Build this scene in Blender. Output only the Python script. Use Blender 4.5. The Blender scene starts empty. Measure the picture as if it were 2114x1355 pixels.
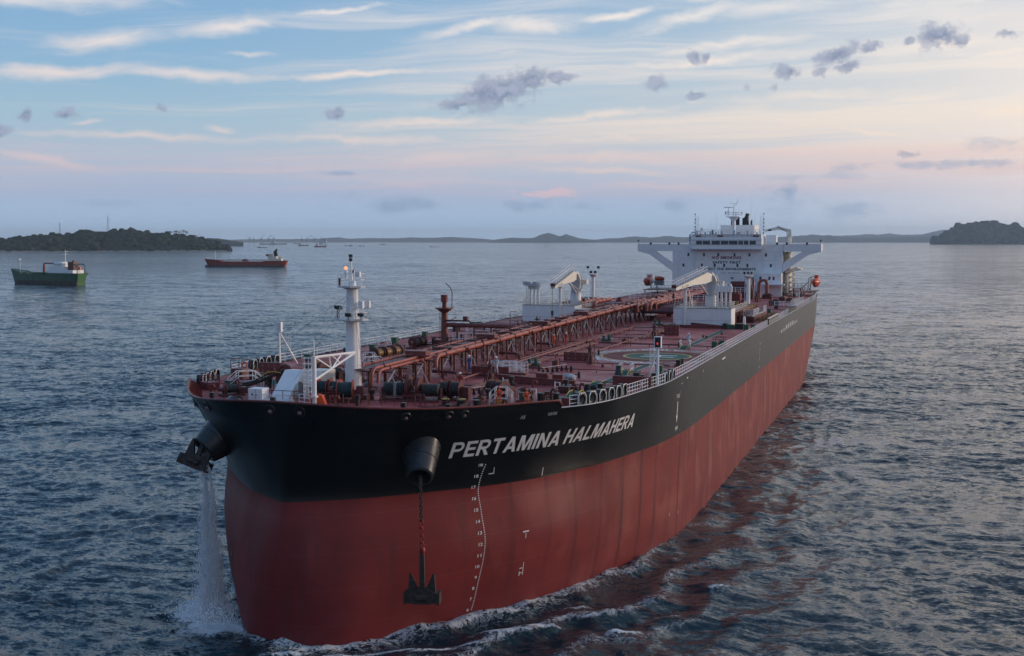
import bpy, bmesh, math, random
import numpy as np
from mathutils import Vector, Matrix
random.seed(7)
RAD=math.radians
sc=bpy.context.scene
COL=sc.collection
# ------------------------------------------------------------------ camera
PSI=RAD(19.536)
cam=bpy.data.cameras.new('camera'); camo=bpy.data.objects.new('camera',cam); COL.objects.link(camo)
HAZE=4.0e-5
camo.location=(47.513,-79.144,32.398); camo.rotation_euler=(RAD(90-4.4),0,PSI)
cam.sensor_width=36; cam.lens=40.02; cam.clip_start=.5; cam.clip_end=120000
sc.camera=camo
# ------------------------------------------------------------------ view
sc.view_settings.view_transform='Standard'; sc.view_settings.look='None'
sc.view_settings.exposure=.14; sc.view_settings.gamma=1
sc.cycles.max_bounces=5; sc.cycles.volume_bounces=0; sc.cycles.caustics_reflective=False; sc.cycles.caustics_refractive=False
# ------------------------------------------------------------------ node helper
class NT:
    def __init__(s,tree): s.t=tree; tree.nodes.clear()
    def n(s,typ,**k):
        o=s.t.nodes.new(typ)
        for a,b in k.items(): setattr(o,a,b)
        return o
    def set(s,sock,v):
        if isinstance(v,bpy.types.NodeSocket): s.t.links.new(v,sock)
        elif isinstance(v,(tuple,list)):
            v=tuple(v); 
            if len(sock.default_value)==4 and len(v)==3: v=v+(1,)
            sock.default_value=v
        else: sock.default_value=v
    def m(s,op,a,b=0.,c=0.,clamp=False):
        o=s.n('ShaderNodeMath',operation=op,use_clamp=clamp); s.set(o.inputs[0],a); s.set(o.inputs[1],b); s.set(o.inputs[2],c); return o.outputs[0]
    def vm(s,op,a,b=None,scale=None):
        o=s.n('ShaderNodeVectorMath',operation=op); s.set(o.inputs[0],a)
        if b is not None: s.set(o.inputs[1],b)
        if scale is not None: s.set(o.inputs['Scale'],scale)
        return o.outputs['Value'] if op in('LENGTH','DOT_PRODUCT') else o.outputs[0]
    def sep(s,v): o=s.n('ShaderNodeSeparateXYZ'); s.set(o.inputs[0],v); return o.outputs
    def comb(s,x=0.,y=0.,z=0.):
        o=s.n('ShaderNodeCombineXYZ'); s.set(o.inputs[0],x);s.set(o.inputs[1],y);s.set(o.inputs[2],z); return o.outputs[0]
    def noise(s,v,scale,detail=3.,rough=.5,dist=0.,fac=True):
        o=s.n('ShaderNodeTexNoise'); s.set(o.inputs['Vector'],v); s.set(o.inputs['Scale'],scale); s.set(o.inputs['Detail'],detail); s.set(o.inputs['Roughness'],rough); s.set(o.inputs['Distortion'],dist)
        return o.outputs[0] if fac else o.outputs[1]
    def vor(s,v,scale,feature='F1'):
        o=s.n('ShaderNodeTexVoronoi',feature=feature); s.set(o.inputs['Vector'],v); s.set(o.inputs['Scale'],scale); return o.outputs['Distance']
    def mr(s,v,a,b,c=0.,d=1.,smooth=True):
        o=s.n('ShaderNodeMapRange',interpolation_type='SMOOTHSTEP' if smooth else 'LINEAR',clamp=True)
        s.set(o.inputs[0],v)
        for i,x in enumerate((a,b,c,d)): s.set(o.inputs[i+1],x)
        return o.outputs[0]
    def mix(s,f,a,b,blend='MIX'):
        o=s.n('ShaderNodeMix',data_type='RGBA',blend_type=blend); s.set(o.inputs[0],f); s.set(o.inputs[6],a); s.set(o.inputs[7],b); return o.outputs[2]
    def ramp(s,v,pts):
        o=s.n('ShaderNodeValToRGB'); s.set(o.inputs[0],v); e=o.color_ramp.elements
        while len(e)<len(pts): e.new(.5)
        for i,(p,c) in enumerate(pts): e[i].position=p; e[i].color=tuple(c)+(1,)
        return o.outputs[0]
def srgb(r,g,b):
    f=lambda c:(c/255/12.92) if c<=10 else ((c/255+.055)/1.055)**2.4
    return (f(r),f(g),f(b))
# ------------------------------------------------------------------ sky
world=bpy.data.worlds.new('World'); sc.world=world; world.use_nodes=True
def build_sky():
    T=NT(world.node_tree)
    tc=T.n('ShaderNodeTexCoord'); rot=T.n('ShaderNodeVectorRotate',rotation_type='Z_AXIS'); T.set(rot.inputs['Vector'],tc.outputs['Generated']); rot.inputs['Angle'].default_value=-PSI
    d=T.vm('NORMALIZE',rot.outputs[0]); x,y,z=T.sep(d)[:3]
    az=T.m('ARCTAN2',x,y); el=T.m('ARCSINE',z)             # azimuth from the ship's heading, elevation (radians)
    elp=T.m('MAXIMUM',el,0.); aaz=T.m('ABSOLUTE',az)
    eln=T.m('POWER',T.m('DIVIDE',elp,math.pi/2),.5)   # sqrt so the low sky gets room
    P=lambda deg:math.sqrt(deg/90.)
    left=T.ramp(eln,[(0,srgb(176,206,238)),(P(1.),srgb(164,192,222)),(P(2.3),srgb(164,180,207)),(P(4),srgb(172,187,204)),(P(6.),srgb(157,186,204)),(P(8.5),srgb(137,176,206)),(P(13),srgb(124,165,203)),(P(32),srgb(98,140,188)),(1,srgb(92,130,178))])
    right=T.ramp(eln,[(0,srgb(188,212,240)),(P(1.),srgb(174,196,222)),(P(2.3),srgb(172,186,209)),(P(4),srgb(208,203,206)),(P(6.),srgb(206,208,210)),(P(8.5),srgb(188,200,210)),(P(13),srgb(158,184,208)),(P(32),srgb(110,148,190)),(1,srgb(92,130,178))])
    rmix=T.mr(az,-.38,.5)
    back=T.mr(aaz,1.9,2.9)
    base=T.mix(T.m('MULTIPLY',rmix,T.m('SUBTRACT',1.,back)),left,right)
    base=T.mix(T.m('MULTIPLY',T.m('MULTIPLY',T.mr(T.m('ABSOLUTE',T.m('ADD',az,.4)),1.6,2.6),T.mr(el,.9,.2)),.62),base,srgb(52,72,104))
    gl=T.m('MULTIPLY',T.mr(T.m('ABSOLUTE',T.m('SUBTRACT',az,1.1)),.98,.25),T.mr(el,.62,.0))      # afterglow outside the frame, to the right
    base=T.mix(T.m('MULTIPLY',gl,.88),base,(1.35,1.06,.84))
    ae=T.comb(az,el,0.)
    # thin cirrus veil
    lv=T.m('LOGARITHM',T.m('ADD',elp,.05),math.e)
    vec=T.comb(T.m('ADD',az,T.m('MULTIPLY',lv,-.12)),T.m('SUBTRACT',lv,T.m('MULTIPLY',az,.22)),0.)
    warp=T.vm('SCALE',T.vm('SUBTRACT',T.noise(vec,4.,3.,.5,0.,False),(.5,.5,.5)),scale=.20)
    v2=T.vm('ADD',vec,warp)
    def mp(v,sc_,loc=(0,0,0)):
        o=T.n('ShaderNodeMapping'); T.set(o.inputs[0],v); o.inputs['Scale'].default_value=sc_; o.inputs['Location'].default_value=loc; return o.outputs[0]
    n1=T.noise(mp(v2,(1.7,8.,1.),(3.3,1.2,0)),1.15,6.,.56,.3)
    n2=T.noise(mp(v2,(5.,34.,1.),(.3,7.2,0)),1.6,5.,.6,.3)
    big=T.noise(v2,2.3,2.,.5)
    f=T.m('ADD',T.m('ADD',T.m('MULTIPLY',n1,.85),T.m('MULTIPLY',n2,.24)),T.m('MULTIPLY',big,.30))
    veil=T.m('MULTIPLY',T.mr(f,T.mr(az,-.42,.3,.70,.52),T.mr(az,-.42,.3,1.0,.88)),T.mr(el,RAD(1.8),RAD(3.8),0.,.74))
    veil=T.m('MULTIPLY',veil,T.mr(el,.5,1.2,1.,.2))
    # individual streaks of cirrus: (bearing, elevation, half length, half width in degrees, tilt, strength)
    fine=T.noise(mp(T.vm('ADD',ae,T.vm('SCALE',T.vm('SUBTRACT',T.noise(ae,9.,3.,.5,0.,False),(.5,.5,.5)),scale=.05)),(11.,60.,1.)),1.,7.,.68,.5)
    waep=T.vm('ADD',ae,T.vm('SCALE',T.vm('SUBTRACT',T.noise(ae,14.,4.,.6,0.,False),(.5,.5,.5)),scale=.022))
    def blob(v,a,e,L,w,t):
        o=T.n('ShaderNodeMapping',vector_type='TEXTURE'); T.set(o.inputs[0],v); o.inputs['Location'].default_value=(RAD(a),RAD(e),0); o.inputs['Rotation'].default_value=(0,0,RAD(t)); o.inputs['Scale'].default_value=(RAD(L),RAD(w),1.)
        return T.m('SUBTRACT',1.,T.vm('LENGTH',o.outputs[0]))
    k=T.m('MULTIPLY',T.m('SUBTRACT',fine,.385),1.6)
    stk=None
    for x0,y0,x1,y1,w,st in STREAKS:
        a0,a1=math.degrees(math.atan((x0-1057)/2350)),math.degrees(math.atan((x1-1057)/2350)); e0,e1=(496.5-y0)/41.0,(496.5-y1)/41.0
        v=T.m('MULTIPLY',T.mr(T.m('ADD',blob(waep,(a0+a1)/2,(e0+e1)/2,math.hypot(a1-a0,e1-e0)/2*1.15,w*1.2/41.,math.degrees(math.atan2(e1-e0,a1-a0))),k),-.1,1.45),T.m('MULTIPLY',st,1.12))
        stk=v if stk is None else T.m('MAXIMUM',stk,v)
    fac=T.m('MAXIMUM',veil,stk)
    ccol=T.mix(rmix,T.ramp(eln,[(P(2.2),srgb(206,184,192)),(P(5),srgb(226,207,202)),(P(11),srgb(232,223,220))]),T.ramp(eln,[(P(2.2),srgb(220,194,192)),(P(5),srgb(246,226,206)),(P(11),srgb(250,238,226))]))
    colr=T.mix(T.m('MULTIPLY',fac,.9),base,ccol)
    # pink lower band and pale blue cumulus bank near the horizon
    nl=T.noise(mp(ae,(1.,1.8,1.)),30.,6.,.66)
    pk=T.m('MULTIPLY',T.mr(f,.55,.85),T.m('MULTIPLY',T.mr(el,RAD(1.9),RAD(2.9)),T.mr(el,RAD(5.),RAD(3.8))))
    colr=T.mix(T.m('MULTIPLY',pk,.36),colr,srgb(212,184,192))
    kl=T.m('MULTIPLY',T.m('SUBTRACT',nl,.5),4.5); lo=None
    for x0,y0,L,w,st in ((800,424,110,18,.8),(1110,424,110,15,.8),(1395,430,55,20,.6),(1625,425,60,30,.8),(1740,440,70,18,.5),(1950,352,190,9,.55),(1700,372,130,8,.4),(2080,315,80,14,.4),(580,352,30,5,.5),(700,362,60,4,.6),(250,425,120,6,.3)):
        v=T.m('MULTIPLY',T.mr(T.m('ADD',blob(ae,math.degrees(math.atan((x0-1057)/2350)),(496.5-y0)/41.,L/41.,w*1.3/41.,0),kl),.0,1.25),T.m('MULTIPLY',st,1.)); lo=v if lo is None else T.m('MAXIMUM',lo,v)
    pt=T.m('MULTIPLY',T.mr(T.m('ADD',blob(ae,1.3,2.3,2.4,.34,0),T.m('MULTIPLY',kl,1.6)),.1,.9),.7)
    colr=T.mix(pt,colr,srgb(222,190,196)); colr=T.mix(lo,colr,srgb(136,160,190))
    # small dark cumulus, each at its own bearing and height
    wv=T.vm('ADD',ae,T.vm('SCALE',T.vm('SUBTRACT',T.noise(ae,70.,5.,.6,0.,False),(.5,.5,.5)),scale=.017))
    nz=T.noise(T.comb(az,T.m('MULTIPLY',el,1.2),0.),60.,6.,.65)
    kk=T.m('MULTIPLY',T.m('SUBTRACT',nz,.5),2.6); tot=None
    for a,e,w,h,st_,rt in CUMULUS:
        v=T.m('MULTIPLY',T.mr(T.m('ADD',blob(wv,a,e,w*1.1,h*1.1,rt),kk),-.10,.7),st_)
        tot=v if tot is None else T.m('MAXIMUM',tot,v)
    ncol=T.mix(T.mr(nz,.38,.62),srgb(116,130,160),srgb(158,166,188))
    colr=T.mix(T.m('MULTIPLY',tot,.9),colr,ncol)
    bg=T.n('ShaderNodeBackground'); T.set(bg.inputs[0],colr); bg.inputs[1].default_value=1.0
    out=T.n('ShaderNodeOutputWorld'); T.t.links.new(bg.outputs[0],out.inputs[0])
STREAKS=[(-40,30,330,34,26,1.),(-80,60,200,45,16,.8),(90,128,365,102,21,.95),(200,110,330,105,14,.8),(360,98,620,52,15,1.),(600,52,800,28,7,.95),(-60,196,330,160,14,.9),(200,172,620,172,12,.9),(560,178,920,146,8,.95),(470,130,580,122,5,.6),(870,92,1080,48,14,.9),(980,66,1200,62,22,.95),(1180,62,1360,30,8,.9),(1000,128,1100,115,6,.6),
 (1290,80,1560,28,14,.8),(1370,22,1800,16,9,.9),(1420,50,1760,40,18,.6),(1560,36,2120,8,13,.85),(1780,52,2200,16,20,.9),(1280,118,1700,108,15,.85),(1170,150,1720,134,12,.85),(1650,130,2200,120,18,.75),(1900,145,2200,140,10,.8),(1740,60,2200,90,30,.45),
 (1000,265,1480,222,10,.8),(1450,222,1900,208,12,.6),(1750,230,2000,215,12,.6),(1000,300,1500,285,14,.7),(1480,262,1800,270,12,.7),(1640,270,1910,302,9,.9),(1950,260,2200,240,20,.8),(20,290,520,296,8,.8),(480,292,980,300,10,.7),(-40,318,230,364,9,.7),(690,270,1080,252,10,.9),(740,340,1100,322,18,.6),(1000,330,1500,330,13,.7),(1100,352,1400,362,7,.8),(1500,330,2100,318,14,.5),(430,270,500,275,8,.7),(150,275,225,268,5,.7),(1150,385,1600,392,8,.5),(640,370,1100,380,12,.4)]
CUMULUS=[(-.9,7.2,2.3,.85,1.,12),(-.2,7.45,1.5,.8,1.,12),(.8,7.8,1.5,.62,1.,18),(-2.7,6.75,1.0,.28,.9,0),(2.3,8.0,1.1,.35,.9,0),(-22.9,5.75,.42,.33,1.,0),(-21.2,5.85,.62,.26,1.,0),(-8.7,6.25,.52,.3,1.,5),(-16.9,6.2,.34,.2,.8,0),(20.2,9.35,1.15,.62,1.,0),(21.2,9.2,.7,.3,.9,0),(18.9,9.3,.35,.25,.8,0),(15.7,8.75,1.15,.52,1.,12),(17.2,9.0,.45,.25,.9,15),(16.2,8.15,.7,.3,.9,15),(15.0,8.0,.4,.22,.8,0),(13.4,8.05,.75,.38,.95,0),(9.0,8.9,.4,.32,.95,0),(9.55,8.85,.28,.26,.85,0),(7.15,7.75,.55,.45,.8,0),(9.1,7.15,.5,.22,.85,0),(11.5,7.4,.25,.18,.4,0),(12.8,7.35,.25,.2,.5,0),(-24.1,4.95,.7,.24,.95,0),(23.3,9.3,.7,.2,.7,0),(19.0,4.05,.6,.2,.6,0)]
build_sky()
# ------------------------------------------------------------------ sun: low warm glow from the right of the picture
sun=bpy.data.lights.new('sun','SUN'); suno=bpy.data.objects.new('sun',sun); COL.objects.link(suno)
sun.energy=1.8; sun.angle=RAD(11); sun.color=(1.,.80,.65)
SD=Vector((math.cos(PSI),math.sin(PSI),0))*math.cos(RAD(12))+Vector((-math.sin(PSI),math.cos(PSI),0))*math.sin(RAD(12))
SD.z=math.tan(RAD(9)); suno.rotation_euler=SD.to_track_quat('Z','Y').to_euler()
# ------------------------------------------------------------------ mesh helper
class MB:
    def __init__(s): s.v=[];s.f=[];s.mi=[];s.cur=0
    def add(s,v,f): 
        o=len(s.v); s.v+=[tuple(p) for p in v]; s.f+=[tuple(i+o for i in q) for q in f]; s.mi+=[s.cur]*len(f); return s
    def b(s,x0,x1,y0,y1,z0,z1):
        return s.add([(x0,y0,z0),(x1,y0,z0),(x1,y1,z0),(x0,y1,z0),(x0,y0,z1),(x1,y0,z1),(x1,y1,z1),(x0,y1,z1)],[(0,3,2,1),(4,5,6,7),(0,1,5,4),(1,2,6,5),(2,3,7,6),(3,0,4,7)])
    def c(s,p0,p1,r0,r1=None,n=8,cap=True):
        r1=r0 if r1 is None else r1
        p0=Vector(p0);p1=Vector(p1);d=(p1-p0)
        if d.length<1e-6: return s
        d.normalize(); a=d.orthogonal().normalized(); q=d.cross(a); v=[]
        for p,r in((p0,r0),(p1,r1)):
            for i in range(n):
                t=2*math.pi*i/n+math.pi/n; v.append(p+a*math.cos(t)*r+q*math.sin(t)*r)
        f=[(i,(i+1)%n,n+(i+1)%n,n+i) for i in range(n)]
        if cap: f+=[tuple(range(n-1,-1,-1)),tuple(range(n,2*n))]
        return s.add(v,f)
    def path(s,pts,r,n=6):
        pts=[Vector(p) for p in pts]; rings=[];a=None;v=[]
        for i,p in enumerate(pts):
            t=((pts[min(i+1,len(pts)-1)]-p).normalized()+(p-pts[max(i-1,0)]).normalized()).normalized()
            if a is None: a=t.orthogonal().normalized()
            a=(a-t*a.dot(t)).normalized(); q=t.cross(a)
            for k in range(n): w=2*math.pi*k/n; v.append(p+(a*math.cos(w)+q*math.sin(w))*r)
        f=[(j*n+i,j*n+(i+1)%n,(j+1)*n+(i+1)%n,(j+1)*n+i) for j in range(len(pts)-1) for i in range(n)]
        f+=[tuple(range(n-1,-1,-1)),tuple(range(len(v)-n,len(v)))]
        return s.add(v,f)
    def ball(s,c,rx,ry=None,rz=None,n=10,m=6,jit=0.):
        ry=rx if ry is None else ry; rz=rx if rz is None else rz
        v=[(c[0],c[1],c[2]-rz)]
        for j in range(1,m):
            t=math.pi*j/m-math.pi/2
            for i in range(n):
                u=2*math.pi*i/n; k=1+random.uniform(-jit,jit); v.append((c[0]+rx*k*math.cos(t)*math.cos(u),c[1]+ry*k*math.cos(t)*math.sin(u),c[2]+rz*k*math.sin(t)))
        v.append((c[0],c[1],c[2]+rz)); L=len(v)-1
        f=[(0,1+(i+1)%n,1+i) for i in range(n)]
        f+=[(1+j*n+i,1+j*n+(i+1)%n,1+(j+1)*n+(i+1)%n,1+(j+1)*n+i) for j in range(m-2) for i in range(n)]
        f+=[(L,1+(m-2)*n+i,1+(m-2)*n+(i+1)%n) for i in range(n)]
        return s.add(v,f)
    def torus(s,c,axis,R,r,n=16,m=6,a0=0.,a1=2*math.pi):
        ax=Vector(axis).normalized(); a=ax.orthogonal().normalized(); q=ax.cross(a); c=Vector(c); full=abs(a1-a0-2*math.pi)<1e-6
        k=n if full else n+1; v=[]
        for i in range(k):
            t=a0+(a1-a0)*i/n; d=a*math.cos(t)+q*math.sin(t)
            for j in range(m): w=2*math.pi*j/m; v.append(c+d*(R+r*math.cos(w))+ax*r*math.sin(w))
        f=[(i*m+j,((i+1)%k)*m+j,((i+1)%k)*m+(j+1)%m,i*m+(j+1)%m) for i in range(n) for j in range(m)]
        return s.add(v,f)
    def prism(s,poly,ax,a,b):
        """poly in the two other axes (order x,y,z without ax), extruded along ax from a to b"""
        def mk(p,t): return {'x':(t,p[0],p[1]),'y':(p[0],t,p[1]),'z':(p[0],p[1],t)}[ax]
        n=len(poly); v=[mk(p,a) for p in poly]+[mk(p,b) for p in poly]
        return s.add(v,[tuple(range(n-1,-1,-1)),tuple(range(n,2*n))]+[(i,(i+1)%n,n+(i+1)%n,n+i) for i in range(n)])
    def quad(s,*p): return s.add(p,[tuple(range(len(p)))])
    def build(s,name,mats,parent=None,smooth=True,M=None,angle=35):
        me=bpy.data.meshes.new(name); me.from_pydata(s.v,[],s.f); 
        for m in (mats if isinstance(mats,(list,tuple)) else [mats]): me.materials.append(m)
        if any(s.mi): me.polygons.foreach_set('material_index',s.mi)
        if M is not None: me.transform(M)
        bm=bmesh.new(); bm.from_mesh(me); bmesh.ops.recalc_face_normals(bm,faces=bm.faces); bm.to_mesh(me); bm.free()
        if smooth:
            me.polygons.foreach_set('use_smooth',[True]*len(me.polygons)); me.set_sharp_from_angle(angle=RAD(angle))
        o=bpy.data.objects.new(name,me); COL.objects.link(o); 
        if parent: o.parent=parent
        return o
def tag(o,label=None,cat=None,group=None,kind=None):
    for k,v in(('label',label),('category',cat),('group',group),('kind',kind)):
        if v: o[k]=v
    return o
def empty(name,loc=(0,0,0),label=None,cat=None,group=None,rz=0,parent=None):
    o=bpy.data.objects.new(name,None); COL.objects.link(o); o.location=loc; o.rotation_euler=(0,0,rz); o.empty_display_size=.1
    if parent: o.parent=parent
    return tag(o,label,cat,group)
def copy_tree(o,parent=None):
    c=o.copy(); COL.objects.link(c)
    if parent: c.parent=parent
    for ch in o.children: copy_tree(ch,c)
    return c
# ------------------------------------------------------------------ materials
def mat(name,col,rough=.5,metal=0.,var=.25,scale=1.5,spec=.5,streak=0.,col2=None,bump=0.,emit=None,estr=0.):
    m=bpy.data.materials.new(name); m.use_nodes=True; T=NT(m.node_tree)
    bs=T.n('ShaderNodeBsdfPrincipled'); out=T.n('ShaderNodeOutputMaterial'); T.t.links.new(bs.outputs[0],out.inputs[0])
    tc=T.n('ShaderNodeTexCoord').outputs['Object']
    dark=tuple(c*(1-var) for c in col) if col2 is None else col2
    n=T.noise(tc,scale,5.,.6)
    c=T.mix(T.mr(n,.35,.68),col,dark)
    if streak:
        mp=T.n('ShaderNodeMapping'); T.set(mp.inputs[0],tc); mp.inputs['Scale'].default_value=(2.2,2.2,.16)
        c=T.mix(T.m('MULTIPLY',T.mr(T.noise(mp.outputs[0],2.,4.,.65),.5,.72),streak),c,tuple(x*.45 for x in col))
    T.set(bs.inputs['Base Color'],c); T.set(bs.inputs['Roughness'],T.mr(n,.2,.8,max(.02,rough-.1),min(1,rough+.12))); bs.inputs['Metallic'].default_value=metal
    bs.inputs['Specular IOR Level'].default_value=spec
    if bump:
        bp=T.n('ShaderNodeBump'); bp.inputs['Strength'].default_value=bump; T.set(bp.inputs['Height'],T.noise(tc,scale*6,4.,.6)); T.t.links.new(bp.outputs[0],bs.inputs['Normal'])
    if emit: bs.inputs['Emission Color'].default_value=emit+(1,); bs.inputs['Emission Strength'].default_value=estr
    return m
M_WHITE=mat('white_paint',(.82,.83,.84),.42,var=.08,scale=.8,streak=.12)
M_CREAM_LIT=mat('cream_and_sunlit_white',(.74,.70,.62),.45,var=.12,scale=.9,streak=.25)  # cream parts, and white ones with warm sunlight put into the colour
M_RED=mat('red_equipment_paint',(.20,.045,.04),.45,var=.35,scale=2.,streak=.2)
M_DRED=mat('dark_red_equipment_paint',(.115,.028,.028),.5,var=.35,scale=2.)
M_PIPE=mat('orange_red_pipe_paint',(.34,.075,.052),.42,var=.35,scale=1.4)
M_ORANGE=mat('orange_plastic',(.72,.10,.025),.4,var=.15)
M_BLACK=mat('black_steel',(.018,.018,.02),.4,var=.3)
M_RUB=mat('black_rubber',(.012,.012,.013),.6,var=.2)
M_GREEN=mat('green_paint',(.03,.12,.07),.5,var=.3)
M_GREY=mat('grey_steel',(.22,.23,.24),.45,var=.3,metal=.3)
M_PALE=mat('pale_steel',(.5,.52,.55),.4,var=.2)
M_GLASS=mat('dark_window_glass',(.02,.035,.045),.08,var=.1,spec=.8)
M_MARK=mat('white_marking_paint',(.72,.73,.74),.5,var=.1)
M_YEL=mat('yellow_paint',(.55,.38,.06),.5,var=.3)
M_GOLD=mat('brass_flange',(.38,.20,.08),.45,var=.4,metal=.2)
M_TEXTR=mat('red_lettering',(.25,.05,.07),.5,var=.1)
M_TEXTD=mat('dark_lettering',(.03,.05,.08),.5,var=.1)
M_ROPE=mat('mooring_rope',(.30,.33,.36),.8,var=.5,scale=6)
M_DROPE=mat('dark_wire_rope',(.035,.038,.04),.6,var=.5,scale=5)
M_TARP=mat('pale_tarpaulin',(.42,.46,.50),.6,var=.4,scale=3)
M_RUST=mat('rusty_iron',(.05,.035,.03),.7,var=.5,scale=3,bump=.3)
M_CHAINR=mat('red_chain',(.36,.03,.02),.5,var=.3,scale=4)
M_TEAL=mat('teal_rope_cover',(.012,.04,.05),.6,var=.3)
M_SKIN=mat('skin',(.30,.17,.11),.6,var=.1)
M_LAMP=mat('amber_lamp_lit',(.8,.4,.2),.3,emit=(1.,.35,.12),estr=1.1)
M_LAMPR=mat('red_lamp_lit',(.8,.05,.02),.3,emit=(1.,.05,.02),estr=.6)
# --- hull lines: plan curves (x,y) of one side at heights z above the sea
LV=[]  # (z, bow plan pts (x,y) tip->(24,56), aft pts)
BOW={
-1.5:[(0,-.2),(2,0),(4,1.2),(6.5,4),(8.5,7),(10.3,9.8),(13.8,14.6),(16.2,19.6),(18.6,26),(21,34),(22.5,41),(23.4,48),(23.7,56)],
0:[(0,-.5),(2,-.4),(3.6,.2),(5.2,1.5),(7.3,4.2),(9,6.8),(10.8,9.2),(14.3,13.7),(16.6,18.3),(18.9,24.3),(21.1,31.9),(22.5,38.7),(23.4,45.2),(23.8,56)],
3:[(0,-.9),(2,-.7),(3.6,0),(5.8,1.6),(7.8,3.9),(10,6.6),(12.4,10.1),(15.1,13.8),(17.6,19),(19.9,25.5),(22,33.5),(23.2,42),(23.7,48),(24,56)],
6.5:[(0,-1.0),(1.8,-.7),(3.4,.3),(5.6,1.9),(8.2,4.3),(10.8,7.1),(13.13,10.17),(16,14.4),(18.1,19),(20.3,25.8),(22.2,33.7),(23.4,43),(23.8,49),(24,56)],
9.2:[(0,-.8),(1.4,-.35),(3,.7),(5.5,2.5),(8.2,5),(10.9,7.7),(12.8,10.2),(15.7,14.2),(17.6,18.3),(19.9,24.4),(21.9,32),(23.1,39.5),(23.8,47),(24,56)],
11.37:[(0,-.3),(1,.25),(2.4,1.1),(5.4,3.2),(8.2,5.8),(11.2,8.8),(12.7,10.4),(15.4,14.1),(17,17.1),(18.5,20.7),(19.8,23.6),(21.6,30.3),(22.9,36.5),(23.8,46),(24,56)],
14.2:[(0,-.5),(1.4,-.1),(3.4,1),(6,2.8),(8.8,5.1),(11.6,7.9),(13.6,10.2),(16.3,13.8),(18,16.7),(19.4,20),(20.6,23.2),(22,29.6),(23.1,35.5),(23.8,45),(24,56)],
17.82:[(0,-1.1),(3,-.7),(6,.6),(9,2.7),(12,5.6),(15,9.2),(17.4,12.5),(18.9,14.75),(20.4,17.1),(21.6,20.5),(22.3,24),(23.1,29.6),(23.8,35),(24,45),(24,56)],
}
AFT={
-1.5:[(24,170),(23.2,188),(21.2,206),(17,224),(10,244),(3,262),(.6,270)],
0:[(24,180),(23.6,192),(22,208),(18.4,226),(12,246),(5,263),(1,273)],
3:[(24,186),(23.8,196),(22.6,210),(19.4,228),(14,248),(8,264),(3,274)],
6.5:[(24,194),(23.9,203),(23,215),(20.3,232),(16,252),(11.5,266),(8,274.5)],
9.2:[(24,202),(23.95,209),(23.1,220),(20.7,236),(17,254),(13.5,267),(11,275)],
11.37:[(24,206),(23.95,212),(23.2,223),(21,238),(17.6,255),(14.6,268),(12.5,275)],
14.2:[(24,208),(23.95,215),(23.2,226),(21.3,240),(18.2,256),(15.5,268),(14,275.5)],
17.82:[(24,210),(23.95,216),(23.2,228),(21.5,241),(18.8,256),(16.3,268),(15,276)],
}
def crom(pts,n):
    # dense centripetal-ish catmull-rom through pts -> list, then arc-length resample to n+1
    P=[(2*pts[0][0]-pts[1][0],2*pts[0][1]-pts[1][1])]+list(pts)+[(2*pts[-1][0]-pts[-2][0],2*pts[-1][1]-pts[-2][1])]
    out=[]
    for i in range(1,len(P)-2):
        p0,p1,p2,p3=P[i-1],P[i],P[i+1],P[i+2]
        for k in range(12):
            t=k/12.
            out.append(tuple(.5*((2*p1[j])+(-p0[j]+p2[j])*t+(2*p0[j]-5*p1[j]+4*p2[j]-p3[j])*t*t+(-p0[j]+3*p1[j]-3*p2[j]+p3[j])*t**3) for j in (0,1)))
    out.append(pts[-1])
    s=[0]
    for a,b in zip(out,out[1:]): s.append(s[-1]+math.hypot(b[0]-a[0],b[1]-a[1]))
    res=[];j=0
    for k in range(n+1):
        t=s[-1]*k/n
        while j<len(s)-2 and s[j+1]<t: j+=1
        w=(t-s[j])/max(1e-9,s[j+1]-s[j]); w=min(1,max(0,w))
        res.append((out[j][0]*(1-w)+out[j+1][0]*w,out[j][1]*(1-w)+out[j+1][1]*w))
    return res
NB,NM,NA=72,12,24
ZS=sorted(BOW)
CUR={}
for z_ in ZS:
    b=crom(BOW[z_],NB); a=crom(AFT[z_],NA); y0,y1=b[-1][1],a[0][1]
    x0,x1=b[-1][0],a[0][0]
    m=[(x0+(x1-x0)*k/NM,y0+(y1-y0)*k/NM) for k in range(1,NM)]
    CUR[z_]=b+m+a
NU=len(CUR[0])-1
def hp(u,z):
    """hull point: u in 0..NU (float), z -> (x,y,z) port side"""
    i=min(int(u),NU-1);w=u-i
    vals=[(CUR[k][i][0]*(1-w)+CUR[k][i+1][0]*w,CUR[k][i][1]*(1-w)+CUR[k][i+1][1]*w) for k in ZS]
    # cubic hermite in z
    n=len(ZS)
    if z>=ZS[-1]:
        d=z-ZS[-1]; s=(ZS[-1]-ZS[-2]); return tuple(vals[-1][j]+(vals[-1][j]-vals[-2][j])/s*d*1.15 for j in (0,1))+(z,)
    k=0
    while k<n-2 and ZS[k+1]<z: k+=1
    h=ZS[k+1]-ZS[k];t=(z-ZS[k])/h
    def tan(q,j):
        if q==0: return (vals[1][j]-vals[0][j])/(ZS[1]-ZS[0])
        if q==n-1: return (vals[-1][j]-vals[-2][j])/(ZS[-1]-ZS[-2])
        return (vals[q+1][j]-vals[q-1][j])/(ZS[q+1]-ZS[q-1])
    r=[]
    for j in (0,1):
        a,b=vals[k][j],vals[k+1][j];m0,m1=tan(k,j)*h,tan(k+1,j)*h
        r.append((2*t**3-3*t*t+1)*a+(t**3-2*t*t+t)*m0+(-2*t**3+3*t*t)*b+(t**3-t*t)*m1)
    return (r[0],r[1],z)
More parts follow.
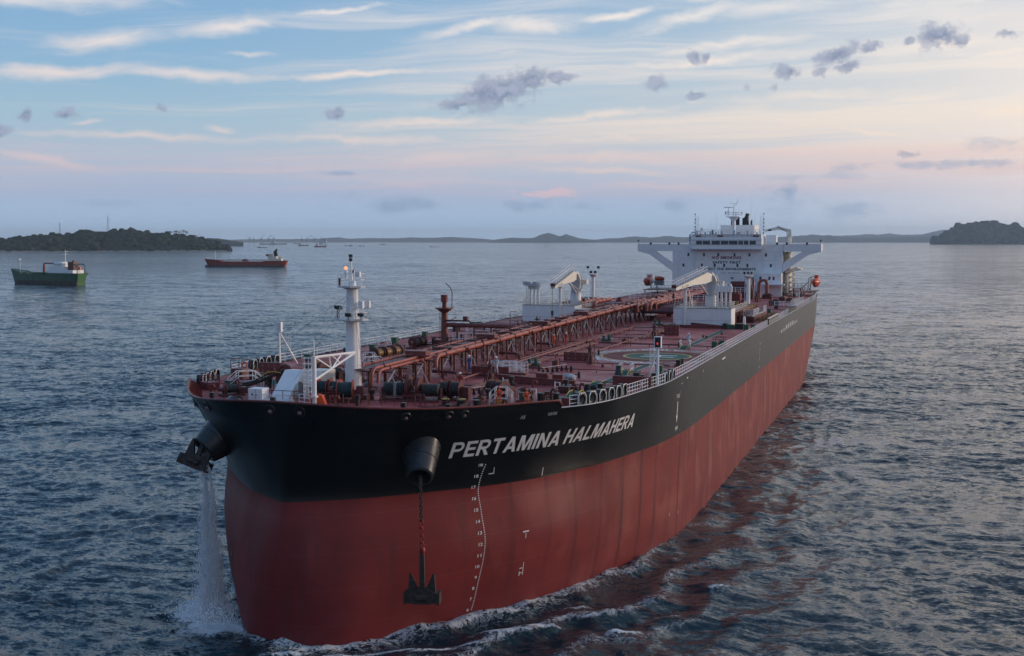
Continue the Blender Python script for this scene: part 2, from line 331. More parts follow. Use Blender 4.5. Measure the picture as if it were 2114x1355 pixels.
# ------------------------------------------------------------------ oil tanker: everything in metres, bow at y=0, stern at y=276, sea level z=0, port side +x
D=17.82
SHIP=empty('oil_tanker',(0,0,0),'huge black and red oil tanker heading at the camera, white superstructure aft','oil tanker')
def ship_hp(u,z,side=1):
    x,y,zz=hp(u,z)
    if side<0:
        k=.045*math.exp(-((u-20)/16.)**2)*(1 if z<12 else max(0,1-(z-12)/4.))
        x=-x*(1-k)
    return (x,y,zz)
def hull_mat():
    m=bpy.data.materials.new('hull_paint'); m.use_nodes=True; T=NT(m.node_tree)
    bs=T.n('ShaderNodeBsdfPrincipled'); out=T.n('ShaderNodeOutputMaterial'); T.t.links.new(bs.outputs[0],out.inputs[0])
    tc=T.n('ShaderNodeTexCoord').outputs['Object']; x,y,z=T.sep(tc)[:3]
    def mp(v,s,l=(0,0,0)):
        o=T.n('ShaderNodeMapping'); T.set(o.inputs[0],v); o.inputs['Scale'].default_value=s; o.inputs['Location'].default_value=l; return o.outputs[0]
    n1=T.noise(tc,.12,5.,.6); n2=T.noise(tc,1.1,5.,.65)
    red=T.mix(T.mr(n1,.35,.65),(.22,.030,.029),(.17,.025,.026))
    # broad faded pinkish patches between frames; the increase aft paints in the sunlit side
    pt=T.noise(mp(tc,(.16,.16,.10)),1.6,3.,.5)
    red=T.mix(T.m('MULTIPLY',T.mr(pt,.47,.66),T.mr(y,12.,70.,.2,.52)),red,(.36,.125,.105))
    # vertical fouling streaks
    sv=T.noise(mp(tc,(.33,.33,.022)),2.4,4.,.6,.3)
    red=T.mix(T.m('MULTIPLY',T.mr(sv,.53,.64),.62),red,(.13,.03,.03))
    wv=T.n('ShaderNodeTexWave',wave_type='BANDS',bands_direction='Y',wave_profile='SIN'); T.set(wv.inputs['Vector'],T.vm('ADD',tc,T.vm('SCALE',T.noise(mp(tc,(.1,.1,.03)),1.,3.,.5,0.,False),scale=1.2)))
    wv.inputs['Scale'].default_value=.082; wv.inputs['Distortion'].default_value=0
    thin=T.m('MULTIPLY',T.mr(wv.outputs['Fac'],.93,.995),T.mr(T.noise(mp(tc,(.3,.3,.05)),1.3,3.),.34,.52))
    red=T.mix(T.m('MULTIPLY',T.m('MULTIPLY',thin,.85),T.mr(y,6.,34.)),red,(.055,.014,.017))
    # scuffs
    pl=T.n('ShaderNodeTexWhiteNoise',noise_dimensions='3D'); T.set(pl.inputs['Vector'],T.comb(T.m('FLOOR',T.m('DIVIDE',x,400.)),T.m('FLOOR',T.m('DIVIDE',y,7.2)),T.m('FLOOR',T.m('DIVIDE',T.m('ADD',z,T.m('MULTIPLY',n1,.2)),2.9))))
    red=T.mix(T.m('MULTIPLY',pl.outputs[0],.30),red,(.13,.024,.024))
    sf=T.noise(mp(tc,(.5,.5,.35)),1.6,5.,.6)
    red=T.mix(T.m('MULTIPLY',T.mr(sf,.62,.70),.6),red,(.12,.03,.03))
    # turn-of-colour lower, darker antifouling under z=4 with a straight edge
    red=T.mix(T.m('MULTIPLY',T.mr(z,T.m('ADD',3.6,T.m('MULTIPLY',n1,.3)),3.3),.32),red,(.15,.025,.03))
    # faint weld lines
    zl=T.m('FRACT',T.m('DIVIDE',z,2.9)); ln=T.m('LESS_THAN',T.m('ABSOLUTE',T.m('SUBTRACT',zl,.5)),.006)
    red=T.mix(T.m('MULTIPLY',ln,.09),red,(.5,.3,.28))
    blk=T.mix(T.mr(n1,.35,.7),(.004,.005,.006),(.008,.009,.010))
    sk=T.noise(mp(tc,(.25,.25,.9)),1.2,5.,.65)
    blk=T.mix(T.m('MULTIPLY',T.mr(sk,.50,.75),.35),blk,(.020,.022,.024))
    edge=T.m('ADD',11.37,T.m('MULTIPLY',T.m('SUBTRACT',n2,.5),.03))
    isr=T.mr(z,T.m('SUBTRACT',edge,.03),T.m('ADD',edge,.03),1.,0.,False)
    T.set(bs.inputs['Base Color'],T.mix(isr,blk,red))
    ro=T.m('ADD',T.mr(isr,0.,1.,.30,.52,False),T.m('MULTIPLY',T.m('SUBTRACT',n2,.5),.14))
    T.set(bs.inputs['Roughness'],ro); T.set(bs.inputs['Specular IOR Level'],T.mr(isr,0.,1.,.5,.22,False))
    bp=T.n('ShaderNodeBump'); T.set(bp.inputs['Strength'],T.mr(z,11.2,11.5,.22,.03)); bp.inputs['Distance'].default_value=.05
    # shallow plate dishing between frames
    h=T.m('ADD',T.noise(mp(tc,(.35,.35,.35)),1.,2.,.5),T.m('MULTIPLY',T.m('ABSOLUTE',T.m('SUBTRACT',T.m('FRACT',T.m('DIVIDE',y,.9)),.5)),.06))
    h=T.m('SUBTRACT',h,T.m('MULTIPLY',ln,.3))
    T.set(bp.inputs['Height'],h); T.t.links.new(bp.outputs[0],bs.inputs['Normal'])
    return m
M_HULL=hull_mat()
def rimz(u):
    x=abs(hp(min(u,NU),D)[0]) if u<40 else 99
    T=[(0,19.69),(3,19.64),(5,19.5),(7,19.3),(9.4,19.08),(12,18.88),(14,18.8),(17,18.72),(19,18.62)]
    for (a,b),(c,d) in zip(T,T[1:]):
        if x<=c: return b+(d-b)*(x-a)/(c-a)
    return 18.6
UB=27.3   # bulwark ends here
def build_hull():
    b=MB(); zs=[-1.5,-.7,0,.8,1.6,2.4,3.2,4,4.8,5.6,6.5,7.4,8.3,9.2,10,10.7,11.37,12,12.7,13.4,14.2,15,15.8,16.6,17.3,17.95]
    us=[i*.5 for i in range(2*NB)]+list(range(NB,NU+1))
    cols=[]
    for side in(1,-1):
        g=[[ship_hp(u,z,side) for z in zs] for u in us]
        n=len(zs); v=[p for c in g for p in c]
        f=[(i*n+j,(i+1)*n+j,(i+1)*n+j+1,i*n+j+1) for i in range(len(us)-1) for j in range(n-1)]
        b.add(v,f)
    # transom
    n=len(zs); P1=[ship_hp(NU,z,1) for z in zs]; P2=[ship_hp(NU,z,-1) for z in zs]
    b.add(P1+P2,[(j,j+1,n+j+1,n+j) for j in range(n-1)])
    o=b.build('hull',M_HULL,SHIP,angle=50)
    bm=bmesh.new(); bm.from_mesh(o.data); bmesh.ops.remove_doubles(bm,verts=bm.verts,dist=.001); bmesh.ops.recalc_face_normals(bm,faces=bm.faces); bm.to_mesh(o.data); bm.free()
    # bulwark: outer plate black, inner plate red, rounded cap rail
    for side,u1 in((1,UB),(-1,31.)):
        b=MB(); us=[i*.5 for i in range(int(u1*2)+1)]
        ring=[]
        for u in us:
            zt=rimz(u); tail=min(1,(u1-u)/.8) if u>u1-.8 else 1
            zt=17.96+(zt-17.96)*max(.0,tail)
            A=ship_hp(u,17.93,side); B=ship_hp(u,zt,side)
            c=Vector((0,26,0)); inw=(c-Vector((B[0],B[1],0))).normalized()*.14
            ring.append([A,B,(B[0]+inw.x,B[1]+inw.y,B[2]),(A[0]+inw.x*2,A[1]+inw.y*2,17.8)])
        v=[p for r in ring for p in r]; 
        for j,mi in((0,0),(1,1),(2,1)):
            b.cur=mi; b.add(v,[(i*4+j,(i+1)*4+j,(i+1)*4+j+1,i*4+j+1) for i in range(len(us)-1)])
        b.cur=1; b.path([(r[1][0],r[1][1],r[1][2]+.02) for r in ring],.10,6)
        for i in range(1,len(us)-1,2):   # inside stays
            r=ring[i]; c=Vector((0,26,0)); iw=(c-Vector((r[1][0],r[1][1],0))).normalized()
            q=Vector((-iw.y,iw.x,0))*.03; t=Vector(r[2]); bt=Vector(r[3])
            p=[t,bt,bt+iw*.75]; b.add([x+q for x in p]+[x-q for x in p],[(0,1,2),(5,4,3),(0,3,4,1),(1,4,5,2),(2,5,3,0)])
        b.build('bulwark',[M_HULLB,M_RED],SHIP,angle=50)
M_HULLB=mat('black_bulwark_paint',(.010,.011,.013),.32,var=.3,scale=.5)
build_hull()
def deck_mat():
    m=bpy.data.materials.new('deck_paint'); m.use_nodes=True; T=NT(m.node_tree)
    bs=T.n('ShaderNodeBsdfPrincipled'); out=T.n('ShaderNodeOutputMaterial'); T.t.links.new(bs.outputs[0],out.inputs[0])
    tc=T.n('ShaderNodeTexCoord').outputs['Object']; x,y,z=T.sep(tc)[:3]
    n1=T.noise(tc,.16,6.,.62,.4); n2=T.noise(tc,1.3,6.,.65)
    c=T.mix(T.mr(n1,.38,.62),(.39,.100,.094),(.29,.064,.062)); c=T.mix(T.m('MULTIPLY',T.mr(n2,.5,.72),.45),c,(.30,.15,.145))
    c=T.mix(T.m('MULTIPLY',T.mr(T.noise(tc,.7,6.,.6),.6,.7),.5),c,(.10,.035,.04))
    gx=T.m('LESS_THAN',T.m('ABSOLUTE',T.m('SUBTRACT',T.m('FRACT',T.m('DIVIDE',x,4.1)),.5)),.012); gy=T.m('LESS_THAN',T.m('ABSOLUTE',T.m('SUBTRACT',T.m('FRACT',T.m('DIVIDE',y,8.3)),.5)),.007)
    c=T.mix(T.m('MULTIPLY',T.m('MAXIMUM',gx,gy),.5),c,(.10,.03,.03))
    T.set(bs.inputs['Base Color'],c); T.set(bs.inputs['Roughness'],T.mr(n1,.35,.62,.42,.68)); bs.inputs['Specular IOR Level'].default_value=.22
    bp=T.n('ShaderNodeBump'); bp.inputs['Strength'].default_value=.25; bp.inputs['Distance'].default_value=.03; T.set(bp.inputs['Height'],T.noise(tc,.8,4.,.6)); T.t.links.new(bp.outputs[0],bs.inputs['Normal'])
    return m
M_DECK=deck_mat()
def build_deck():
    b=MB(); us=list(range(0,NU+1)); K=8; v=[];
    for u in us:
        p=ship_hp(u,D-.01,1)
        for k in range(K+1): t=-1+2*k/K; v.append((p[0]*t*.997,p[1]+.02,D))
    n=K+1
    b.add(v,[(i*n+j,(i+1)*n+j,(i+1)*n+j+1,i*n+j+1) for i in range(len(us)-1) for j in range(K)])
    b.build('main_deck',M_DECK,SHIP)
build_deck()
# ---- lettering and marks on the shell
def text_mesh(s,size=1.,shear=0.,off=0.,space=1.):
    cu=bpy.data.curves.new('t','FONT'); cu.body=s; cu.size=size; cu.shear=shear; cu.offset=off; cu.space_character=space; cu.resolution_u=3
    o=bpy.data.objects.new('t',cu); COL.objects.link(o); bpy.context.view_layer.update()
    me=bpy.data.meshes.new_from_object(o.evaluated_get(bpy.context.evaluated_depsgraph_get())); bpy.data.objects.remove(o)
    return me
def shell_n(u,z,side=1):
    a=Vector(ship_hp(u,z,side)); du=Vector(ship_hp(u+.2,z,side))-a; dz=Vector(ship_hp(u,z+.2,side))-a
    n=du.cross(dz).normalized(); 
    if n.x*side<0: n=-n
    return n
def block_letters(s,shear):
    arc=[((.45+r*math.cos(t),.695+r*math.sin(t))) for r,t in [(0,0)]]
    def bowl():
        q=[[(.2,.83),(.45,.83),(.45,1),(.2,1)],[(.2,.39),(.45,.39),(.45,.56),(.2,.56)]]; n=8
        for i in range(n):
            a,b_=-math.pi/2+math.pi*i/n,-math.pi/2+math.pi*(i+1)/n; q.append([(.45+.135*math.cos(a),.695+.135*math.sin(a)),(.45+.30*math.cos(a),.695+.305*math.sin(a)),(.45+.30*math.cos(b_),.695+.305*math.sin(b_)),(.45+.135*math.cos(b_),.695+.135*math.sin(b_))])
        return q
    R_=lambda a,b_,c,d:[(a,b_),(c,b_),(c,d),(a,d)]
    G={'I':(.2,[R_(0,0,.2,1)]),'L':(.62,[R_(0,0,.2,1),R_(.2,0,.62,.18)]),'T':(.74,[R_(0,.82,.74,1),R_(.27,0,.47,.82)]),'E':(.66,[R_(0,0,.2,1),R_(.2,0,.66,.18),R_(.2,.42,.62,.59),R_(.2,.82,.66,1)]),
       'H':(.76,[R_(0,0,.2,1),R_(.2,.41,.56,.59),R_(.56,0,.76,1)]),'N':(.76,[R_(0,0,.2,1),R_(.56,0,.76,1),[(.2,1),(.2,.66),(.56,0),(.56,.34)]]),
       'M':(.94,[R_(0,0,.18,1),R_(.76,0,.94,1),[(.18,1),(.18,.62),(.38,0),(.47,0),(.47,.30),(.28,1)],[(.76,1),(.66,1),(.47,.30),(.47,0),(.56,0),(.76,.62)]]),
       'A':(.84,[[(0,0),(.21,0),(.42,.70),(.42,1),(.31,1)],[(.84,0),(.53,1),(.42,1),(.42,.70),(.63,0)],[(.27,.2),(.57,.2),(.519,.37),(.321,.37)]]),
       'P':(.76,[R_(0,0,.2,1)]+bowl()),'R':(.78,[R_(0,0,.2,1)]+bowl()+[[(.32,.39),(.45,.39),(.54,.39),(.80,0),(.57,0)]])}
    b=MB(); x=0
    for ch in s:
        if ch==' ': x+=.30; continue
        w,ps=G[ch]
        for p in ps: b.quad(*[(x+a+c*shear,c,0) for a,c in p])
        x+=w+.12
    me=bpy.data.meshes.new('name'); me.from_pydata(b.v,[],b.f); return me
def shell_text(s,u0,u1,z0,z1,name,shear=0.,off=0.,space=1.,side=1,mt=None,block=False):
    me=block_letters(s,shear) if block else text_mesh(s,1.,shear,off,space); bm=bmesh.new(); bm.from_mesh(me)
    xs=[v.co.x for v in bm.verts]; ys=[v.co.y for v in bm.verts]; x0,x1,y0,y1=min(xs),max(xs),min(ys),max(ys)
    bmesh.ops.triangulate(bm,faces=bm.faces[:]); k=max(1,int((u1-u0)*2.5))
    for i in range(1,k):
        X=x0+(x1-x0)*i/k; bmesh.ops.bisect_plane(bm,geom=bm.verts[:]+bm.edges[:]+bm.faces[:],plane_co=(X,0,0),plane_no=(1,0,0))
    for i in range(1,3):
        Y=y0+(y1-y0)*i/3; bmesh.ops.bisect_plane(bm,geom=bm.verts[:]+bm.edges[:]+bm.faces[:],plane_co=(0,Y,0),plane_no=(0,1,0))
    for v in bm.verts:
        u=u0+(u1-u0)*(v.co.x-x0)/(x1-x0); z=z0+(z1-z0)*(v.co.y-y0)/(y1-y0)
        v.co=Vector(ship_hp(u,z,side))+shell_n(u,z,side)*.035
    bm.to_mesh(me); bm.free(); me.materials.append(mt or M_MARK); me.name=name
    o=bpy.data.objects.new(name,me); COL.objects.link(o); o.parent=SHIP; return o
def shell_quads(polys,name,side=1):
    b=MB()
    for poly in polys:
        b.quad(*[Vector(ship_hp(u,z,side))+shell_n(u,z,side)*.03 for u,z in poly])
    return b.build(name,M_MARK,SHIP,smooth=False)
shell_text('PERTAMINA HALMAHERA',15.2,41.45,14.3,15.72,'ship_name',shear=.27,block=True)
def rect(u0,u1,z0,z1): return [(u0,z0),(u1,z0),(u1,z1),(u0,z1)]
def u_at_y(y,z):
    lo,hi=0,NU
    for _ in range(40):
        m=(lo+hi)/2
        if hp(m,z)[1]<y: lo=m
        else: hi=m
    return lo
def draft_marks():
    q=[]
    zz=.1
    z0=10.42-16*.98   # height of the "0" mark
    for i in range(0,13*5+1):
        z=z0+6*.98+i*.196
        u=u_at_y(10.35,z); w=.11; q.append(rect(u,u+w,z-.05,z+.05))
    shell_quads(q,'draft_scale_ticks')
    for n in range(6,20):
        z=z0+n*.98; u=u_at_y(10.2,z); shell_text(str(n)+('M' if n==19 else ''),u-.28 if n<10 else u-.48,u-.03,z-.13,z+.15,'draft_number',off=.02)
draft_marks()
def tug(u,zt,s,txt):
    shell_text('TUG',u-.62*s,u+.62*s,zt-.42,zt,'tug_mark',off=.02)
    zb=zt-3.45
    shell_quads([rect(u-.14*s,u+.14*s,zt-2.4,zt-.8),[(u-.34*s,zt-2.4),(u,zb+.3),(u+.34*s,zt-2.4)],rect(u-1.15*s,u-1.1*s,zt-.3,zt+.05),rect(u-1.15*s,u-.9*s,zt+.05,zt+.1),rect(u+1.1*s,u+1.15*s,zt-.1,zt+.25),rect(u+.9*s,u+1.15*s,zt+.25,zt+.3)],'tug_arrow')
    shell_text(txt,u-.55*s,u+.55*s,zb-.55,zb-.12,'frame_mark',off=.02)
tug(55.9,15.95,1.,'F97')
tug(76.0,15.9,.06,'F65'); 
shell_quads([rect(96.2,96.35,12.3,15.2),rect(96.15,96.4,11.6,12.1)],'tug_arrow')
shell_quads([rect(78.4+i*.32,78.5+i*.32,15.2,15.2+(.9 if 1<i<6 else .5)) for i in range(8)],'side_marks')
shell_quads([rect(19.6,20.2,12.42,12.5),rect(20.13,20.2,12.5,13.0),rect(26.2,26.28,11.55,12.3),
             rect(24.45,24.53,6.3,6.75),rect(24.1,24.85,6.85,6.97),rect(24.55,24.62,2.9,4.1),rect(24.1,24.2,2.9,3.3),rect(24.1,24.5,3.55,3.62),rect(24.1,24.5,3.1,3.17),
             rect(54.9,54.98,2.7,3.1),rect(58.3,58.38,2.3,2.7),rect(60.0,60.6,17.2,17.35),rect(57.2,57.7,16.9,17.0),
             rect(70.6,70.9,16.9,17.1),rect(73.0,73.2,16.9,17.1)],'shell_marks')
shell_text('/15',22.35,22.95,17.3,17.6,'shell_mark_text',shear=.4); shell_text('NO/TUG',25.5,26.6,17.35,17.62,'shell_mark_text',shear=.4)
# ---- fairlead openings in the bulwark (round chocks)
def chock(u,z,side,r,name='panama_chock'):
    p=Vector(ship_hp(u,z,side)); n=shell_n(u,z,side); n.normalize(); b=MB(); b.torus(p+n*.02,n,r,.09,20,6)
    o=b.build(name,M_BLACK,SHIP); b=MB(); b.c(p+n*.012,p+n*.03,r,r,20); b.build('opening',M_DARKOPEN,o)
    b=MB(); b.ball(p+n*.03+Vector((0,0,-r*.35)),r*.5,r*.3,r*.4); b.build('inner_pad',M_PINKPAD,o)
    return o
M_DARKOPEN=mat('dark_opening',(.02,.012,.012),.6); M_PINKPAD=mat('worn_pink_paint',(.30,.18,.17),.5,var=.4,scale=4)
for u,z,s in((.43,19.02,-1),(2.3,19.03,1),(9.2,18.55,-1),(15.5,18.05,-1)): chock(u,z,s,.40)
for u,z in((11.1,18.42),(15.0,18.28),(16.5,18.26)): chock(u,z,1,.34)
# ------------------------------------------------------------------ deck gear (all parts of the tanker)
S=SHIP
M_BOLST=mat('black_bolster_paint',(.03,.033,.036),.28,var=.3)
M_ORANGE2=mat('lifeboat_orange',(.55,.06,.02),.4,var=.15)
def rail(pts,h=1.05,step=1.5,r=.028,name='railing',m=None,parent=None,mid=2,build=True,b=None):
    own=b is None
    b=b or MB(); pts=[Vector(p) for p in pts]
    for k in range(1,mid+2):
        q=[p+Vector((0,0,h*k/(mid+1))) for p in pts]
        for a,c in zip(q,q[1:]): b.c(a,c,r,n=4,cap=False)
    for a,c in zip(pts,pts[1:]):
        n=max(1,int((c-a).length/step+.5))
        for i in range(n+(1 if c is pts[-1] else 0)):
            p=a+(c-a)*(i/n); b.c(p,p+Vector((0,0,h)),r*1.25,n=4,cap=False)
    if own: return b.build(name,m or M_WHITE,parent or S,smooth=False)
def deck_edge(y,side=1,inset=.25):
    u=u_at_y(y,D); p=ship_hp(u,D,side); return ((abs(p[0])-inset)*side,y,D)
# side rails
rail([deck_edge(y,1) for y in [15.6,16.4]],step=.8)
rail([deck_edge(y,1) for y in [24.6,26,28,30,33,35]],step=.7)
rail([deck_edge(y,1) for y in [39.8,42,46,52,60,75,90,105,118.5]],step=1.15)
rail([deck_edge(y,1) for y in [133,145,152]],step=1.3); rail([deck_edge(y,1) for y in [168,180,195,210,222,235,250,262,274]],step=1.6)
rail([deck_edge(y,-1) for y in [27,33,40,48,60,80,100,120,150,180,210,240,270]],step=1.8)
rail([deck_edge(274,-1),deck_edge(274,1)],step=1.6)
# thin white shear strake edge + black bulwark end bracket
b=MB(); pts=[Vector(ship_hp(u,17.96,1))+Vector((.02,-.01,0)) for u in np.arange(27.0,98,.75)]; b.path(pts,.055,5); b.build('gunwale_bar',M_PALE,S)
# foremast -------------------------------------------------
fm=empty('foremast',(0,0,0),parent=S); FX,FY=-2.4,16.6
b=MB(); b.c((FX,FY,D),(FX,FY,19),.86,.76,20); b.c((FX,FY,19),(FX,FY,28.1),.76,.52,20); b.c((FX+.02,FY,28.1),(FX+.02,FY,28.6),.4,.3,12); b.build('mast_column',M_WHITE,fm)
for pz,pr in((25.05,1.55),(28.15,1.32)):
    b=MB(); b.c((FX,FY-.1,pz-.14),(FX,FY-.1,pz),pr,pr,8); b.c((FX,FY-.1,pz-.32),(FX,FY-.1,pz-.13),.55,pr*.8,8)
    o=b.build('mast_platform',M_PALE,fm,smooth=False)
    rr=[(FX+pr*.95*math.cos(t),FY-.1+pr*.95*math.sin(t),pz) for t in np.linspace(.4,.4+2*math.pi,9)]
    rail(rr,1.15,1.0,.03,'platform_railing',M_WHITE,o,mid=1)
for dx,dy,dz in((-1.3,-.5,1.1),(-.7,-1.3,1.1),(.35,-1.5,.45),(1.35,-.9,.45)):
    b=MB(); p=(FX+dx,FY+dy,25.05+dz); b.b(p[0]-.28,p[0]+.28,p[1]-.15,p[1]+.12,p[2]-.16,p[2]+.16); b.c((p[0],p[1],25.05),p,.04,n=5); b.build('floodlight',M_BLACK,fm)
for dx,dy in((1.45,.3),(1.2,-.6)):
    b=MB(); b.b(FX+dx-.2,FX+dx+.25,FY+dy-.15,FY+dy+.15,26.1,26.75); b.build('floodlight_box',M_WHITE,fm)
b=MB(); b.c((FX-.05,FY,28.6),(FX-.1,FY,30.5),.13,.08,8); b.c((FX-.6,FY,29.3),(FX+.25,FY,29.3),.06,n=6); b.c((FX-.62,FY,28.9),(FX-.62,FY,29.6),.1,.18,8); b.c((FX+.3,FY-.2,28.4),(FX+.25,FY,29.6),.05,n=5); b.build('topmast',M_WHITE,fm)
b=MB(); b.c((FX-.12,FY,30.45),(FX-.12,FY,30.75),.17,n=8); b.c((FX-.12,FY,30.8),(FX-.12,FY,31.1),.19,n=8); b.build('masthead_light',M_BLACK,fm)
b=MB(); b.ball((FX-.62,FY-.05,29.8),.17,n=8,m=6); b.build('amber_lamp',M_LAMP,fm)
b=MB(); b.c((FX-.7,FY-1.1,28.2),(FX-.7,FY-1.1,28.9),.12,n=6); b.c((FX+.05,FY+.1,29.4),(FX+.2,FY+.1,29.7),.12,.03,6); b.build('horn',M_BLACK,fm)
b=MB(); b.b(FX+.7,FX+1.2,FY-.8,FY-.5,29.0,29.5); b.build('searchlight',M_WHITE,fm)
b=MB()
for z in np.arange(18.2,28,.32): b.c((FX+.85-.03*(z-18),FY-.2,z),(FX+.85-.03*(z-18),FY+.15,z),.02,n=4)
for dy in(-.2,.15): b.c((FX+.86,FY+dy,18),(FX+.55,FY+dy,28),.025,n=4)
b.build('mast_ladder',M_WHITE,fm,smooth=False)
for q in((-11.5,9.,19.1),(-4.5,9.5,20.),(4.5,33,19.2),(-6.5,36,19.2),(3.2,8.5,18)):
    b=MB(); b.c((FX,FY,27.6),q,.014,n=4,cap=False); b.build('stay_wire',M_BLACK,fm,smooth=False)
# control frame: white post, truss arm, caged ladder -------
cf=empty('gantry_frame',(0,0,0),parent=S); PX,PY=-2.2,8.9
b=MB(); b.c((PX,PY,D),(PX,PY,22.25),.19,n=10); b.c((PX,PY,22.2),(PX,PY,23.7),.05,n=5); b.c((PX,PY,18.6),(PX,PY,18.75),.32,n=10); b.build('post',M_WHITE,cf)
b=MB(); E=(FX+.78,FY-1.1,22.0); A=(PX,PY,22.15); L0=(PX,PY,20.1); L1=(FX-.3,FY-3.4,21.05)
def lp(a,c,t): return tuple(a[i]+(c[i]-a[i])*t for i in range(3))
b.c(A,E,.11,n=6); b.c(L0,lp(L0,(E[0],E[1],21.95),1.),.10,n=6)
for t0,t1 in((0,.42),(.42,.62),(.78,.9)): b.c(lp(A,E,t0 if t0 else .02),lp(L0,E,t1),.07,n=5)
b.c(lp(A,E,.66),lp(L0,E,.42),.07,n=5); b.c(lp(A,E,.35),lp(L0,E,.40),.07,n=5)
b.build('truss_arm',M_WHITE,cf)
b=MB(); lx,ly=PX-.95,PY+.5
for z in np.arange(18,22.1,.5): b.torus((lx,ly,z),(0,0,1),.38,.022,10,4)
for t in np.linspace(0,2*math.pi,8)[:-1]: b.c((lx+.38*math.cos(t),ly+.38*math.sin(t),18.3),(lx+.38*math.cos(t),ly+.38*math.sin(t),22.1),.018,n=4)
for z in np.arange(18,22.1,.28): b.c((lx+.1,ly+.3,z),(lx+.45,ly+.3,z),.018,n=4)
b.build('caged_ladder',M_WHITE,cf,smooth=False)
rail([(PX-1.6,PY+.1,D),(PX-.3,PY-.3,D)],1.0,.6,.03,'ladder_railing',M_WHITE,cf,mid=2)
rail([(-8,PY-1.2,D),(-3.6,PY-1.5,D)],1.0,1.1,.025,'bow_railing',M_WHITE,S,mid=1)
# white sloping housing and control cabinet ----------------
h=empty('sloping_housing',(0,0,0),parent=S)
b=MB(); b.prism([(11.4,D),(15.6,D),(15.6,20.15),(14.2,20.25)],'x',-8.3,-6.4); b.build('casing',M_WHITE,h,smooth=False)
b=MB(); b.prism([(13.0,D),(17.2,D),(17.2,20.15),(14.6,20.2)],'x',-6.38,-4.6); b.b(-6.1,-5.0,12.7,12.98,18.1,19.3); b.build('side_casing',M_CREAM_LIT,h,smooth=False)
b=MB(); b.b(-5.9,-5.5,12.5,12.68,18.0,19.4); b.b(-5.2,-4.9,12.8,12.99,18,19.0); b.build('vent_louver',M_GREY,h,smooth=False)
h=empty('control_cabinet',(0,0,0),parent=S)
b=MB(); b.b(-9.6,-8.15,9.9,11.1,D,18.95); b.build('cabinet_body',M_WHITE,h,smooth=False)
b=MB(); b.b(-8.86,-8.84,9.885,9.898,17.9,18.9); b.build('door_seam',M_BLACK,h,smooth=False)
b=MB(); b.c((-9.2,9.885,18.45),(-9.2,9.9,18.45),.11,n=10); b.c((-8.75,9.87,18.4),(-8.75,9.9,18.4),.05,n=8); b.build('round_port',M_BLACK,h)
b=MB(); b.b(-8.15,-5.2,8.9,10.6,D,18.05); b.build('step_plate',M_PALE,S,smooth=False)
# large red hose reel behind the housing
h=empty('hose_reel',(0,0,0),parent=S)
b=MB(); b.torus((-10.3,17.6,19.0),(0.35,1,0),1.25,.16,20,6,); b.c((-10.1,17.2,19.0),(-9.7,19.4,19.0),1.1,n=16); b.build('reel_drum',M_RED,h)
b=MB(); b.path([(-14.5,15.2,18.2),(-13.3,15.9,18.4),(-12.3,16.6,18.8),(-11.3,17.0,19.3),(-10.4,16.9,19.6)],.17,6); b.path([(-13.8,15.4,18.5),(-12.8,16,18.8),(-11.9,16.5,19.3),(-11,16.9,19.7),(-10.2,17.1,19.75)],.07,5); b.build('chain_run',M_RUST,h)
b=MB(); b.path([(-12.3,16.4,19.3),(-11.6,16.5,19.65),(-10.9,16.6,19.7),(-10.3,16.7,19.6)],.06,5); b.build('yellow_handrail',M_YEL,h)
# winches --------------------------------------------------
def winch(x,y,w,r,rz=0.,rope=None,flange=None,n=2,name='mooring_winch',z=D,ends=True):
    e=empty(name,(x,y,z),rz=rz,parent=S); rope=rope or M_DROPE; flange=flange or M_RED
    seg=w/n
    b=MB(); b.b(-w/2-.3,w/2+.3,-.8,.8,0,.18)
    for i in range(n+1): b.b(-w/2+i*seg-.07,-w/2+i*seg+.07,-.35,.35,.1,r+.15)
    b.build('winch_base',M_DRED,e,smooth=False)
    for i in range(n):
        cx=-w/2+seg*(i+.5); b=MB(); b.c((cx-seg*.36,0,r+.15),(cx+seg*.36,0,r+.15),r*.74,n=14)
        for q in np.linspace(-.34,.34,5): b.torus((cx+seg*q,0,r+.15),(1,0,0),r*.72,.06,12,4)
        b.build('rope_drum',rope,e)
        for sgn in(-1,1):
            b=MB(); b.c((cx+sgn*seg*.36,0,r+.15),(cx+sgn*(seg*.36+.06),0,r+.15),r,n=20); b.build('drum_flange',flange,e)
    if ends:
        b=MB(); b.b(w/2+.1,w/2+.7,-.35,.45,.18,r*1.5); b.c((-w/2-.15,0,r+.15),(-w/2-.55,0,r+.15),r*.42,r*.3,12); b.build('gearbox',M_DRED,e)
    return e
winch(-3.4,13.9,2.4,.82,.12,M_TEAL,M_PIPE,2); winch(-.9,12.2,1.8,.95,.35,M_TEAL,M_PIPE,1); winch(-5.4,16.3,1.8,.7,.15,M_DROPE,M_PIPE,2)
b=MB()
for x,y in((-2.9,9.7),(-1.9,9.6),(-2.4,10.1)): b.prism([(x-.5,D),(x+.5,D),(x+.12,18.75),(x-.12,18.75)],'y',y-.2,y+.2)
b.build('chain_stopper',M_ORANGE,S)
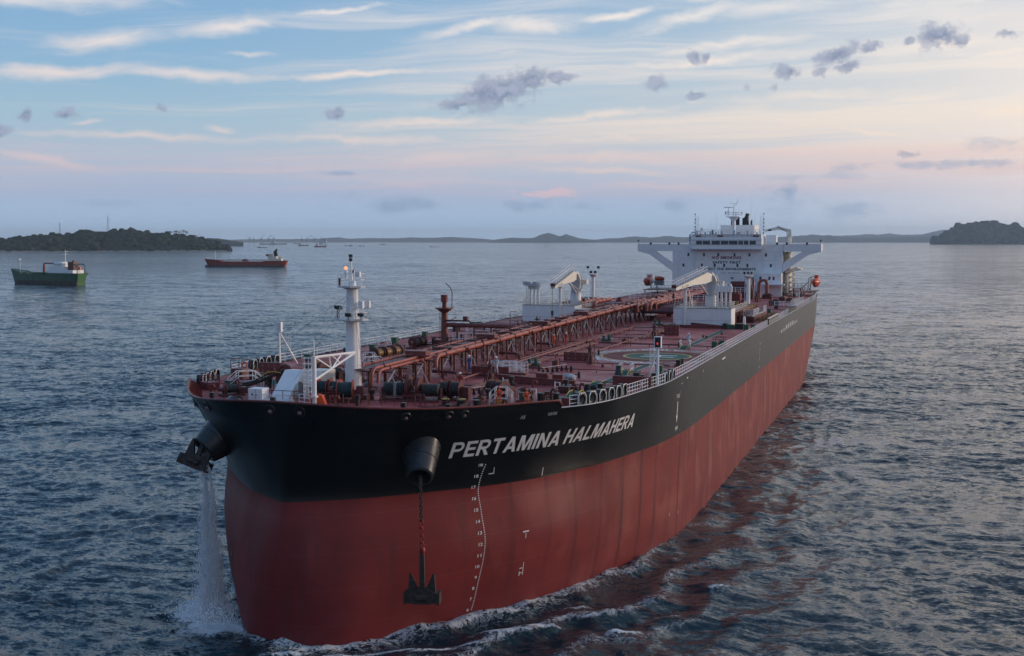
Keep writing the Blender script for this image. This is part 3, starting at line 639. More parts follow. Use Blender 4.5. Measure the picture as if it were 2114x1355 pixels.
# anchor windlasses
def windlass(x,y,rz):
    e=empty('anchor_windlass',(x,y,D),rz=rz,parent=S)
    for dx,R in((0,1.12),(.95,.98)):
        b=MB(); b.c((dx-.13,0,1.2),(dx+.13,0,1.2),R,n=28); b.c((dx-.2,0,1.2),(dx+.2,0,1.2),.3,n=12); b.build('gear_wheel',M_DRED,e)
    b=MB(); b.c((-2.3,0,1.0),(-.3,0,1.0),.62,n=16)
    for q in np.linspace(-2.2,-.4,9): b.torus((q,0,1.),(1,0,0),.62,.09,14,4)
    b.build('rope_drum',M_DROPE,e)
    b=MB(); b.b(-1.3,-1.05,-.68,.68,.35,1.66); b.build('rope_coil',M_ROPE,e)
    b=MB(); b.c((1.3,0,1.0),(2.9,0,1.0),.55,n=14)
    for q in np.linspace(1.4,2.8,7): b.torus((q,0,1.),(1,0,0),.55,.09,14,4)
    b.build('rope_drum',M_DROPE,e)
    b=MB()
    for i in range(12): t=i*.5; b.torus((.48+.1*math.sin(i),.55*math.cos(t*.9),.5+i*.13),(math.cos(i*1.6),0,math.sin(i*1.6)),.11,.045,8,4)
    b.build('windlass_chain',M_RUST,e)
    b=MB(); b.b(-2.6,3.1,-.9,.9,0,.2); b.b(-.5,1.3,-.6,.6,.1,.9); b.b(-2.55,-2.4,-.4,.4,.1,1.2); b.b(3.0,3.12,-.4,.4,.1,1.2); b.build('windlass_base',M_DRED,e,smooth=False)
    return e
windlass(4.2,14.9,.12)
winch(7.6,16.6,2.2,.85,.05,M_DROPE,M_DRED,2,'mooring_winch')
b=MB(); b.c((8.3,16.3,D),(8.9,15.9,D),.05,n=5); b.c((8.0,16.7,19.35),(8.85,16.0,D+.1),.05,n=5); b.c((8.05,16.9,D),(8.05,16.9,20.3),.05,n=5); b.build('winch_strut',M_RED,S)
windlass(-10.8,24.5,-.1)
winch(-13.4,46.5,5.2,.78,1.35,M_GOLD,M_DRED,3); winch(-16.2,62,3.2,.7,1.5,M_DROPE,M_DRED,2); 
# small bow details: bollards, hatches, cages, stairs
def bollard(x,y,h=.72,r=.3,rz=0.,m=None,sep=.55,z=D):
    e=empty('mooring_bollard',(x,y,z),rz=rz,parent=S)
    for s in(-1,1):
        b=MB(); b.c((s*sep,0,0),(s*sep,0,h),r,n=12); b.c((s*sep,0,h),(s*sep,0,h+.06),r*1.2,n=12); b.build('bollard_post',m or M_BLACK,e)
    b=MB(); b.b(-sep-r-.2,sep+r+.2,-r-.1,r+.1,0,.07); b.build('base_plate',M_DRED,e)
for a in((9.2,13.2,.5,.33,.05),(10.6,13.6,.5,.33,.1),(16.4,18.4,.75,.3,.25),(-17.2,23.3,.8,.3,-.35),(20.9,33.3,.9,.34,.8),(18.5,26.2,.75,.3,.6),(-21.5,52,.7,.3,1.5),(21.8,52,.7,.3,1.5),(-22,90,.7,.3,1.5),(-20.6,33,.7,.3,-.8)): bollard(a[0],a[1],a[2],a[3],a[4],sep=.7)
b=MB()
for x,y in((9.2,12.9),(10.6,13.3)): b.c((x-.7,y+.3,18.385),(x-.7,y+.3,18.42),.36,n=12)
b.build('bollard_cap',M_YEL,S)
def hatch(x,y,r=.42,h=.75):
    e=empty('tank_hatch',(x,y,D),parent=S); b=MB(); b.c((0,0,0),(0,0,h*.8),r,n=14); b.build('hatch_coaming',M_RED,e)
    b=MB(); b.c((0,0,h*.8),(0,0,h*.9),r*1.12,n=14); b.torus((0,0,h*.95),(0,0,1),r*.5,.03,10,4); b.build('hatch_lid',M_DRED,e)
    b=MB(); b.c((r*1.05,0,0),(r*1.05,0,h*1.3),.03,n=4); b.c((r*1.05,.3,0),(r*1.05,.3,h*1.3),.03,n=4); b.build('hatch_handle',M_DRED,e)
for a in((10.6,16.2,.6,.5),(8.4,46.2),(8.9,77.4),(9.4,108),(-9,52),(-9.5,90),(-9.5,128),(9.5,152),(14.5,172,.5,.7),(9.4,190),(-8,180)): hatch(*a)
def cage(x,y,w=1.2,l=1.2,h=1.15,rz=0.,solid=.45,z=D):
    e=empty('access_trunk',(x,y,z),rz=rz,parent=S); b=MB(); b.b(-w/2,w/2,-l/2,l/2,0,solid); b.build('trunk_coaming',M_RED,e,smooth=False)
    b=MB()
    for sx in(-1,1):
        for sy in(-1,1): b.c((sx*w/2,sy*l/2,solid),(sx*w/2,sy*l/2,h),.04,n=5)
    for zz in(h,(h+solid)/2):
        for sx in(-1,1): b.c((sx*w/2,-l/2,zz),(sx*w/2,l/2,zz),.035,n=5)
        b.c((-w/2,l/2,zz),(w/2,l/2,zz),.035,n=5)
    b.build('trunk_rails',M_DRED,e,smooth=False); return e
cage(-17.6,15.6,1.6,1.3,1.3,-.5,.75); cage(-19.8,24.4,1.6,1.2,2.0,-.2,1.05); cage(14.5,17.0,1.3,1.2,1.1,.2,.3); cage(22.2,42.2,1.3,1.4,1.25,1.3,.5); cage(22.0,79,1.4,1.5,1.2,1.5,.5); cage(-6,26,1,1,1,.1,.3); cage(11.0,96.0,1.6,1.2,1.1,0,.3)
def gbox(x,y,s=.7,h=.8,rz=0.,z=D): 
    e=empty('green_locker',(x,y,z),rz=rz,parent=S); b=MB(); b.b(-s/2,s/2,-s/2,s/2,.15,h); b.build('locker_body',M_GREEN,e,smooth=False); b=MB(); b.b(-s/2-.03,s/2+.03,-s/2-.03,s/2+.03,h,h+.05)
    for sx in(-1,1): b.b(sx*s*.4-.04,sx*s*.4+.04,-.3,.3,0,.15)
    b.build('locker_frame',M_BLACK,e,smooth=False)
for a in((-15.6,16.1,.75,.85,-.3),(-14.1,20.5,.6,.8),(22.1,74.3,.7,.95),(22.6,77.5,.7,.8),(21.8,106.8,.75,.95),(22.4,110.5,.7,.7),(21.9,40.2,.7,1.2),(-21.5,66,.8,.9),(-22.2,78,.7,.8),(-20.,56,.7,.8),(-21.8,97,1.,1.),(-22,100,.9,.8),(14.4,17.0,.5,.9),(20.0,152,.7,.9),(-21.6,42.,.9,.8)): gbox(*a)
def stair(x,y,rz,l=2.2,h=.75,w=.8):
    e=empty('crossover_stairs',(x,y,D),rz=rz,parent=S); b=MB(); P=[(-l/2,0),(-l/4,h),(l/4,h),(l/2,0)]
    for sy in(-1,1):
        for k in(.55,1.05):
            q=[(px,sy*w/2,pz+k) for px,pz in P]
            for a,c in zip(q,q[1:]): b.c(a,c,.032,n=4)
        for px,pz in P: b.c((px,sy*w/2,pz),(px,sy*w/2,pz+1.05),.035,n=4)
    b.build('stair_handrail',M_WHITE,e,smooth=False)
    b=MB()
    for t in np.linspace(0,1,5):
        for s in(-1,1): xx=s*(l/2-l/4*t); b.b(xx-.12,xx+.12,-w/2,w/2,h*t-.03+.03*t,h*t+.03*t+.01)
    b.b(-l/4,l/4,-w/2,w/2,h-.02,h+.045); b.build('stair_tread',M_GREY,e,smooth=False)
stair(-14.6,17.3,.9,3.4,.7); stair(12.9,15.5,.2,2.,.5); stair(-11,37,.2,2.2,.8); stair(6.2,36.2,.05,3.0,.5); stair(-9,34,1.2,3,.7); stair(-16,85,.1,4.2,.6); stair(-19.5,58,.2,2.2,.6)
# roller fairleads / universal chocks along the sheer
def uchock(x,y,rz,s=1.):
    e=empty('roller_fairlead',(x,y,D),rz=rz,parent=S); b=MB()
    R=.42*s; n=16
    b.torus((0,0,.55*s),(0,1,0),R,.13*s,18,8)
    b.build('fairlead_ring',M_PALEC,e)
    b=MB(); o=[(-.52*s,0),(.52*s,0),(.52*s,.75*s),(.3*s,1.08*s),(-.3*s,1.08*s),(-.52*s,.75*s)]; nn=18
    ring=[(R*1.02*math.cos(2*math.pi*i/nn),.55*s+R*1.02*math.sin(2*math.pi*i/nn)) for i in range(nn)]
    def outp(t):
        d=(math.cos(t),math.sin(t)); best=9
        for i in range(6):
            (ax,az_),(bx_,bz)=o[i],o[(i+1)%6]; az2=az_-.55*s; bz2=bz-.55*s; ex,ez=bx_-ax,bz2-az2; den=d[0]*ez-d[1]*ex
            if abs(den)>1e-9:
                k=(ax*ez-az2*ex)/den
                if k>0: best=min(best,k)
        return (d[0]*best,.55*s+d[1]*best)
    outr=[outp(2*math.pi*i/nn) for i in range(nn)]
    for yy in(-.3*s,.3*s):
        v=[(p[0],yy,p[1]) for p in ring]+[(p[0],yy,p[1]) for p in outr]; b.add(v,[(i,(i+1)%nn,nn+(i+1)%nn,nn+i) for i in range(nn)])
    v=[(p[0],-.3*s,p[1]) for p in outr]+[(p[0],.3*s,p[1]) for p in outr]; b.add(v,[(i,(i+1)%nn,nn+(i+1)%nn,nn+i) for i in range(nn)])
    v=[(p[0],-.3*s,p[1]) for p in ring]+[(p[0],.3*s,p[1]) for p in ring]; b.add(v,[(i,(i+1)%nn,nn+(i+1)%nn,nn+i) for i in range(nn)])
    b.build('fairlead_frame',M_BLACK,e,smooth=False)
    b=MB(); b.path([(p[0]*1.03,-.31*s,p[1]*1.01) for p in [(.52*s,.1),(.52*s,.75*s),(.3*s,1.08*s),(-.3*s,1.08*s),(-.52*s,.75*s),(-.52*s,.1)]],.03,4); b.build('white_edge',M_WHITE,e)
M_PALEC=mat('worn_pale_casting',(.16,.15,.13),.35,var=.6,scale=5)
def edge_at(y,side=1,ins=.55):
    p=Vector(deck_edge(y,side,ins)); q=Vector(deck_edge(y+.5,side,ins)); d=q-p; return p,math.atan2(d.y,d.x)
for y in(16.9,18.3,19.8,21.3,22.8,24.2):
    p,a=edge_at(y); uchock(p.x,p.y,a,1.08)
for y in(35.6,37.3,38.9): p,a=edge_at(y,1,.5); uchock(p.x,p.y,a,1.)
for y in(17.6,19.,20.5,22.,31.5,33.2,35,37): p,a=edge_at(y,-1,.6); uchock(p.x,p.y,a,1.05)
for y in(205,208,250,253): p,a=edge_at(y,1,.5); uchock(p.x,p.y,a,1.)
# breakwater plates with round holes
def plate(x0,x1,y,h,nx,nz,name='breakwater_plate',m=None,z0=D,t=.35,rz=0.):
    e=empty(name,((x0+x1)/2,y,z0),rz=rz,parent=S); w=x1-x0; b=MB(); b.b(-w/2,w/2,0,t,0,h); b.build('plate_body',m or M_RED,e,smooth=False)
    for i in range(nx):
        for j in range(nz):
            b=MB(); cx=-w/2+w*(i+.62)/(nx+.25); cz=h*(j+.55)/(nz+.1); b.c((cx,-.012,cz),(cx,-.002,cz),.11,n=10); b.build('lightening_hole',M_PINKPAD,e)
plate(-20.4,-17.3,29,1.2,4,2); plate(7.3,10.3,53,1.05,3,2); plate(11.1,13.4,93.6,1.6,3,2); plate(2.6,6.8,34.4,1.1,2,2)
plate(19.3,23.2,30.3,1.15,2,0)
e=empty('long_breakwater',(0,0,0),parent=S)
b=MB(); b.prism([(7.5,D),(15.6,D),(15.6,18.4),(14.2,18.42),(7.5,18.75)],'y',29.5,29.8); b.build('plate_body',M_RED,e,smooth=False)
b=MB(); b.b(11.3,12.5,30.2,30.9,18.3,18.95); b.build('deck_box',M_RED,e,smooth=False); b=MB(); b.b(13.0,14.1,30.3,30.9,18.2,18.85); b.build('deck_box',M_RED,e,smooth=False)
for x in np.arange(8,15.4,1.03): b=MB(); b.c((x,29.49,D+.16),(x,29.498,D+.16),.09,n=8); b.build('drain_hole',M_PINKPAD,e)
rail([(4.4,35.6,18.4),(8.6,35.6,18.4)],1.0,.7,.03,'platform_railing',M_WHITE,S); rail([(4.4,34.5,18.4),(8.6,34.5,18.4)],1.0,.9,.03,'platform_railing',M_WHITE,S)
b=MB(); b.b(4.3,8.7,34.55,35.7,18.1,18.35); b.build('access_platform',M_RED,S,smooth=False)
# tarpaulin and coil on the deck (things of their own)
b=MB(); b.ball((0,0,.35),1.0,.6,.42,14,8,.12); o=b.build('tarpaulin_bundle',M_TARP,None); o.location=(13.6,33.6,D); tag(o,'pale grey tarpaulin bundle lying behind the long low red breakwater plate','tarpaulin')
b=MB(); 
for i in range(4): b.torus((0,0,.1+i*.13),(0,0,1),.42,.09,14,6)
o=b.build('rope_coil',M_ROPE,None); o.location=(12.2,34.6,D); tag(o,'small grey rope coil on deck beside the tarpaulin bundle','rope coil')
# vent posts with ladder and struts
def ventpost(x,y,h,m=M_DRED):
    e=empty('vent_post',(x,y,D),parent=S); b=MB(); b.c((0,0,0),(0,0,h*.42),.42,n=12); b.c((0,0,h*.42),(0,0,h*.8),.22,n=10); b.c((0,0,h*.72),(0,0,h*.78),.42,n=10); b.c((0,0,h*.8),(0,0,h),.14,.06,8); b.build('vent_pipe',m,e)
    b=MB(); 
    for t in(.5,2.6,4.7): b.c((.2*math.cos(t),.2*math.sin(t),h*.55),(1.1*math.cos(t),1.1*math.sin(t),0),.05,n=4)
    b.build('vent_strut',m,e)
    b=MB(); b.c((.55,-.2,0),(.55,-.2,h*.95),.025,n=4); b.c((.55,.15,0),(.55,.15,h*.95),.025,n=4)
    for z in np.arange(.2,h*.9,.3): b.c((.55,-.2,z),(.55,.15,z),.02,n=4)
    b.build('vent_ladder',m,e,smooth=False)
for a in((11.4,50.2,2.5),(11.0,87.2,2.4),(6.9,28.6,2.6),(11.5,150,2.6),(-11,60,2.2),(-11,98,2.2),(17.0,180,2.6),(12,195,2.5)): ventpost(*a)
b=MB(); b.c((17.9,38.4,D),(17.9,38.4,18.95),.5,.3,12); b.c((17.9,38.4,18.95),(17.9,38.4,19.05),.36,n=12); b.build('mushroom_vent',M_TEALV,S) if False else None
M_TEALV=mat('dark_teal_paint',(.02,.05,.06),.5)
b=MB(); b.c((17.9,38.4,D),(17.9,38.4,18.95),.52,.30,14); b.c((17.9,38.4,18.95),(17.9,38.4,19.1),.36,n=12); b.build('mushroom_vent',M_TEALV,S)
b=MB(); b.c((21.3,32.3,D),(21.3,32.3,19.2),.38,n=12); b.c((23,32.8,D),(23,32.8,19.1),.3,n=12); b.build('vent_pipe',M_BLACK,S)
# stanchion racks
def rack(x0,y0,x1,y1,n=6):
    e=empty('stanchion_rack',(0,0,0),parent=S); a=Vector((x0,y0,D)); c=Vector((x1,y1,D))
    b=MB()
    for i in range(n):
        p=a+(c-a)*(i/(n-1)); b.prism([(p.x-.16,D),(p.x+.2,D),(p.x+.05,D+.6),(p.x-.05,D+.6)],'y',p.y-.06,p.y+.06)
    b.build('stanchion',M_BLACK,e,smooth=False); b=MB(); b.c(a+Vector((-.1,0,.64)),c+Vector((.1,0,.64)),.035,n=5); b.build('rack_bar',M_PALE,e)
rack(8.3,20.6,9.6,25.6,7); rack(9.2,39.0,10.6,43.2,6)
# green/white valve stations
for x,y in((5.9,45.3),(5.7,79.4),(6.,112),(-10,75)):
    e=empty('valve_station',(x,y,D),parent=S); b=MB(); b.b(-.7,.7,-.35,.35,.1,.35); b.c((-.4,0,.3),(-.4,0,.9),.2,n=8); b.c((.4,0,.3),(.4,0,1.0),.22,n=8); b.torus((.4,0,1.05),(0,0,1),.24,.035,10,4); b.build('valve_body',M_GREEN,e)
    b=MB(); b.c((-.9,0,.5),(.9,0,.5),.13,n=8); b.torus((-.4,-.1,1.),(0,1,0),.18,.03,10,4); b.build('valve_pipe',M_PALE,e)
# transverse service pipes on stools
def dpipe(pts,r=.06,step=2.6,m=M_DRED,z=.32,name='deck_pipe',stool=True):
    pts=[Vector((p[0],p[1],D+(p[2] if len(p)>2 else z))) for p in pts]; b=MB(); b.path(pts,r,6)
    if stool:
        for a,c in zip(pts,pts[1:]):
            n=max(1,int((c-a).length/step))
            for i in range(n): p=a+(c-a)*((i+.5)/n); b.b(p.x-.04,p.x+.04,p.y-.04,p.y+.04,D,p.z)
    return b.build(name,m,S)
for y,x0,x1 in((28.4,8.0,17.6),(31.6,15.5,20.0),(36.6,6.0,14),(41.7,9.5,19.5),(41.1,.8,8.6),(48.6,7.8,21.3),(55,1.5,7),(60.8,-.5,6.2),(67.5,1.,9.5),(73.8,4.,22.5),(75.0,1.,17.0),(83.5,5,17.5),(90,1,11),(97,0,9.5),(104,2,9)): dpipe([(x0,y),(x1,y+.1)],.055 if y!=41.1 else .08)
dpipe([(1.8,41.6),(6.2,41.8)],.10); dpipe([(1.4,36.8,.5),(3.6,36.9,.5),(4.0,36.9,.35),(4.05,36.4,.1)],.13,m=M_RED); dpipe([(.8,33.4,.3),(7.2,33.4,.3)],.09)
for y0,y1,x in((36,52,5.2),(36,52,5.8),(56,74,5.),(56,74,5.6),(19.5,29.5,6.9),(19.5,29.5,7.25),(60,84,9.0),(84,100,9.4),(84,100,10.0),(52,110,-7),(40,110,-8.5)): dpipe([(x,y0),(x+.3,y1)],.085,3.,M_RED,.38)
for x,y in((3.6,41.4),(7.9,41.6),(11.6,41.8),(14.0,36.6),(9.6,60.8),(17.1,75.1)):
    b=MB(); b.b(x-.12,x+.12,y-.15,y+.15,D,D+.62); b.c((x,y,D+.5),(x,y,D+.85),.05,n=5); b.build('pipe_valve',M_BLACK,S)
# green walkway with yellow-edged humps, landing circle
def sheet(poly,z,name,m,parent=None):
    b=MB(); b.quad(*[(p[0],p[1],z) for p in poly]); return b.build(name,m,parent or S,smooth=False)
M_WALK=mat('green_walkway_paint',(.03,.12,.08),.6,var=.3,scale=2,spec=.15); M_WHT2=mat('worn_white_line',(.50,.47,.46),.5,var=.3,scale=3)
wk=[(13.5,16.0),(16.9,21.0),(17.5,24.0),(17.6,30.0),(17.7,40),(18.1,52.5)]
b=MB(); bw=MB()
def strip(b_,w0,w1,pts,z):
    P_=[Vector((p[0],p[1],0)) for p in pts]; v=[]
    for i,p in enumerate(P_):
        t=(P_[min(i+1,len(P_)-1)]-P_[max(i-1,0)]).normalized(); n=Vector((t.y,-t.x,0)); v+=[(p.x+n.x*w0,p.y+n.y*w0,z),(p.x+n.x*w1,p.y+n.y*w1,z)]
    b_.add(v,[(2*i,2*i+1,2*i+3,2*i+2) for i in range(len(P_)-1)])
for pts in(wk,[(18.3,71.5),(18.1,79),(18.2,106)],[(18.8,130),(18,165)],[(-18,30),(-18.2,108)],[(-13.5,20),(-17.6,30)]):
    strip(b,-.42,.42,pts,D+.004); strip(bw,-.52,-.42,pts,D+.006); strip(bw,.42,.52,pts,D+.006)
b.build('walkway_paint',M_WALK,S,smooth=False); bw.build('walkway_edge_line',M_WHT2,S,smooth=False)
for x,y in((17.45,23.5),(17.6,30.8),(17.8,42.1),(18.3,73.2),(18.8,150)):
    e=empty('walkway_hump',(x,y,D+.008),parent=S); pr=[(-1.6,0),(-1.3,.14),(-.6,.36),(.6,.38),(1.3,.15),(1.6,0)]; b=MB()
    for sgn,ww,mm in((0,.44,0),): b.prism(pr,'x',-.44,.44)
    b.build('hump_plate',M_WALK,e,smooth=False)
    for sx in(-1,1):
        b=MB(); b.path([(sx*.47,q[0],q[1]+.02) for q in pr],.05,5); b.build('yellow_edge',M_YEL,e)
    if y>40 or y>70:
        for sx in(-1,1):
            b=MB()
            for yy in(-.5,.5): b.c((sx*.62,yy,0),(sx*.62,yy,1.1),.035,n=5); b.torus((sx*.62,yy,1.02),(0,1,0),.12,.03,8,4)
            b.c((sx*.62,-.5,.6),(sx*.62,.5,.6),.03,n=4); b.c((sx*.62,-.5,1.1),(sx*.62,.5,1.1),.03,n=4); b.build('hump_handrail',M_WHITE,e)
def disc(cx,cy,r0,r1,z,name,m,n=64):
    b=MB()
    if r0<=0: b.quad(*[(cx+r1*math.cos(2*math.pi*i/n),cy+r1*math.sin(2*math.pi*i/n),z) for i in range(n)])
    else:
        v=[(cx+r*math.cos(2*math.pi*i/n),cy+r*math.sin(2*math.pi*i/n),z) for r in(r0,r1) for i in range(n)]; b.add(v,[(i,(i+1)%n,n+(i+1)%n,n+i) for i in range(n)])
    return b.build(name,m,S,smooth=False)
CXc,CYc=17.0,61.7
M_RING=mat('worn_white_ring',(.36,.27,.27),.5,var=.35,scale=.9,col2=(.25,.10,.10),spec=.15); M_CIRC=mat('dark_red_circle',(.17,.04,.042),.65,var=.25,scale=.8,spec=.15); M_WALK2=mat('green_circle_paint',(.035,.115,.08),.6,var=.25,spec=.15)
disc(CXc,CYc,6.9,7.1,D+.016,'winching_circle_line',M_YEL); 
b=MB(); n=90; v=[]
for r in(7.1,9.5):
    for i in range(n): t=2*math.pi*i/n; v.append((min(CXc+r*math.cos(t),23.2),CYc+r*math.sin(t),D+.008))
b.add(v,[(i,(i+1)%n,n+(i+1)%n,n+i) for i in range(n)]); b.build('winching_ring',M_RING,S,smooth=False)
b=MB(); n=64; b.quad(*[(min(CXc+6.9*math.cos(2*math.pi*i/n),23.3),CYc+6.9*math.sin(2*math.pi*i/n),D+.012) for i in range(n)]); b.build('winching_circle',M_CIRC,S,smooth=False)
disc(CXc,CYc,4.0,4.35,D+.020,'inner_circle_line',M_YEL); disc(CXc,CYc,0,4.0,D+.018,'inner_circle',M_WALK2)
b=MB()
for x0,x1,y0,y1 in((15.1,19.3,62.4,62.9),(15.1,19.3,60.5,61.0)): b.quad((x0,y0,D+.026),(x1,y0,D+.026),(x1,y1,D+.026),(x0,y1,D+.026))
b.quad((16.95,61.0,D+.026),(17.45,61.0,D+.026),(17.45,62.4,D+.026),(16.95,62.4,D+.026)); b.build('circle_letter',M_MARK,S,smooth=False)
def ring_text(s,a0,a1,R,h):
    me=text_mesh(s,1.,0,.03,1.1); xs=[v.co.x for v in me.vertices]; x0,x1=min(xs),max(xs)
    for v in me.vertices:
        t=a0+(a1-a0)*(v.co.x-x0)/(x1-x0); r=R+v.co.y*h; v.co=Vector((CXc+r*math.cos(t),CYc+r*math.sin(t),D+.03))
    me.materials.append(M_MARK); me.name='ring_lettering'; o=bpy.data.objects.new('ring_lettering',me); COL.objects.link(o); o.parent=S
ring_text('WINCH ONLY',RAD(170),RAD(80),7.55,1.9); ring_text('WINCH ONLY',RAD(285),RAD(195),7.55,1.9)
# pipe rack and elevated walkway down the centre line
def rz_(y): return 20.25+.75*(y-17)/100 if y<117 else 21.0
def longpipe(x,r,y0,y1,dz=0.,m=M_PIPE,bend=True):
    b=MB(); pts=[]
    if bend: pts+=[(x,y0-.4,rz_(y0)+dz-1.2),(x,y0-.3,rz_(y0)+dz-.35),(x,y0+.1,rz_(y0)+dz-.05)]
    for y in np.arange(y0+.5,y1,6): pts.append((x,y,rz_(y)+dz))
    pts.append((x,y1,rz_(y1)+dz)); b.path(pts,r,10)
    o=b.build('cargo_pipe',m,S); b=MB()
    for y in np.arange(y0+2,y1-1,5.5 if r>.2 else 8): b.torus((x,y,rz_(y)+dz),(0,1,0),r*1.05,.05,12,4); b.torus((x,y+.16,rz_(y)+dz),(0,1,0),r*1.05,.04,12,4)
    b.build('pipe_flange',M_DRED,o); return o
longpipe(.45,.25,30,165); longpipe(-.05,.15,17.5,170,-.1); longpipe(-.45,.17,17,118,.12); longpipe(-2.7,.16,19,170,.1); longpipe(-3.1,.12,40,160,.05); longpipe(.0,.09,60,160,-.5,M_RED,False)
longpipe(-2.4,.26,100,200); longpipe(-1.6,.26,108,200,.05); longpipe(-.7,.26,112,200,.05); longpipe(1.2,.24,118,200,-.1); longpipe(2.0,.24,122,200,-.1); longpipe(2.8,.2,126,198,-.15)
b=MB()
for y in np.arange(17.5,200,2.2): pass
wl=[(y,rz_(y)+.05) for y in np.arange(16,205,4)]
v=[]
for y,z in wl: v+=[(-2.15,y,z),(-.85,y,z),(-2.15,y,z+.06),(-.85,y,z+.06)]
b.add(v,[f for i in range(len(wl)-1) for f in((4*i,4*i+1,4*i+5,4*i+4),(4*i+2,4*i+6,4*i+7,4*i+3),(4*i,4*i+4,4*i+6,4*i+2),(4*i+1,4*i+3,4*i+7,4*i+5))])
b.build('elevated_walkway',M_DRED,S,smooth=False)
b=MB(); rail([(-2.15,y,z) for y,z in wl],.5,2.2,.02,b=b,mid=0); rail([(-.85,y,z) for y,z in wl],.5,2.2,.02,b=b,mid=0)
for y in np.arange(20,190,5.): 
    if random.random()<.7: z=rz_(y); b.b(-2.3,-.8+random.uniform(0,1.),y,y+.5,z+.1,z+random.uniform(.2,.5))
b.build('walkway_fittings',M_DRED,S,smooth=False)
for i,y in enumerate(np.arange(18.4,175,3.4)):
    e=empty('pipe_trestle',(0,y,D),parent=S); z=rz_(y)-D-.32; b=MB(); w=.09
    b.b(-3.4,.9,-w,w,z-.12,z)
    for x in(-3.1,-1.6,.2): b.b(x-w,x+w,-w*1.4,w*1.4,0,z-.1)
    b.build('trestle_frame',M_DRED,e,smooth=False)
    b=MB(); b.c((.65,-.1,z-.1),(1.9,-.3,0),.04,n=4); b.c((.2,0,z*.45),(-1.6,0,z-.2),.05,n=4); b.c((.2,0,z*.4),(.2,1.9,z-.1),.05,n=4); b.build('trestle_brace',M_RED if i%2 else M_PALE,e,smooth=False)
for y in(27,47.2,68,88): 
    b=MB(); z=rz_(y); b.b(-2.2,.9,y,y+1.6,z+.22,z+.34); b.b(-1.9,.4,y+.2,y+1.4,z+.34,z+.75); b.build('expansion_box',M_RED,S,smooth=False)
for y in(25.5,38,60.5): 
    b=MB(); z=rz_(y); b.path([(.45,y,z),(.8,y,z),(1.05,y,z-.25),(1.05,y,D+.3)],.16,8); b.build('drop_pipe',M_PIPE,S)
# many hanging fittings under the rack
for y,x in((31,2.0),(52,1.5),(66,1.5)):
    b=MB(); b.path([(x-2.5,y,D+.75),(x,y,D+.75),(x+.35,y,D+.6),(x+.4,y,D+.1)],.16,8); b.build('branch_pipe',M_DRED,S)
# starboard vent mast with derrick hook and cross-over pipe
vm=empty('vent_mast',(0,0,0),parent=S); vx,vy=-13.9,66.
b=MB(); b.b(vx-1.5,vx+1.2,vy-1,vy+1,D,18.7); b.build('mast_base',M_RED,vm,smooth=False)
b=MB(); b.c((vx,vy,18.7),(vx,vy,23.2),.5,.42,14); b.c((vx,vy,23.2),(vx,vy,23.9),.32,n=12); b.c((vx,vy,23.9),(vx,vy,24.9),.52,.5,14); b.build('mast_column',M_RED,vm)
b=MB(); b.c((vx,vy,23.0),(vx,vy,23.12),1.35,n=10); b.c((vx,vy,22.4),(vx,vy,23.0),.4,1.2,10); b.build('mast_platform',M_RED,vm)
b=MB(); b.path([(vx+1.1,vy,23.1),(vx+1.15,vy,25.2),(vx+.9,vy,25.9),(vx+.2,vy,26.5)],.06,5); b.path([(vx+.6,vy,21.2),(vx+1.8,vy,21.9)],.05,5); b.c((vx-.65,vy-.2,18.7),(vx-.65,vy-.2,23),.03,n=4); b.c((vx-.65,vy+.2,18.7),(vx-.65,vy+.2,23),.03,n=4); b.build('davit_hook',M_DRED,vm)
b=MB(); b.path([(vx+.3,vy,20.75),(vx+2,vy,20.75),(-5,vy,20.75),(-3.6,vy,20.7),(-2.9,vy-.2,20.3),(-2.8,vy-.2,19.3)],.30,10)
for x in np.arange(-12,-4,1.9): b.torus((x,vy,20.75),(1,0,0),.31,.05,12,4)
b.build('crossover_pipe',M_RED,S)
b=MB(); b.path([(vx+.3,vy-.6,21.4),(-10,vy-.6,21.4),(-9.6,vy-.6,21.0)],.12,8); b.b(-10.8,-10.2,vy-.9,vy-.3,21.4,22.0); b.build('branch_pipe',M_DRED,S)
for x in(-12,-9.5,-7): b=MB(); b.b(x-.1,x+.1,vy-.1,vy+.1,D,20.5); b.build('pipe_post',M_DRED,S,smooth=False)
rail([(-15.5,70,D),(-5,70,D)],1.5,1.1,.03,'crossover_railing',M_WHITE,S,mid=1); rail([(-12,63,D),(-5,63,D)],1.3,1.1,.03,'crossover_railing',M_WHITE,S,mid=1)
b=MB(); b.b(-7.5,-5.2,68,69,19,20.1); b.b(-4.8,-3,56,57,19.8,20.4); b.build('deck_locker',M_RED,S,smooth=False)
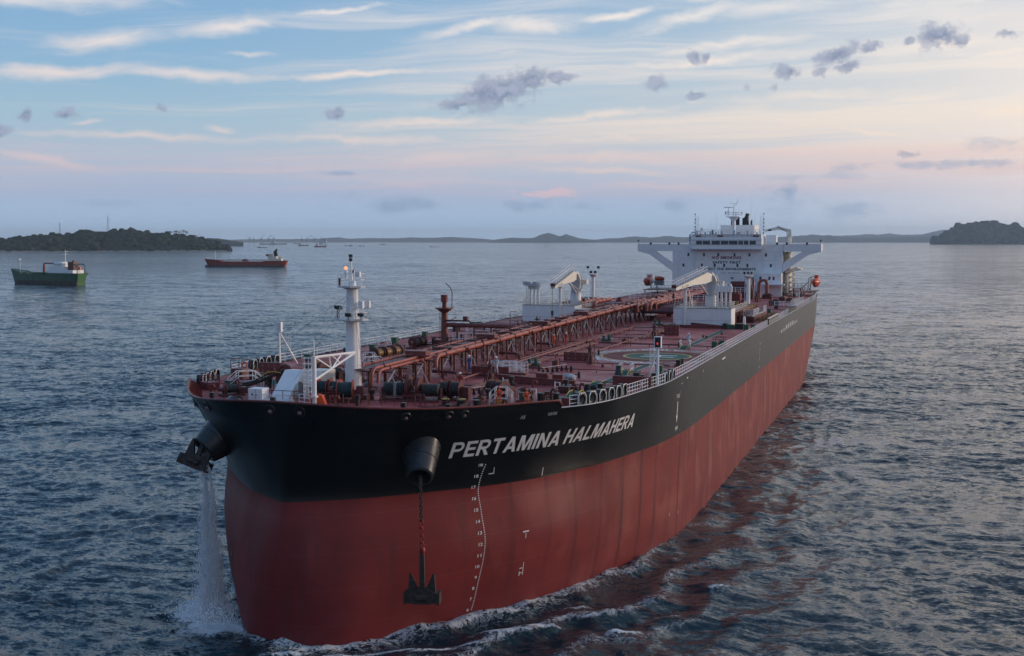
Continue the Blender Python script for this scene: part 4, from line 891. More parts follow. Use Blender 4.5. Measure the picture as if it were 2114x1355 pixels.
# signal light towers: slim white posts with a back strut and a light box
for x,y,sgn,lit in((23.35,32.6,1,1),(-23.0,37.6,-1,0)):
    e=empty('signal_tower',(x,y,D),parent=S)
    b=MB(); b.c((0,0,0),(0,0,3.9),.16,.12,8); b.c((-1.5*sgn,1.5,0),(-.1*sgn,.1,3.6),.1,n=6); b.c((-1.1*sgn,1.2,1.3),(0,0,1.3),.05,n=5); b.c((-.7*sgn,.8,2.2),(0,0,2.2),.05,n=5); b.build('tower_leg',M_WHITE,e)
    b=MB()
    for t in np.linspace(0,6.28,7)[:-1]: b.c((-.75*sgn+.26*math.cos(t),.8+.26*math.sin(t),1.5),(-.75*sgn+.26*math.cos(t),.8+.26*math.sin(t),3.7),.015,n=4)
    for z in(1.9,2.5,3.1,3.7): b.torus((-.75*sgn,.8,z),(0,0,1),.26,.015,8,4)
    b.build('tower_ladder',M_WHITE,e,smooth=False)
    b=MB(); b.b(-.36,.36,-.2,.2,3.85,5.0); b.build('light_box',M_WHITE,e,smooth=False)
    if lit:
        b=MB(); b.b(-.28,.28,-.215,-.203,3.93,4.92); b.build('light_screen',M_BLACK,e,smooth=False); b=MB(); b.ball((0,-.23,4.3),.085,.03,.12,8,6); b.build('red_lamp',M_LAMPR,e)
    else:
        for z in(4.2,4.5,4.75): b=MB(); b.c((.1,-.215,z),(.1,-.203,z),.06,n=8); b.build('light_lens',M_BLACK,e)
for x,y in((9.2,119.5),): pass
# lifebuoys on the rail
for y in(28.2,): 
    p=deck_edge(y,1,.18); b=MB(); b.torus((0,0,0),(1,.3,0),.3,.07,16,6); o=b.build('lifebuoy',mat('lifebuoy_red_white',(.62,.16,.14),.5,col2=(.7,.6,.58),scale=5),None); o.location=(p[0],p[1],D+.55); tag(o,'red and white lifebuoy hung on the white port rail aft of the six fairleads','lifebuoy')
b=MB(); b.torus((0,0,0),(0,1,0),.3,.07,16,6); o=b.build('lifebuoy',M_ORANGE,None); o.location=(-18.95,23.9,D+1.5); tag(o,'orange lifebuoy hung on the dark red trunk rail on the starboard bow','lifebuoy')

rr=random.Random(21)
for i in range(16):
    y=30+i*5.6; x0=rr.uniform(-20,-14); dpipe([(x0,y),(x0+rr.uniform(4,8),y)],rr.choice((.05,.08,.1)),2.2,M_DRED,.35)
for x in(-16.2,-12.6,-6.1,-5.4,3.1,3.9): dpipe([(x,rr.uniform(26,40)),(x+.2,rr.uniform(95,108))],rr.choice((.07,.11)),3.,rr.choice((M_RED,M_DRED)),.45)
for i in range(34):
    x=rr.choice((rr.uniform(1,8),rr.uniform(-12,-5),rr.uniform(-20,-12))); y=rr.uniform(32,105); h=rr.uniform(.35,1.1)
    b=MB(); b.c((x,y,D),(x,y,D+h),rr.uniform(.06,.2),n=8); b.torus((x,y,D+h),(0,0,1),rr.uniform(.14,.26),.03,10,4); b.build('deck_valve',rr.choice((M_DRED,M_BLACK,M_RED)),S)
for i in range(10):
    x=rr.uniform(8,22); y=rr.choice((rr.uniform(76,100),rr.uniform(35,52))); b=MB(); b.c((x,y,D),(x,y,D+.28),.16,n=8); b.c((x,y,D+.28),(x,y,D+.33),.24,n=8); b.build('deck_fitting',M_DRED,S)
for x0,y0,x1,y1 in((-9,11,-1,11.3),(2,11,9,12.4),(-16,14,-12.5,13.4)):
    rail([(x0,y0,D),(x1,y1,D)],.9,1.2,.03,'winch_guard_rail',M_RED,S,mid=1)
for x,y in((1.4,11.4),(-7.6,12.8),(3.2,17.4),(-12.5,18.2),(6.4,12.4)):
    b=MB(); b.path([(x-.5,y,D),(x-.5,y,D+.8),(x-.3,y,D+1.0),(x+.3,y,D+1.0),(x+.5,y,D+.8),(x+.5,y,D)],.045,5); b.build('guard_hoop',M_RED,S)

# bow machinery: pedestal rollers, gooseneck vents, boxes, hydraulic lines and spare ropes
rb=random.Random(4)
def free(x,y): return not((-10.5<x<-3.5 and 8.5<y<18) or (1.2<x<9.5 and 13.2<y<18) or abs(x-FX)<1.4 and abs(y-FY)<1.6 or (11.5<x<16.5 and 13.8<y<18.5))
sp_=[(x,y) for x,y in((rb.uniform(-17,19),rb.uniform(6.5,29)) for _ in range(260)) if free(x,y) and abs(x)<=max(0,abs(deck_edge(max(y,1),1)[0])-1.2)]
for i,(x,y) in enumerate(sp_[:92]):
    k=i%6; b=MB()
    if k==0: b.c((x,y,D),(x,y,D+.55),.22,.16,10); b.c((x,y,D+.55),(x,y,D+.95),.26,.26,12); b.build('pedestal_roller',M_BLACK,S)
    elif k==1: b.path([(x,y,D),(x,y,D+.8),(x+.1,y,D+1.05),(x+.32,y,D+1.05),(x+.4,y,D+.8)],.11,6); b.build('gooseneck_vent',rb.choice((M_RED,M_DRED)),S)
    elif k==2: w=rb.uniform(.25,.6); b.b(x-w,x+w,y-.3,y+.3,D,D+rb.uniform(.3,.75)); b.build('hydraulic_box',rb.choice((M_RED,M_DRED,M_DRED,M_BLACK)),S,smooth=False)
    elif k==3: L=rb.uniform(1.5,4); a=rb.choice((0,0,1.57,.2)); c,s_=math.cos(a),math.sin(a); b.path([(x,y,D),(x,y,D+.3),(x+L*c,y+L*s_,D+.3),(x+L*c,y+L*s_,D)],.05,5); b.path([(x+.15,y+.15,D),(x+.15,y+.15,D+.22),(x+.15+L*c,y+.15+L*s_,D+.22)],.04,5); b.build('hydraulic_pipe',M_DRED,S)
    elif k==4: b.c((x,y,D),(x,y,D+rb.uniform(.7,1.3)),.045,n=5); b.c((x+.5,y,D),(x+.5,y,D+.9),.045,n=5); b.c((x,y,D+.85),(x+.5,y,D+.85),.035,n=5); b.c((x,y,D+.45),(x+.5,y,D+.45),.035,n=5); b.build('guard_post',rb.choice((M_RED,M_WHITE,M_DRED)),S)
    else:
        for j in range(3): b.torus((x,y,D+.08+j*.12),(0,0,1),rb.uniform(.25,.42),.07,12,5)
        b.build('rope_stack',rb.choice((M_DROPE,M_ROPE,M_BLACK)),S)
winch(-9.8,21.5,2.6,.75,.4,M_DROPE,M_DRED,2); winch(10.8,20.4,2.2,.7,-.5,M_DROPE,M_DRED,2); winch(-13.0,12.4,1.5,.5,.9,M_DROPE,M_RED,1); winch(.6,20.5,1.8,.6,1.4,M_DROPE,M_RED,2)
# ------------------------------------------------------------------ cranes, manifold, superstructure
CAMP=Vector((47.513,-79.144,32.398))
def crane_house(s):
    X=lambda a:a*s
    e=empty('crane_house',(0,0,0),parent=S); x0,x1=(9.0,18.7) if s>0 else (8.4,18.0)
    z0=D+(.05 if s>0 else .05)
    b=MB(); b.b(min(X(x0),X(x1)),max(X(x0),X(x1)),111,115.4,z0+.35,21.0)
    b.build('house_wall',M_WHITE,e,smooth=False)
    b=MB(); b.b(min(X(x0-2),X(x1-1.2)),max(X(x0-2),X(x1-1.2)),110.9,116,D,z0+.33); b.b(min(X(x0),X(x1)),max(X(x0),X(x1)),115.41,131,20.1,20.3)
    for xx in(x0+.4,x1-.4,(x0+x1)/2):
        for yy in(119,124,130): b.b(X(xx)-.12,X(xx)+.12,yy-.12,yy+.12,D,20.1)
    b.build('house_foundation',M_RED,e,smooth=False)
    b=MB(); b.b(min(X(x0),X(x1))-.05,max(X(x0),X(x1))+.05,110.95,115.45,21.0,21.07); b.build('house_roof',M_GREY,e,smooth=False)
    b=MB(); b.b(min(X(x0),X(x1)),max(X(x0),X(x1)),110.988,110.997,19.0,19.03); b.build('wall_seam',M_GREY,e,smooth=False)
    rail([(X(x0+.1),111.2,21.07),(X(x1-.1),111.2,21.07),(X(x1-.1),115.3,21.07)],1.0,1.0,.03,'roof_railing',M_CREAM_LIT,e)
    rail([(X(x0+.1),116,20.3),(X(x0+.1),131,20.3)],1.,1.2,.03,'roof_railing',M_CREAM_LIT,e); rail([(X(x1-.1),116,20.3),(X(x1-.1),131,20.3)],1.,1.2,.03,'roof_railing',M_CREAM_LIT,e)
    if s>0:
        b=MB(); b.b(17.6,18.2,109.0,110.9,D,18.7); b.b(19.6,20.9,109.4,110.9,D,18.7); b.build('landing_fender',M_BLACK,e,smooth=False)
        b=MB(); b.prism([(18.2,D),(19.6,D),(19.3,18.5),(18.5,18.5)],'y',109.2,110.8); b.build('green_pad',M_GREEN,e,smooth=False)
        b=MB(); b.c((20.6,113,D),(20.6,113,19.5),.25,.22,10); b.ball((20.6,113,19.5),.22); b.build('white_vent',M_WHITE,e)
    else:
        b=MB(); b.b(-8.39,-6.0,111.3,114,20.3,20.45); b.b(-8.38,-6.4,112,112.2,D,20.3); b.build('side_landing',M_CREAM_LIT,e,smooth=False)
        b=MB(); b.c((-7.3,111.97,19.2),(-7.3,111.99,19.2),.28,n=12); b.build('round_window',M_GLASS,e)
        rail([(-12,107.5,D),(-5,107.5,D)],1.6,1.0,.03,'deck_railing',M_WHITE,S,mid=1)
        b=MB(); b.path([(-19.6,109,D),(-19.6,109,19.9),(-18.3,109,19.9)],.07,5); 
        for i in range(6): b.b(-19.5+i*.2,-18.5,108.4,109.4,D+.3*i,D+.3*i+.05)
        b.build('access_stair',M_BLACK,e,smooth=False)
crane_house(1); crane_house(-1)
def crane(s):
    e=empty('deck_crane',(0,0,0),parent=S); px,py=12.7*s,126.4
    b=MB(); b.c((px,py,20.3),(px,py,22.35),1.02,n=24); b.c((px,py,22.35),(px,py,22.45),1.08,n=24); b.build('pedestal',M_WHITE,e)
    b=MB(); b.prism([(px-.75,22.45),(px+.7,22.45),(px+.9,25.6),(px+.2,26.6),(px-.55,26.2)],'y',py-.7,py+.7); b.build('crane_tower',M_PALE,e,smooth=False)
    b=MB(); b.path([(px+.95,py-.3,26.2),(px+1.25,py-.3,25.4),(px+1.25,py-.3,23.7),(px+.6,py-.3,22.6)],.17,6); b.path([(px+.75,py-.8,26),(px+1.05,py-.8,25.2),(px+1.0,py-.8,23.8),(px+.3,py-.8,22.7)],.1,5); b.build('hydraulic_pipe',M_CREAM_LIT,e)
    A=Vector((px+.9*s*0,py-.4,26.05)); T=Vector((10.35*s,104.6,24.55)); d=(T-A); dn=d.normalized(); side=Vector((-dn.y,dn.x,0)).normalized()
    prof=[(0,-.9),(0,.25),(.16,.95),(.26,.80),(1.,.12),(1.,-.30),(.55,-.45),(.2,-.95)]
    b=MB()
    for sg in(-1,):
        v=[A+d*t+Vector((0,0,h))+side*w for w in(-.38,.38) for t,h in prof]; n=len(prof)
        b.add(v,[tuple(range(n-1,-1,-1)),tuple(range(n,2*n))]+[(i,(i+1)%n,n+(i+1)%n,n+i) for i in range(n)])
    b.build('crane_jib',M_CREAM_LIT,e,smooth=False)  # white crane, its jib coloured cream for the warm sunlight
    b=MB(); q=[A+d*t+Vector((0,0,h+.04)) for t,h in((.16,.95),(.26,.8),(1.,.12))]
    for p0,p1 in zip(q,q[1:]): 
        v=[p0-side*.4,p0+side*.4,p1+side*.4,p1-side*.4]; b.add([x for x in v]+[x+Vector((0,0,.06)) for x in v],[(0,1,2,3),(7,6,5,4),(0,4,5,1),(1,5,6,2),(2,6,7,3),(3,7,4,0)])
    b.build('jib_walkway',M_GREY,e,smooth=False)
    rail([p+side*.38+Vector((0,0,.06)) for p in q],1.0,1.4,.03,'jib_railing',M_WHITE,e,mid=1); rail([p-side*.38+Vector((0,0,.06)) for p in q],1.0,1.4,.03,'jib_railing',M_WHITE,e,mid=1)
    b=MB(); b.c((px-.4*s,py-1.0,22.6),A+d*.33+Vector((0,0,-.6)),.16,n=8); b.c((px-.55*s,py-1.1,23.4),A+d*.33+Vector((0,0,-.6)),.1,n=8); b.build('luffing_cylinder',M_PALE,e)
    b=MB(); b.b(px+1.2,px+2.3,py-.7,py+.5,24.2,25.1); b.build('winch_motor',M_CREAM_LIT,e,smooth=False)
    b=MB(); b.c(T+Vector((0,-.3,.3)),T+Vector((0,-.3,-4.2 if s<0 else -1.0)),.035,n=4); hz=T.z-(4.4 if s<0 else 1.2); b.b(T.x-.16,T.x+.16,T.y-.5,T.y-.1,hz-.35,hz+.4); b.torus((T.x,T.y-.3,hz-.55),(0,1,0),.14,.05,10,4); b.build('hook_block',M_BLACK,e)
    b=MB(); b.b(T.x-.4,T.x+.4,T.y-.1,T.y+.35,T.z+.1,T.z+.6); b.build('tip_sheave',M_DRED,e,smooth=False)
    # rest post
    rx,ry=10.98*s,112.4
    b=MB(); b.c((rx,ry-1.6,D),(rx,ry-1.6,24.1),.27,n=12); b.prism([(rx-.4,24.1),(rx+.4,24.1),(rx+.55,24.35),(rx-.55,24.35)],'y',ry-2,ry-1.2); b.build('jib_rest_post',M_WHITE,e)
    b=MB(); b.c((rx+1.0,ry,21.07),(rx+.4,ry-.5,24.1),.07,n=5); b.c((rx+.45,ry,21.07),(rx+.45,ry,23.4),.05,n=5); b.c((rx+.9,ry,21.07),(rx+.9,ry,23.4),.05,n=5)
    for z in np.arange(21.4,23.4,.35): b.c((rx+.45,ry,z),(rx+.9,ry,z),.03,n=4)
    b.build('rest_ladder',M_CREAM_LIT,e,smooth=False)
    me=text_mesh('SWL 15T   R 4.5-20M',.42,0,.01); M=Matrix.Identity(4)
    for v in me.vertices:
        t=.86-v.co.x/d.length if s>0 else .86-v.co.x/d.length
        v.co=A+d*t+Vector((0,0,-.25+v.co.y*.9-.0))+side*(-.39 if side.x<0 else .39)
    me.materials.append(M_TEXTD); me.name='capacity_lettering'; o=bpy.data.objects.new('capacity_lettering',me); COL.objects.link(o); o.parent=e
crane(1); crane(-1)
def cowl_bank(x0,y0,n,z0,h):
    e=empty('vent_cowl_bank',(0,0,0),parent=S)
    for i in range(n):
        x=x0+i*.72; b=MB(); b.c((x,y0,z0),(x,y0,z0+h*.68),.2,n=10); b.b(x-.31,x+.31,y0-.3,y0+.3,z0+h*.68,z0+h*.95); b.prism([(x-.2,z0+h*.95),(x+.2,z0+h*.95),(x+.1,z0+h*1.04),(x-.28,z0+h*1.04)],'y',y0-.25,y0+.25); b.build('vent_cowl',M_WHITE,e)
    b=MB()
    for z in np.arange(z0+.4,z0+h*.6,.6): b.c((x0-.3,y0-.35,z),(x0+n*.72-.4,y0-.35,z),.03,n=4)
    b.c((x0-.35,y0-.4,z0),(x0-.35,y0-.4,z0+h),.04,n=4); b.c((x0-.7,y0-.4,z0),(x0-.7,y0-.4,z0+h),.04,n=4)
    for z in np.arange(z0+.2,z0+h,.35): b.c((x0-.35,y0-.4,z),(x0-.7,y0-.4,z),.025,n=4)
    b.build('cowl_ladder',M_CREAM_LIT,e,smooth=False)
cowl_bank(16.0,113.2,4,21.07,3.9); cowl_bank(-17.2,113.2,3,21.07,3.9)
b=MB(); b.b(-18.2,-16.0,112.3,114.,24.3,24.4)
for x in(-18,-17.3,-16.2): b.b(x-.3,x+.3,112.2,112.6,24.5,25.1)
b.build('floodlight_platform',M_PALE,S,smooth=False)
def light_mast(x,y,s):
    e=empty('light_mast',(x,y,D),parent=S); b=MB(); b.c((0,0,0),(0,0,6.9),.42,.33,16); b.c((-.6,0,2),(-.6,0,6.6),.05,n=5); b.c((0,0,6.9),(0,0,7.5),.33,.9,10); b.c((0,0,7.5),(0,0,7.6),1.0,n=10); b.build('mast_column',M_WHITE,e)
    b=MB()
    for z in np.arange(.3,6.8,.35): b.c((.45,-.2,z),(.45,.2,z),.03,n=4)
    b.c((.47,-.2,0),(.47,-.2,7.4),.03,n=4); b.c((.47,.2,0),(.47,.2,7.4),.03,n=4); b.build('mast_ladder',M_CREAM_LIT,e,smooth=False)
    for dx,dz in((-1.1,9.0),(-.45,8.0),(.45,8.0),(1.15,9.0)) if s<0 else ((-.75,8.1),(.0,8.15),(.75,8.1)):
        b=MB(); b.b(dx-.24,dx+.24,-.3,.05,dz-.25,dz+.25); b.build('floodlight',M_BLACK,e,smooth=False); b=MB(); b.c((dx*.8,0,7.6),(dx,0,dz-.2),.04,n=4); b.build('lamp_arm',M_WHITE,e)
    rail([(-.9,-.6,7.6),(.9,-.6,7.6),(.9,.6,7.6)],.8,.9,.025,'mast_railing',M_WHITE,e,mid=0)
light_mast(15.97,150.4,1); light_mast(-15.97,150.4,-1)
b=MB(); b.prism([(12.2,D),(17.5,D),(17.5,18.3),(12.2,18.7)],'y',109.8,110.2); b.b(10.9,15.8,109.4,109.7,D,18.3); b.build('crane_coaming',M_RED,S,smooth=False)
# portable white gangway lying on deck
g=empty('aluminium_gangway',(2.6,131,D+1.0),'pale metal gangway stowed on trestles between the pipe rack and port crane house','gangway',rz=-.05)
b=MB(); b.b(-.55,.55,-8.5,8.5,0,.12); b.b(-.6,-.52,-8.5,8.5,.12,.55); b.b(.52,.6,-8.5,8.5,.12,.55); b.build('gangway_deck',M_WHITE,g,smooth=False)
b=MB(); 
for yy in(-6,6): b.b(-.5,.5,yy-.15,yy+.15,-1.0,-.01)
b.build('trestle',M_DRED,g,smooth=False)
# manifold ------------------------------------------------
for s in(1,-1):
    e=empty('manifold_platform',(0,0,0),parent=S); x0,x1=sorted((13.5*s,20.6*s))
    b=MB(); b.b(x0,x1,125,143,18.85,19.05); b.build('drip_tray',M_WALKB,e,smooth=False) if False else None
    b=MB(); b.b(x0,x1,125,143,18.3,18.95); b.b(x0+.1,x1-.1,125.1,142.9,D,18.3); b.build('platform_body',M_DRED,e,smooth=False)
    b=MB(); b.b(x0+.1,x1-.1,125.1,142.9,18.955,18.98); b.build('grating',M_GREYB,e,smooth=False) if False else None
    xo=20.5*s; rail([(13.6*s,125.1,18.95),(xo,125.1,18.95),(xo,132,18.95)],1.15,1.6,.04,'platform_railing',M_WHITE,e); rail([(xo,139,18.95),(xo,143,18.95)],1.1,1.5,.03,'platform_railing',M_WHITE,e)
    b=MB(); b.path([(xo-.2,125,18.95),(xo,143,18.95)],.06,5); b.build('platform_edge',M_WHITE,e)
    for i,y in enumerate(np.arange(126.2,142.,1.75)):
        r=.3 if i not in(0,8) else .16
        b=MB(); b.path([(2.0*s if i%2 else -1*s,y,19.9),(6*s,y,19.9),(18.3*s,y,19.9)],r,8); o=b.build('manifold_pipe',M_RED,e)
        b=MB()
        for xx in np.arange(13.6,18.4,.75): b.torus((xx*s,y,19.9),(1,0,0),r*1.15,.09,12,4)
        b.c((18.3*s,y,19.9),(18.5*s,y,19.9),r*1.5,n=12); b.build('manifold_flange',M_GOLD,o)
        b=MB(); b.b(min(15.4*s,15.7*s),max(15.4*s,15.7*s),y-.12,y+.12,19.9,20.75); b.torus((15.55*s,y,20.8),(0,0,1),.28,.04,10,4); b.build('manifold_valve',M_GOLD if i%3 else M_BLACK,o)
        b=MB(); b.b(min(17*s,17.3*s),max(17*s,17.3*s),y-.2,y+.2,18.95,19.6); b.build('pipe_saddle',M_DRED,o,smooth=False)
b=MB()
for i in range(26):
    y=127+i*.75; x=21.6+random.uniform(-.3,.6); b.torus((x,y,D+.35+random.uniform(0,.2)),(random.uniform(-.4,.4),1,.2),.28,.06,10,4); b.b(x-.15,x+.15,y-.1,y+.1,D,D+random.uniform(.3,.9))
b.build('side_fittings',M_GOLDD,S) if False else b.build('side_fittings',M_GOLD,S)
# three large loops rising out of the transverse header
b=MB(); b.c((-6,122.5,19.6),(10,122.5,19.6),.4,n=12); b.build('transverse_header',M_DRED,S)
for x in(-1.2,.6,2.4,-8,-10):
    b=MB(); b.path([(x,122.5,19.7),(x,122.5,20.6),(x,123.0,21.0),(x,124,21.1),(x,134,21.1)],.38,10)
    for y in(124.5,127,130): b.torus((x,y,21.1),(0,1,0),.4,.06,12,4)
    b.build('riser_pipe',M_PIPE,S)
b=MB(); 
for i in range(6): x=-20+i*1.1; b.path([(x,150,D),(x,150,19.8),(x+.2,150,20.5),(x+.7,150,20.4),(x+.8,150,19.4)],.16,6)
b.b(-22,-13,148,152,D,18.6); b.build('starboard_vent_pipes',M_RED,S); bpy.data.objects['starboard_vent_pipes'].name='vent_pipes'
rail([(-20,131,D+.8),(-11.5,131,D+.8)],1.3,1.0,.035,'deck_railing',M_WHITE,S); rail([(-19,140,D+1),(-6,140,D+1)],1.3,1.1,.035,'deck_railing',M_WHITE,S); rail([(-10,158,D+2),(8,158,D+2)],1.3,1.1,.035,'deck_railing',M_WHITE,S)
rail([(-4,175,D+3),(12,175,D+3)],1.2,1.1,.035,'deck_railing',M_WHITE,S)
for q in((-14,165,1.2,1.6,2.0),(-18.5,172,1.2,1.2,1.4),(6,200,3,3,2.2),(1,212,4,4,3.0),(-4,205,5,3,2.2),(8.5,208,2,3,3.2),(4.5,216,6,3,4.1),(-9,214,5,4,2.6),(17,205,1.5,6,1.0),(19.5,197,1.5,5,1.1),(-12,219,4,3,2.),(12.5,212,2.4,3,1.3)):
    e=empty('deck_machinery',(q[0],q[1],D),parent=S); b=MB(); b.b(-q[2]/2,q[2]/2,-q[3]/2,q[3]/2,0,q[4]*.8); b.build('machinery_casing',M_DRED if q[0]%2 else M_RED,e,smooth=False)
    b=MB(); b.b(-q[2]*.3,q[2]*.3,-q[3]*.3,q[3]*.3,q[4]*.8+.003,q[4]); b.c((q[2]*.3,-q[3]*.35,0),(q[2]*.3,-q[3]*.35,q[4]*1.15),.1,n=6); b.build('machinery_top',M_RED,e,smooth=False)
b=MB(); b.path([(10.0,214,D),(10.0,214,21.6),(10.5,214,22.3),(11.6,214,22.3),(12,214,21.5),(12,214,D)],.42,8); b.path([(8.6,214,D),(8.6,214,22.6)],.3,8); b.build('exhaust_bend',M_PIPE,S)
# port side accommodation ladder, hose drum, black fender screen
e=empty('accommodation_ladder',(0,0,0),parent=S); b=MB(); b.b(22.4,23.3,168,190,18.4,18.55); b.build('ladder_tread',M_PALE,e,smooth=False)
rail([(22.4,168,18.5),(22.4,190,18.5)],1.0,2.,.04,'ladder_handrail',M_PALE,e); rail([(23.3,168,18.5),(23.3,190,18.5)],1.0,2.,.04,'ladder_handrail',M_PALE,e)
b=MB(); b.b(19.4,22.35,166,168.5,18.4,18.55); b.build('ladder_landing',M_RED,e,smooth=False); rail([(19.4,166,18.55),(22.3,166,18.55)],1.,1,.04,'ladder_railing',M_WHITE,e)
b=MB(); b.c((19.3,170.,19.0),(19.3,170.9,19.0),.78,n=20); b.torus((19.3,169.95,19.),(0,1,0),.75,.08,20,5); b.b(18.9,19.7,170,171,D,18.4); b.build('hose_drum',M_BLACK,S)
e=empty('fender_screen',(0,0,0),parent=S); b=MB(); b.b(23.72,23.95,118.6,133,D+.15,19.0); b.build('screen_panel',M_BLACK,e,smooth=False)
for i in range(12): 
    b=MB(); y=119.5+i*1.12; b.b(23.95,23.975,y,y+.45,18.1,18.6 if i%2 else 18.75); b.build('screen_mark',M_PALE,e,smooth=False)
b=MB(); b.b(23.68,23.99,118.6,133,19.0,19.1); b.build('screen_cap',M_CREAM_LIT,e,smooth=False)
b=MB(); b.b(22.9,23.9,152.2,167.5,D+.02,18.55); b.build('dark_side_locker',M_DARKOPEN,S,smooth=False)
# superstructure ------------------------------------------
FY0=225.5
sp=empty('accommodation_block',(0,0,0),parent=S)
b=MB(); b.b(-14.6,14.5,FY0,238,19.,29.5); b.b(-13.9,14.3,FY0+.02,239,D,18.99); b.build('house_front',M_WHITE,sp,smooth=False)
for s in(1,-1):
    b=MB(); b.b(min(14.6*s,24.2*s),max(14.6*s,24.2*s),FY0,FY0+4.5,29.5,31.45)
    b.build('bridge_wing',M_WHITE,sp,smooth=False)
    b=MB(); b.prism([(14.55*s,24.1),(16.3*s,25.3),(20.9*s,28.6),(24.2*s,29.49),(19.4*s,29.49),(14.55*s,26.4)],'y',FY0+.05,FY0+1.2); b.build('wing_bracket',M_WHITE,sp,smooth=False)
    rail([(10*s,FY0+.3,31.45),(23.9*s,FY0+.3,31.45)],.45,1.4,.03,'wing_railing',M_PALE,sp,mid=0)
    for xx in(13,15.5,20.6): b=MB(); b.b(xx*s-.25,xx*s+.25,FY0-.1,FY0+.25,31.3,31.85); b.build('wing_light',M_BLACK,sp,smooth=False)
    b=MB(); b.c((23.9*s,FY0+.2,31.45),(23.9*s,FY0+.2,32.3),.06,n=5); b.ball((24.1*s,FY0+.2,32.35),.26); b.build('wing_lamp',M_BLACK,sp)
b=MB(); b.b(-14.6,14.5,FY0+.01,FY0+5,29.5,31.4); b.build('upper_front',M_WHITE,sp,smooth=False)
for z,xs in((28.6,(-10.3,-6.1,-2.3,2.0,5.9,10.2)),(25.8,(-11.6,-6.6,-3.2,-.7,2.8,5.4,11.5))):
    for x in xs: 
        b=MB(); b.b(x-.26,x+.26,FY0-.03,FY0-.004,z-.42,z+.42); o=b.build('cabin_window',M_GLASS,sp,smooth=False)
def facetext(s,x0,x1,z0,z1,m,y=FY0-.02,off=.01,parent=sp):
    me=text_mesh(s,1.,0,off,1.15); xs=[v.co.x for v in me.vertices]; ys=[v.co.y for v in me.vertices]; a,c,d,e_=min(xs),max(xs),min(ys),max(ys)
    for v in me.vertices: v.co=Vector((x0+(x1-x0)*(v.co.x-a)/(c-a),y,z0+(z1-z0)*(v.co.y-d)/(e_-d)))
    me.materials.append(m); me.name='front_lettering'; o=bpy.data.objects.new('front_lettering',me); COL.objects.link(o); o.parent=parent
facetext('NO SMOKING',-4.0,3.75,27.42,28.25,M_TEXTR,off=.05); facetext('SAFETY FIRST',-3.75,3.65,26.25,26.9,M_TEXTD,off=.045); facetext('PROTECT THE ENVIRONMENTS',-7.6,7.6,24.5,25.15,M_TEXTD,off=.045); facetext('D-OIL  IMO 9872696',-1.6,3.4,23.62,23.92,M_TEXTD)
for z in(20.4,23.1,27.1,29.3): b=MB(); b.b(-14.5,14.4,FY0-.012,FY0-.004,z,z+.035); b.build('deck_seam',M_PALE,sp,smooth=False)
for x in(-12.9,-8.6,9.4,12.7): b=MB(); b.c((x,FY0-.12,19),(x,FY0-.12,29.3),.06,n=5); b.build('wall_pipe',M_WHITE,sp)
rail([(-14,FY0-.4,19.0),(8,FY0-.4,19.0)],1.0,1.3,.035,'front_railing',M_WHITE,sp)
b=MB(); b.b(-14,8,FY0-.6,FY0,18.85,19.0); b.build('front_gallery',M_PALE,sp,smooth=False)
for x in(-11,-5.,1.5,6.8): b=MB(); b.b(x-.3,x+.3,FY0-.25,FY0-.02,22.3,22.7); b.build('front_floodlight',M_GREY,sp,smooth=False)
for x in(-9.5,-2.,3.6): b=MB(); b.b(x-.4,x+.4,FY0-.05,FY0-.01,19.1,21.0); b.build('front_door',M_PALE,sp,smooth=False)
# wheelhouse
wh=empty('wheelhouse',(0,0,0),parent=S)
b=MB(); b.b(-9.5,9.2,FY0-1.6,FY0+9,30.2,32.9); b.prism([(-9.5,32.9),(9.2,32.9),(8.9,34.0),(-9.0,34.0)],'y',FY0-1.3,FY0+8); b.prism([(FY0-1.6,30.2),(FY0,30.2),(FY0,29.6)],'x',-9.3,9.0); b.build('wheelhouse_wall',M_WHITE,wh,smooth=False)
b=MB(); b.b(-9.6,9.3,FY0-1.75,FY0-1.55,30.0,30.2); b.build('sill_ledge',M_PALE,wh,smooth=False)
fx=lambda px:(px-707)/(1412-707)*18.7-9.5
for a,c in((765,825),(832,905),(920,1003),(1012,1085),(1092,1177),(1187,1232),(1240,1283),(1297,1357)):
    b=MB(); b.b(fx(a),fx(c),FY0-1.64,FY0-1.61,31.35,32.3); b.build('bridge_window',M_GLASS,wh,smooth=False)
b=MB(); b.b(-9.52,9.22,FY0-1.625,FY0-1.605,31.2,31.27); b.b(-9.52,9.22,FY0-1.625,FY0-1.605,32.42,32.48); b.build('window_band',M_GREY,wh,smooth=False)
rail([(-9.3,FY0-1.4,33.2),(9.0,FY0-1.4,33.2)],1.2,1.2,.04,'wheelhouse_railing',M_PALE,wh); rail([(-8.3,FY0+1,34.0),(8.3,FY0+1,34.0)],1.2,1.0,.04,'wheelhouse_railing',M_PALE,wh)
for x in(-7.4,-1.7,7.7): b=MB(); b.b(x-.75,x+.75,FY0-1.42,FY0-1.32,33.35,33.75); b.build('name_board',M_GREYB2,wh,smooth=False) if False else b.build('name_board',M_DRED,wh,smooth=False)
for i in range(14):
    x=random.uniform(-8.5,8.5); hh=random.uniform(.4,1.5); b=MB(); b.b(x-.2,x+.2,FY0+1.5,FY0+2,34.0,34+hh); b.build('roof_fitting',M_PALE,wh,smooth=False)
b=MB(); b.ball((-7.2,FY0+3,35.4),.5,n=14,m=8); b.c((-7.2,FY0+3,34),(-7.2,FY0+3,35),.2,n=8); b.build('satellite_dome',M_WHITE,wh)
for x,h_ in((-3.6,39.2),(5.6,44.),(6.6,40),(-5,38)): b=MB(); b.c((x,FY0+4,34),(x,FY0+4,h_),.035,.02,4); b.build('whip_aerial',M_PALE,wh)
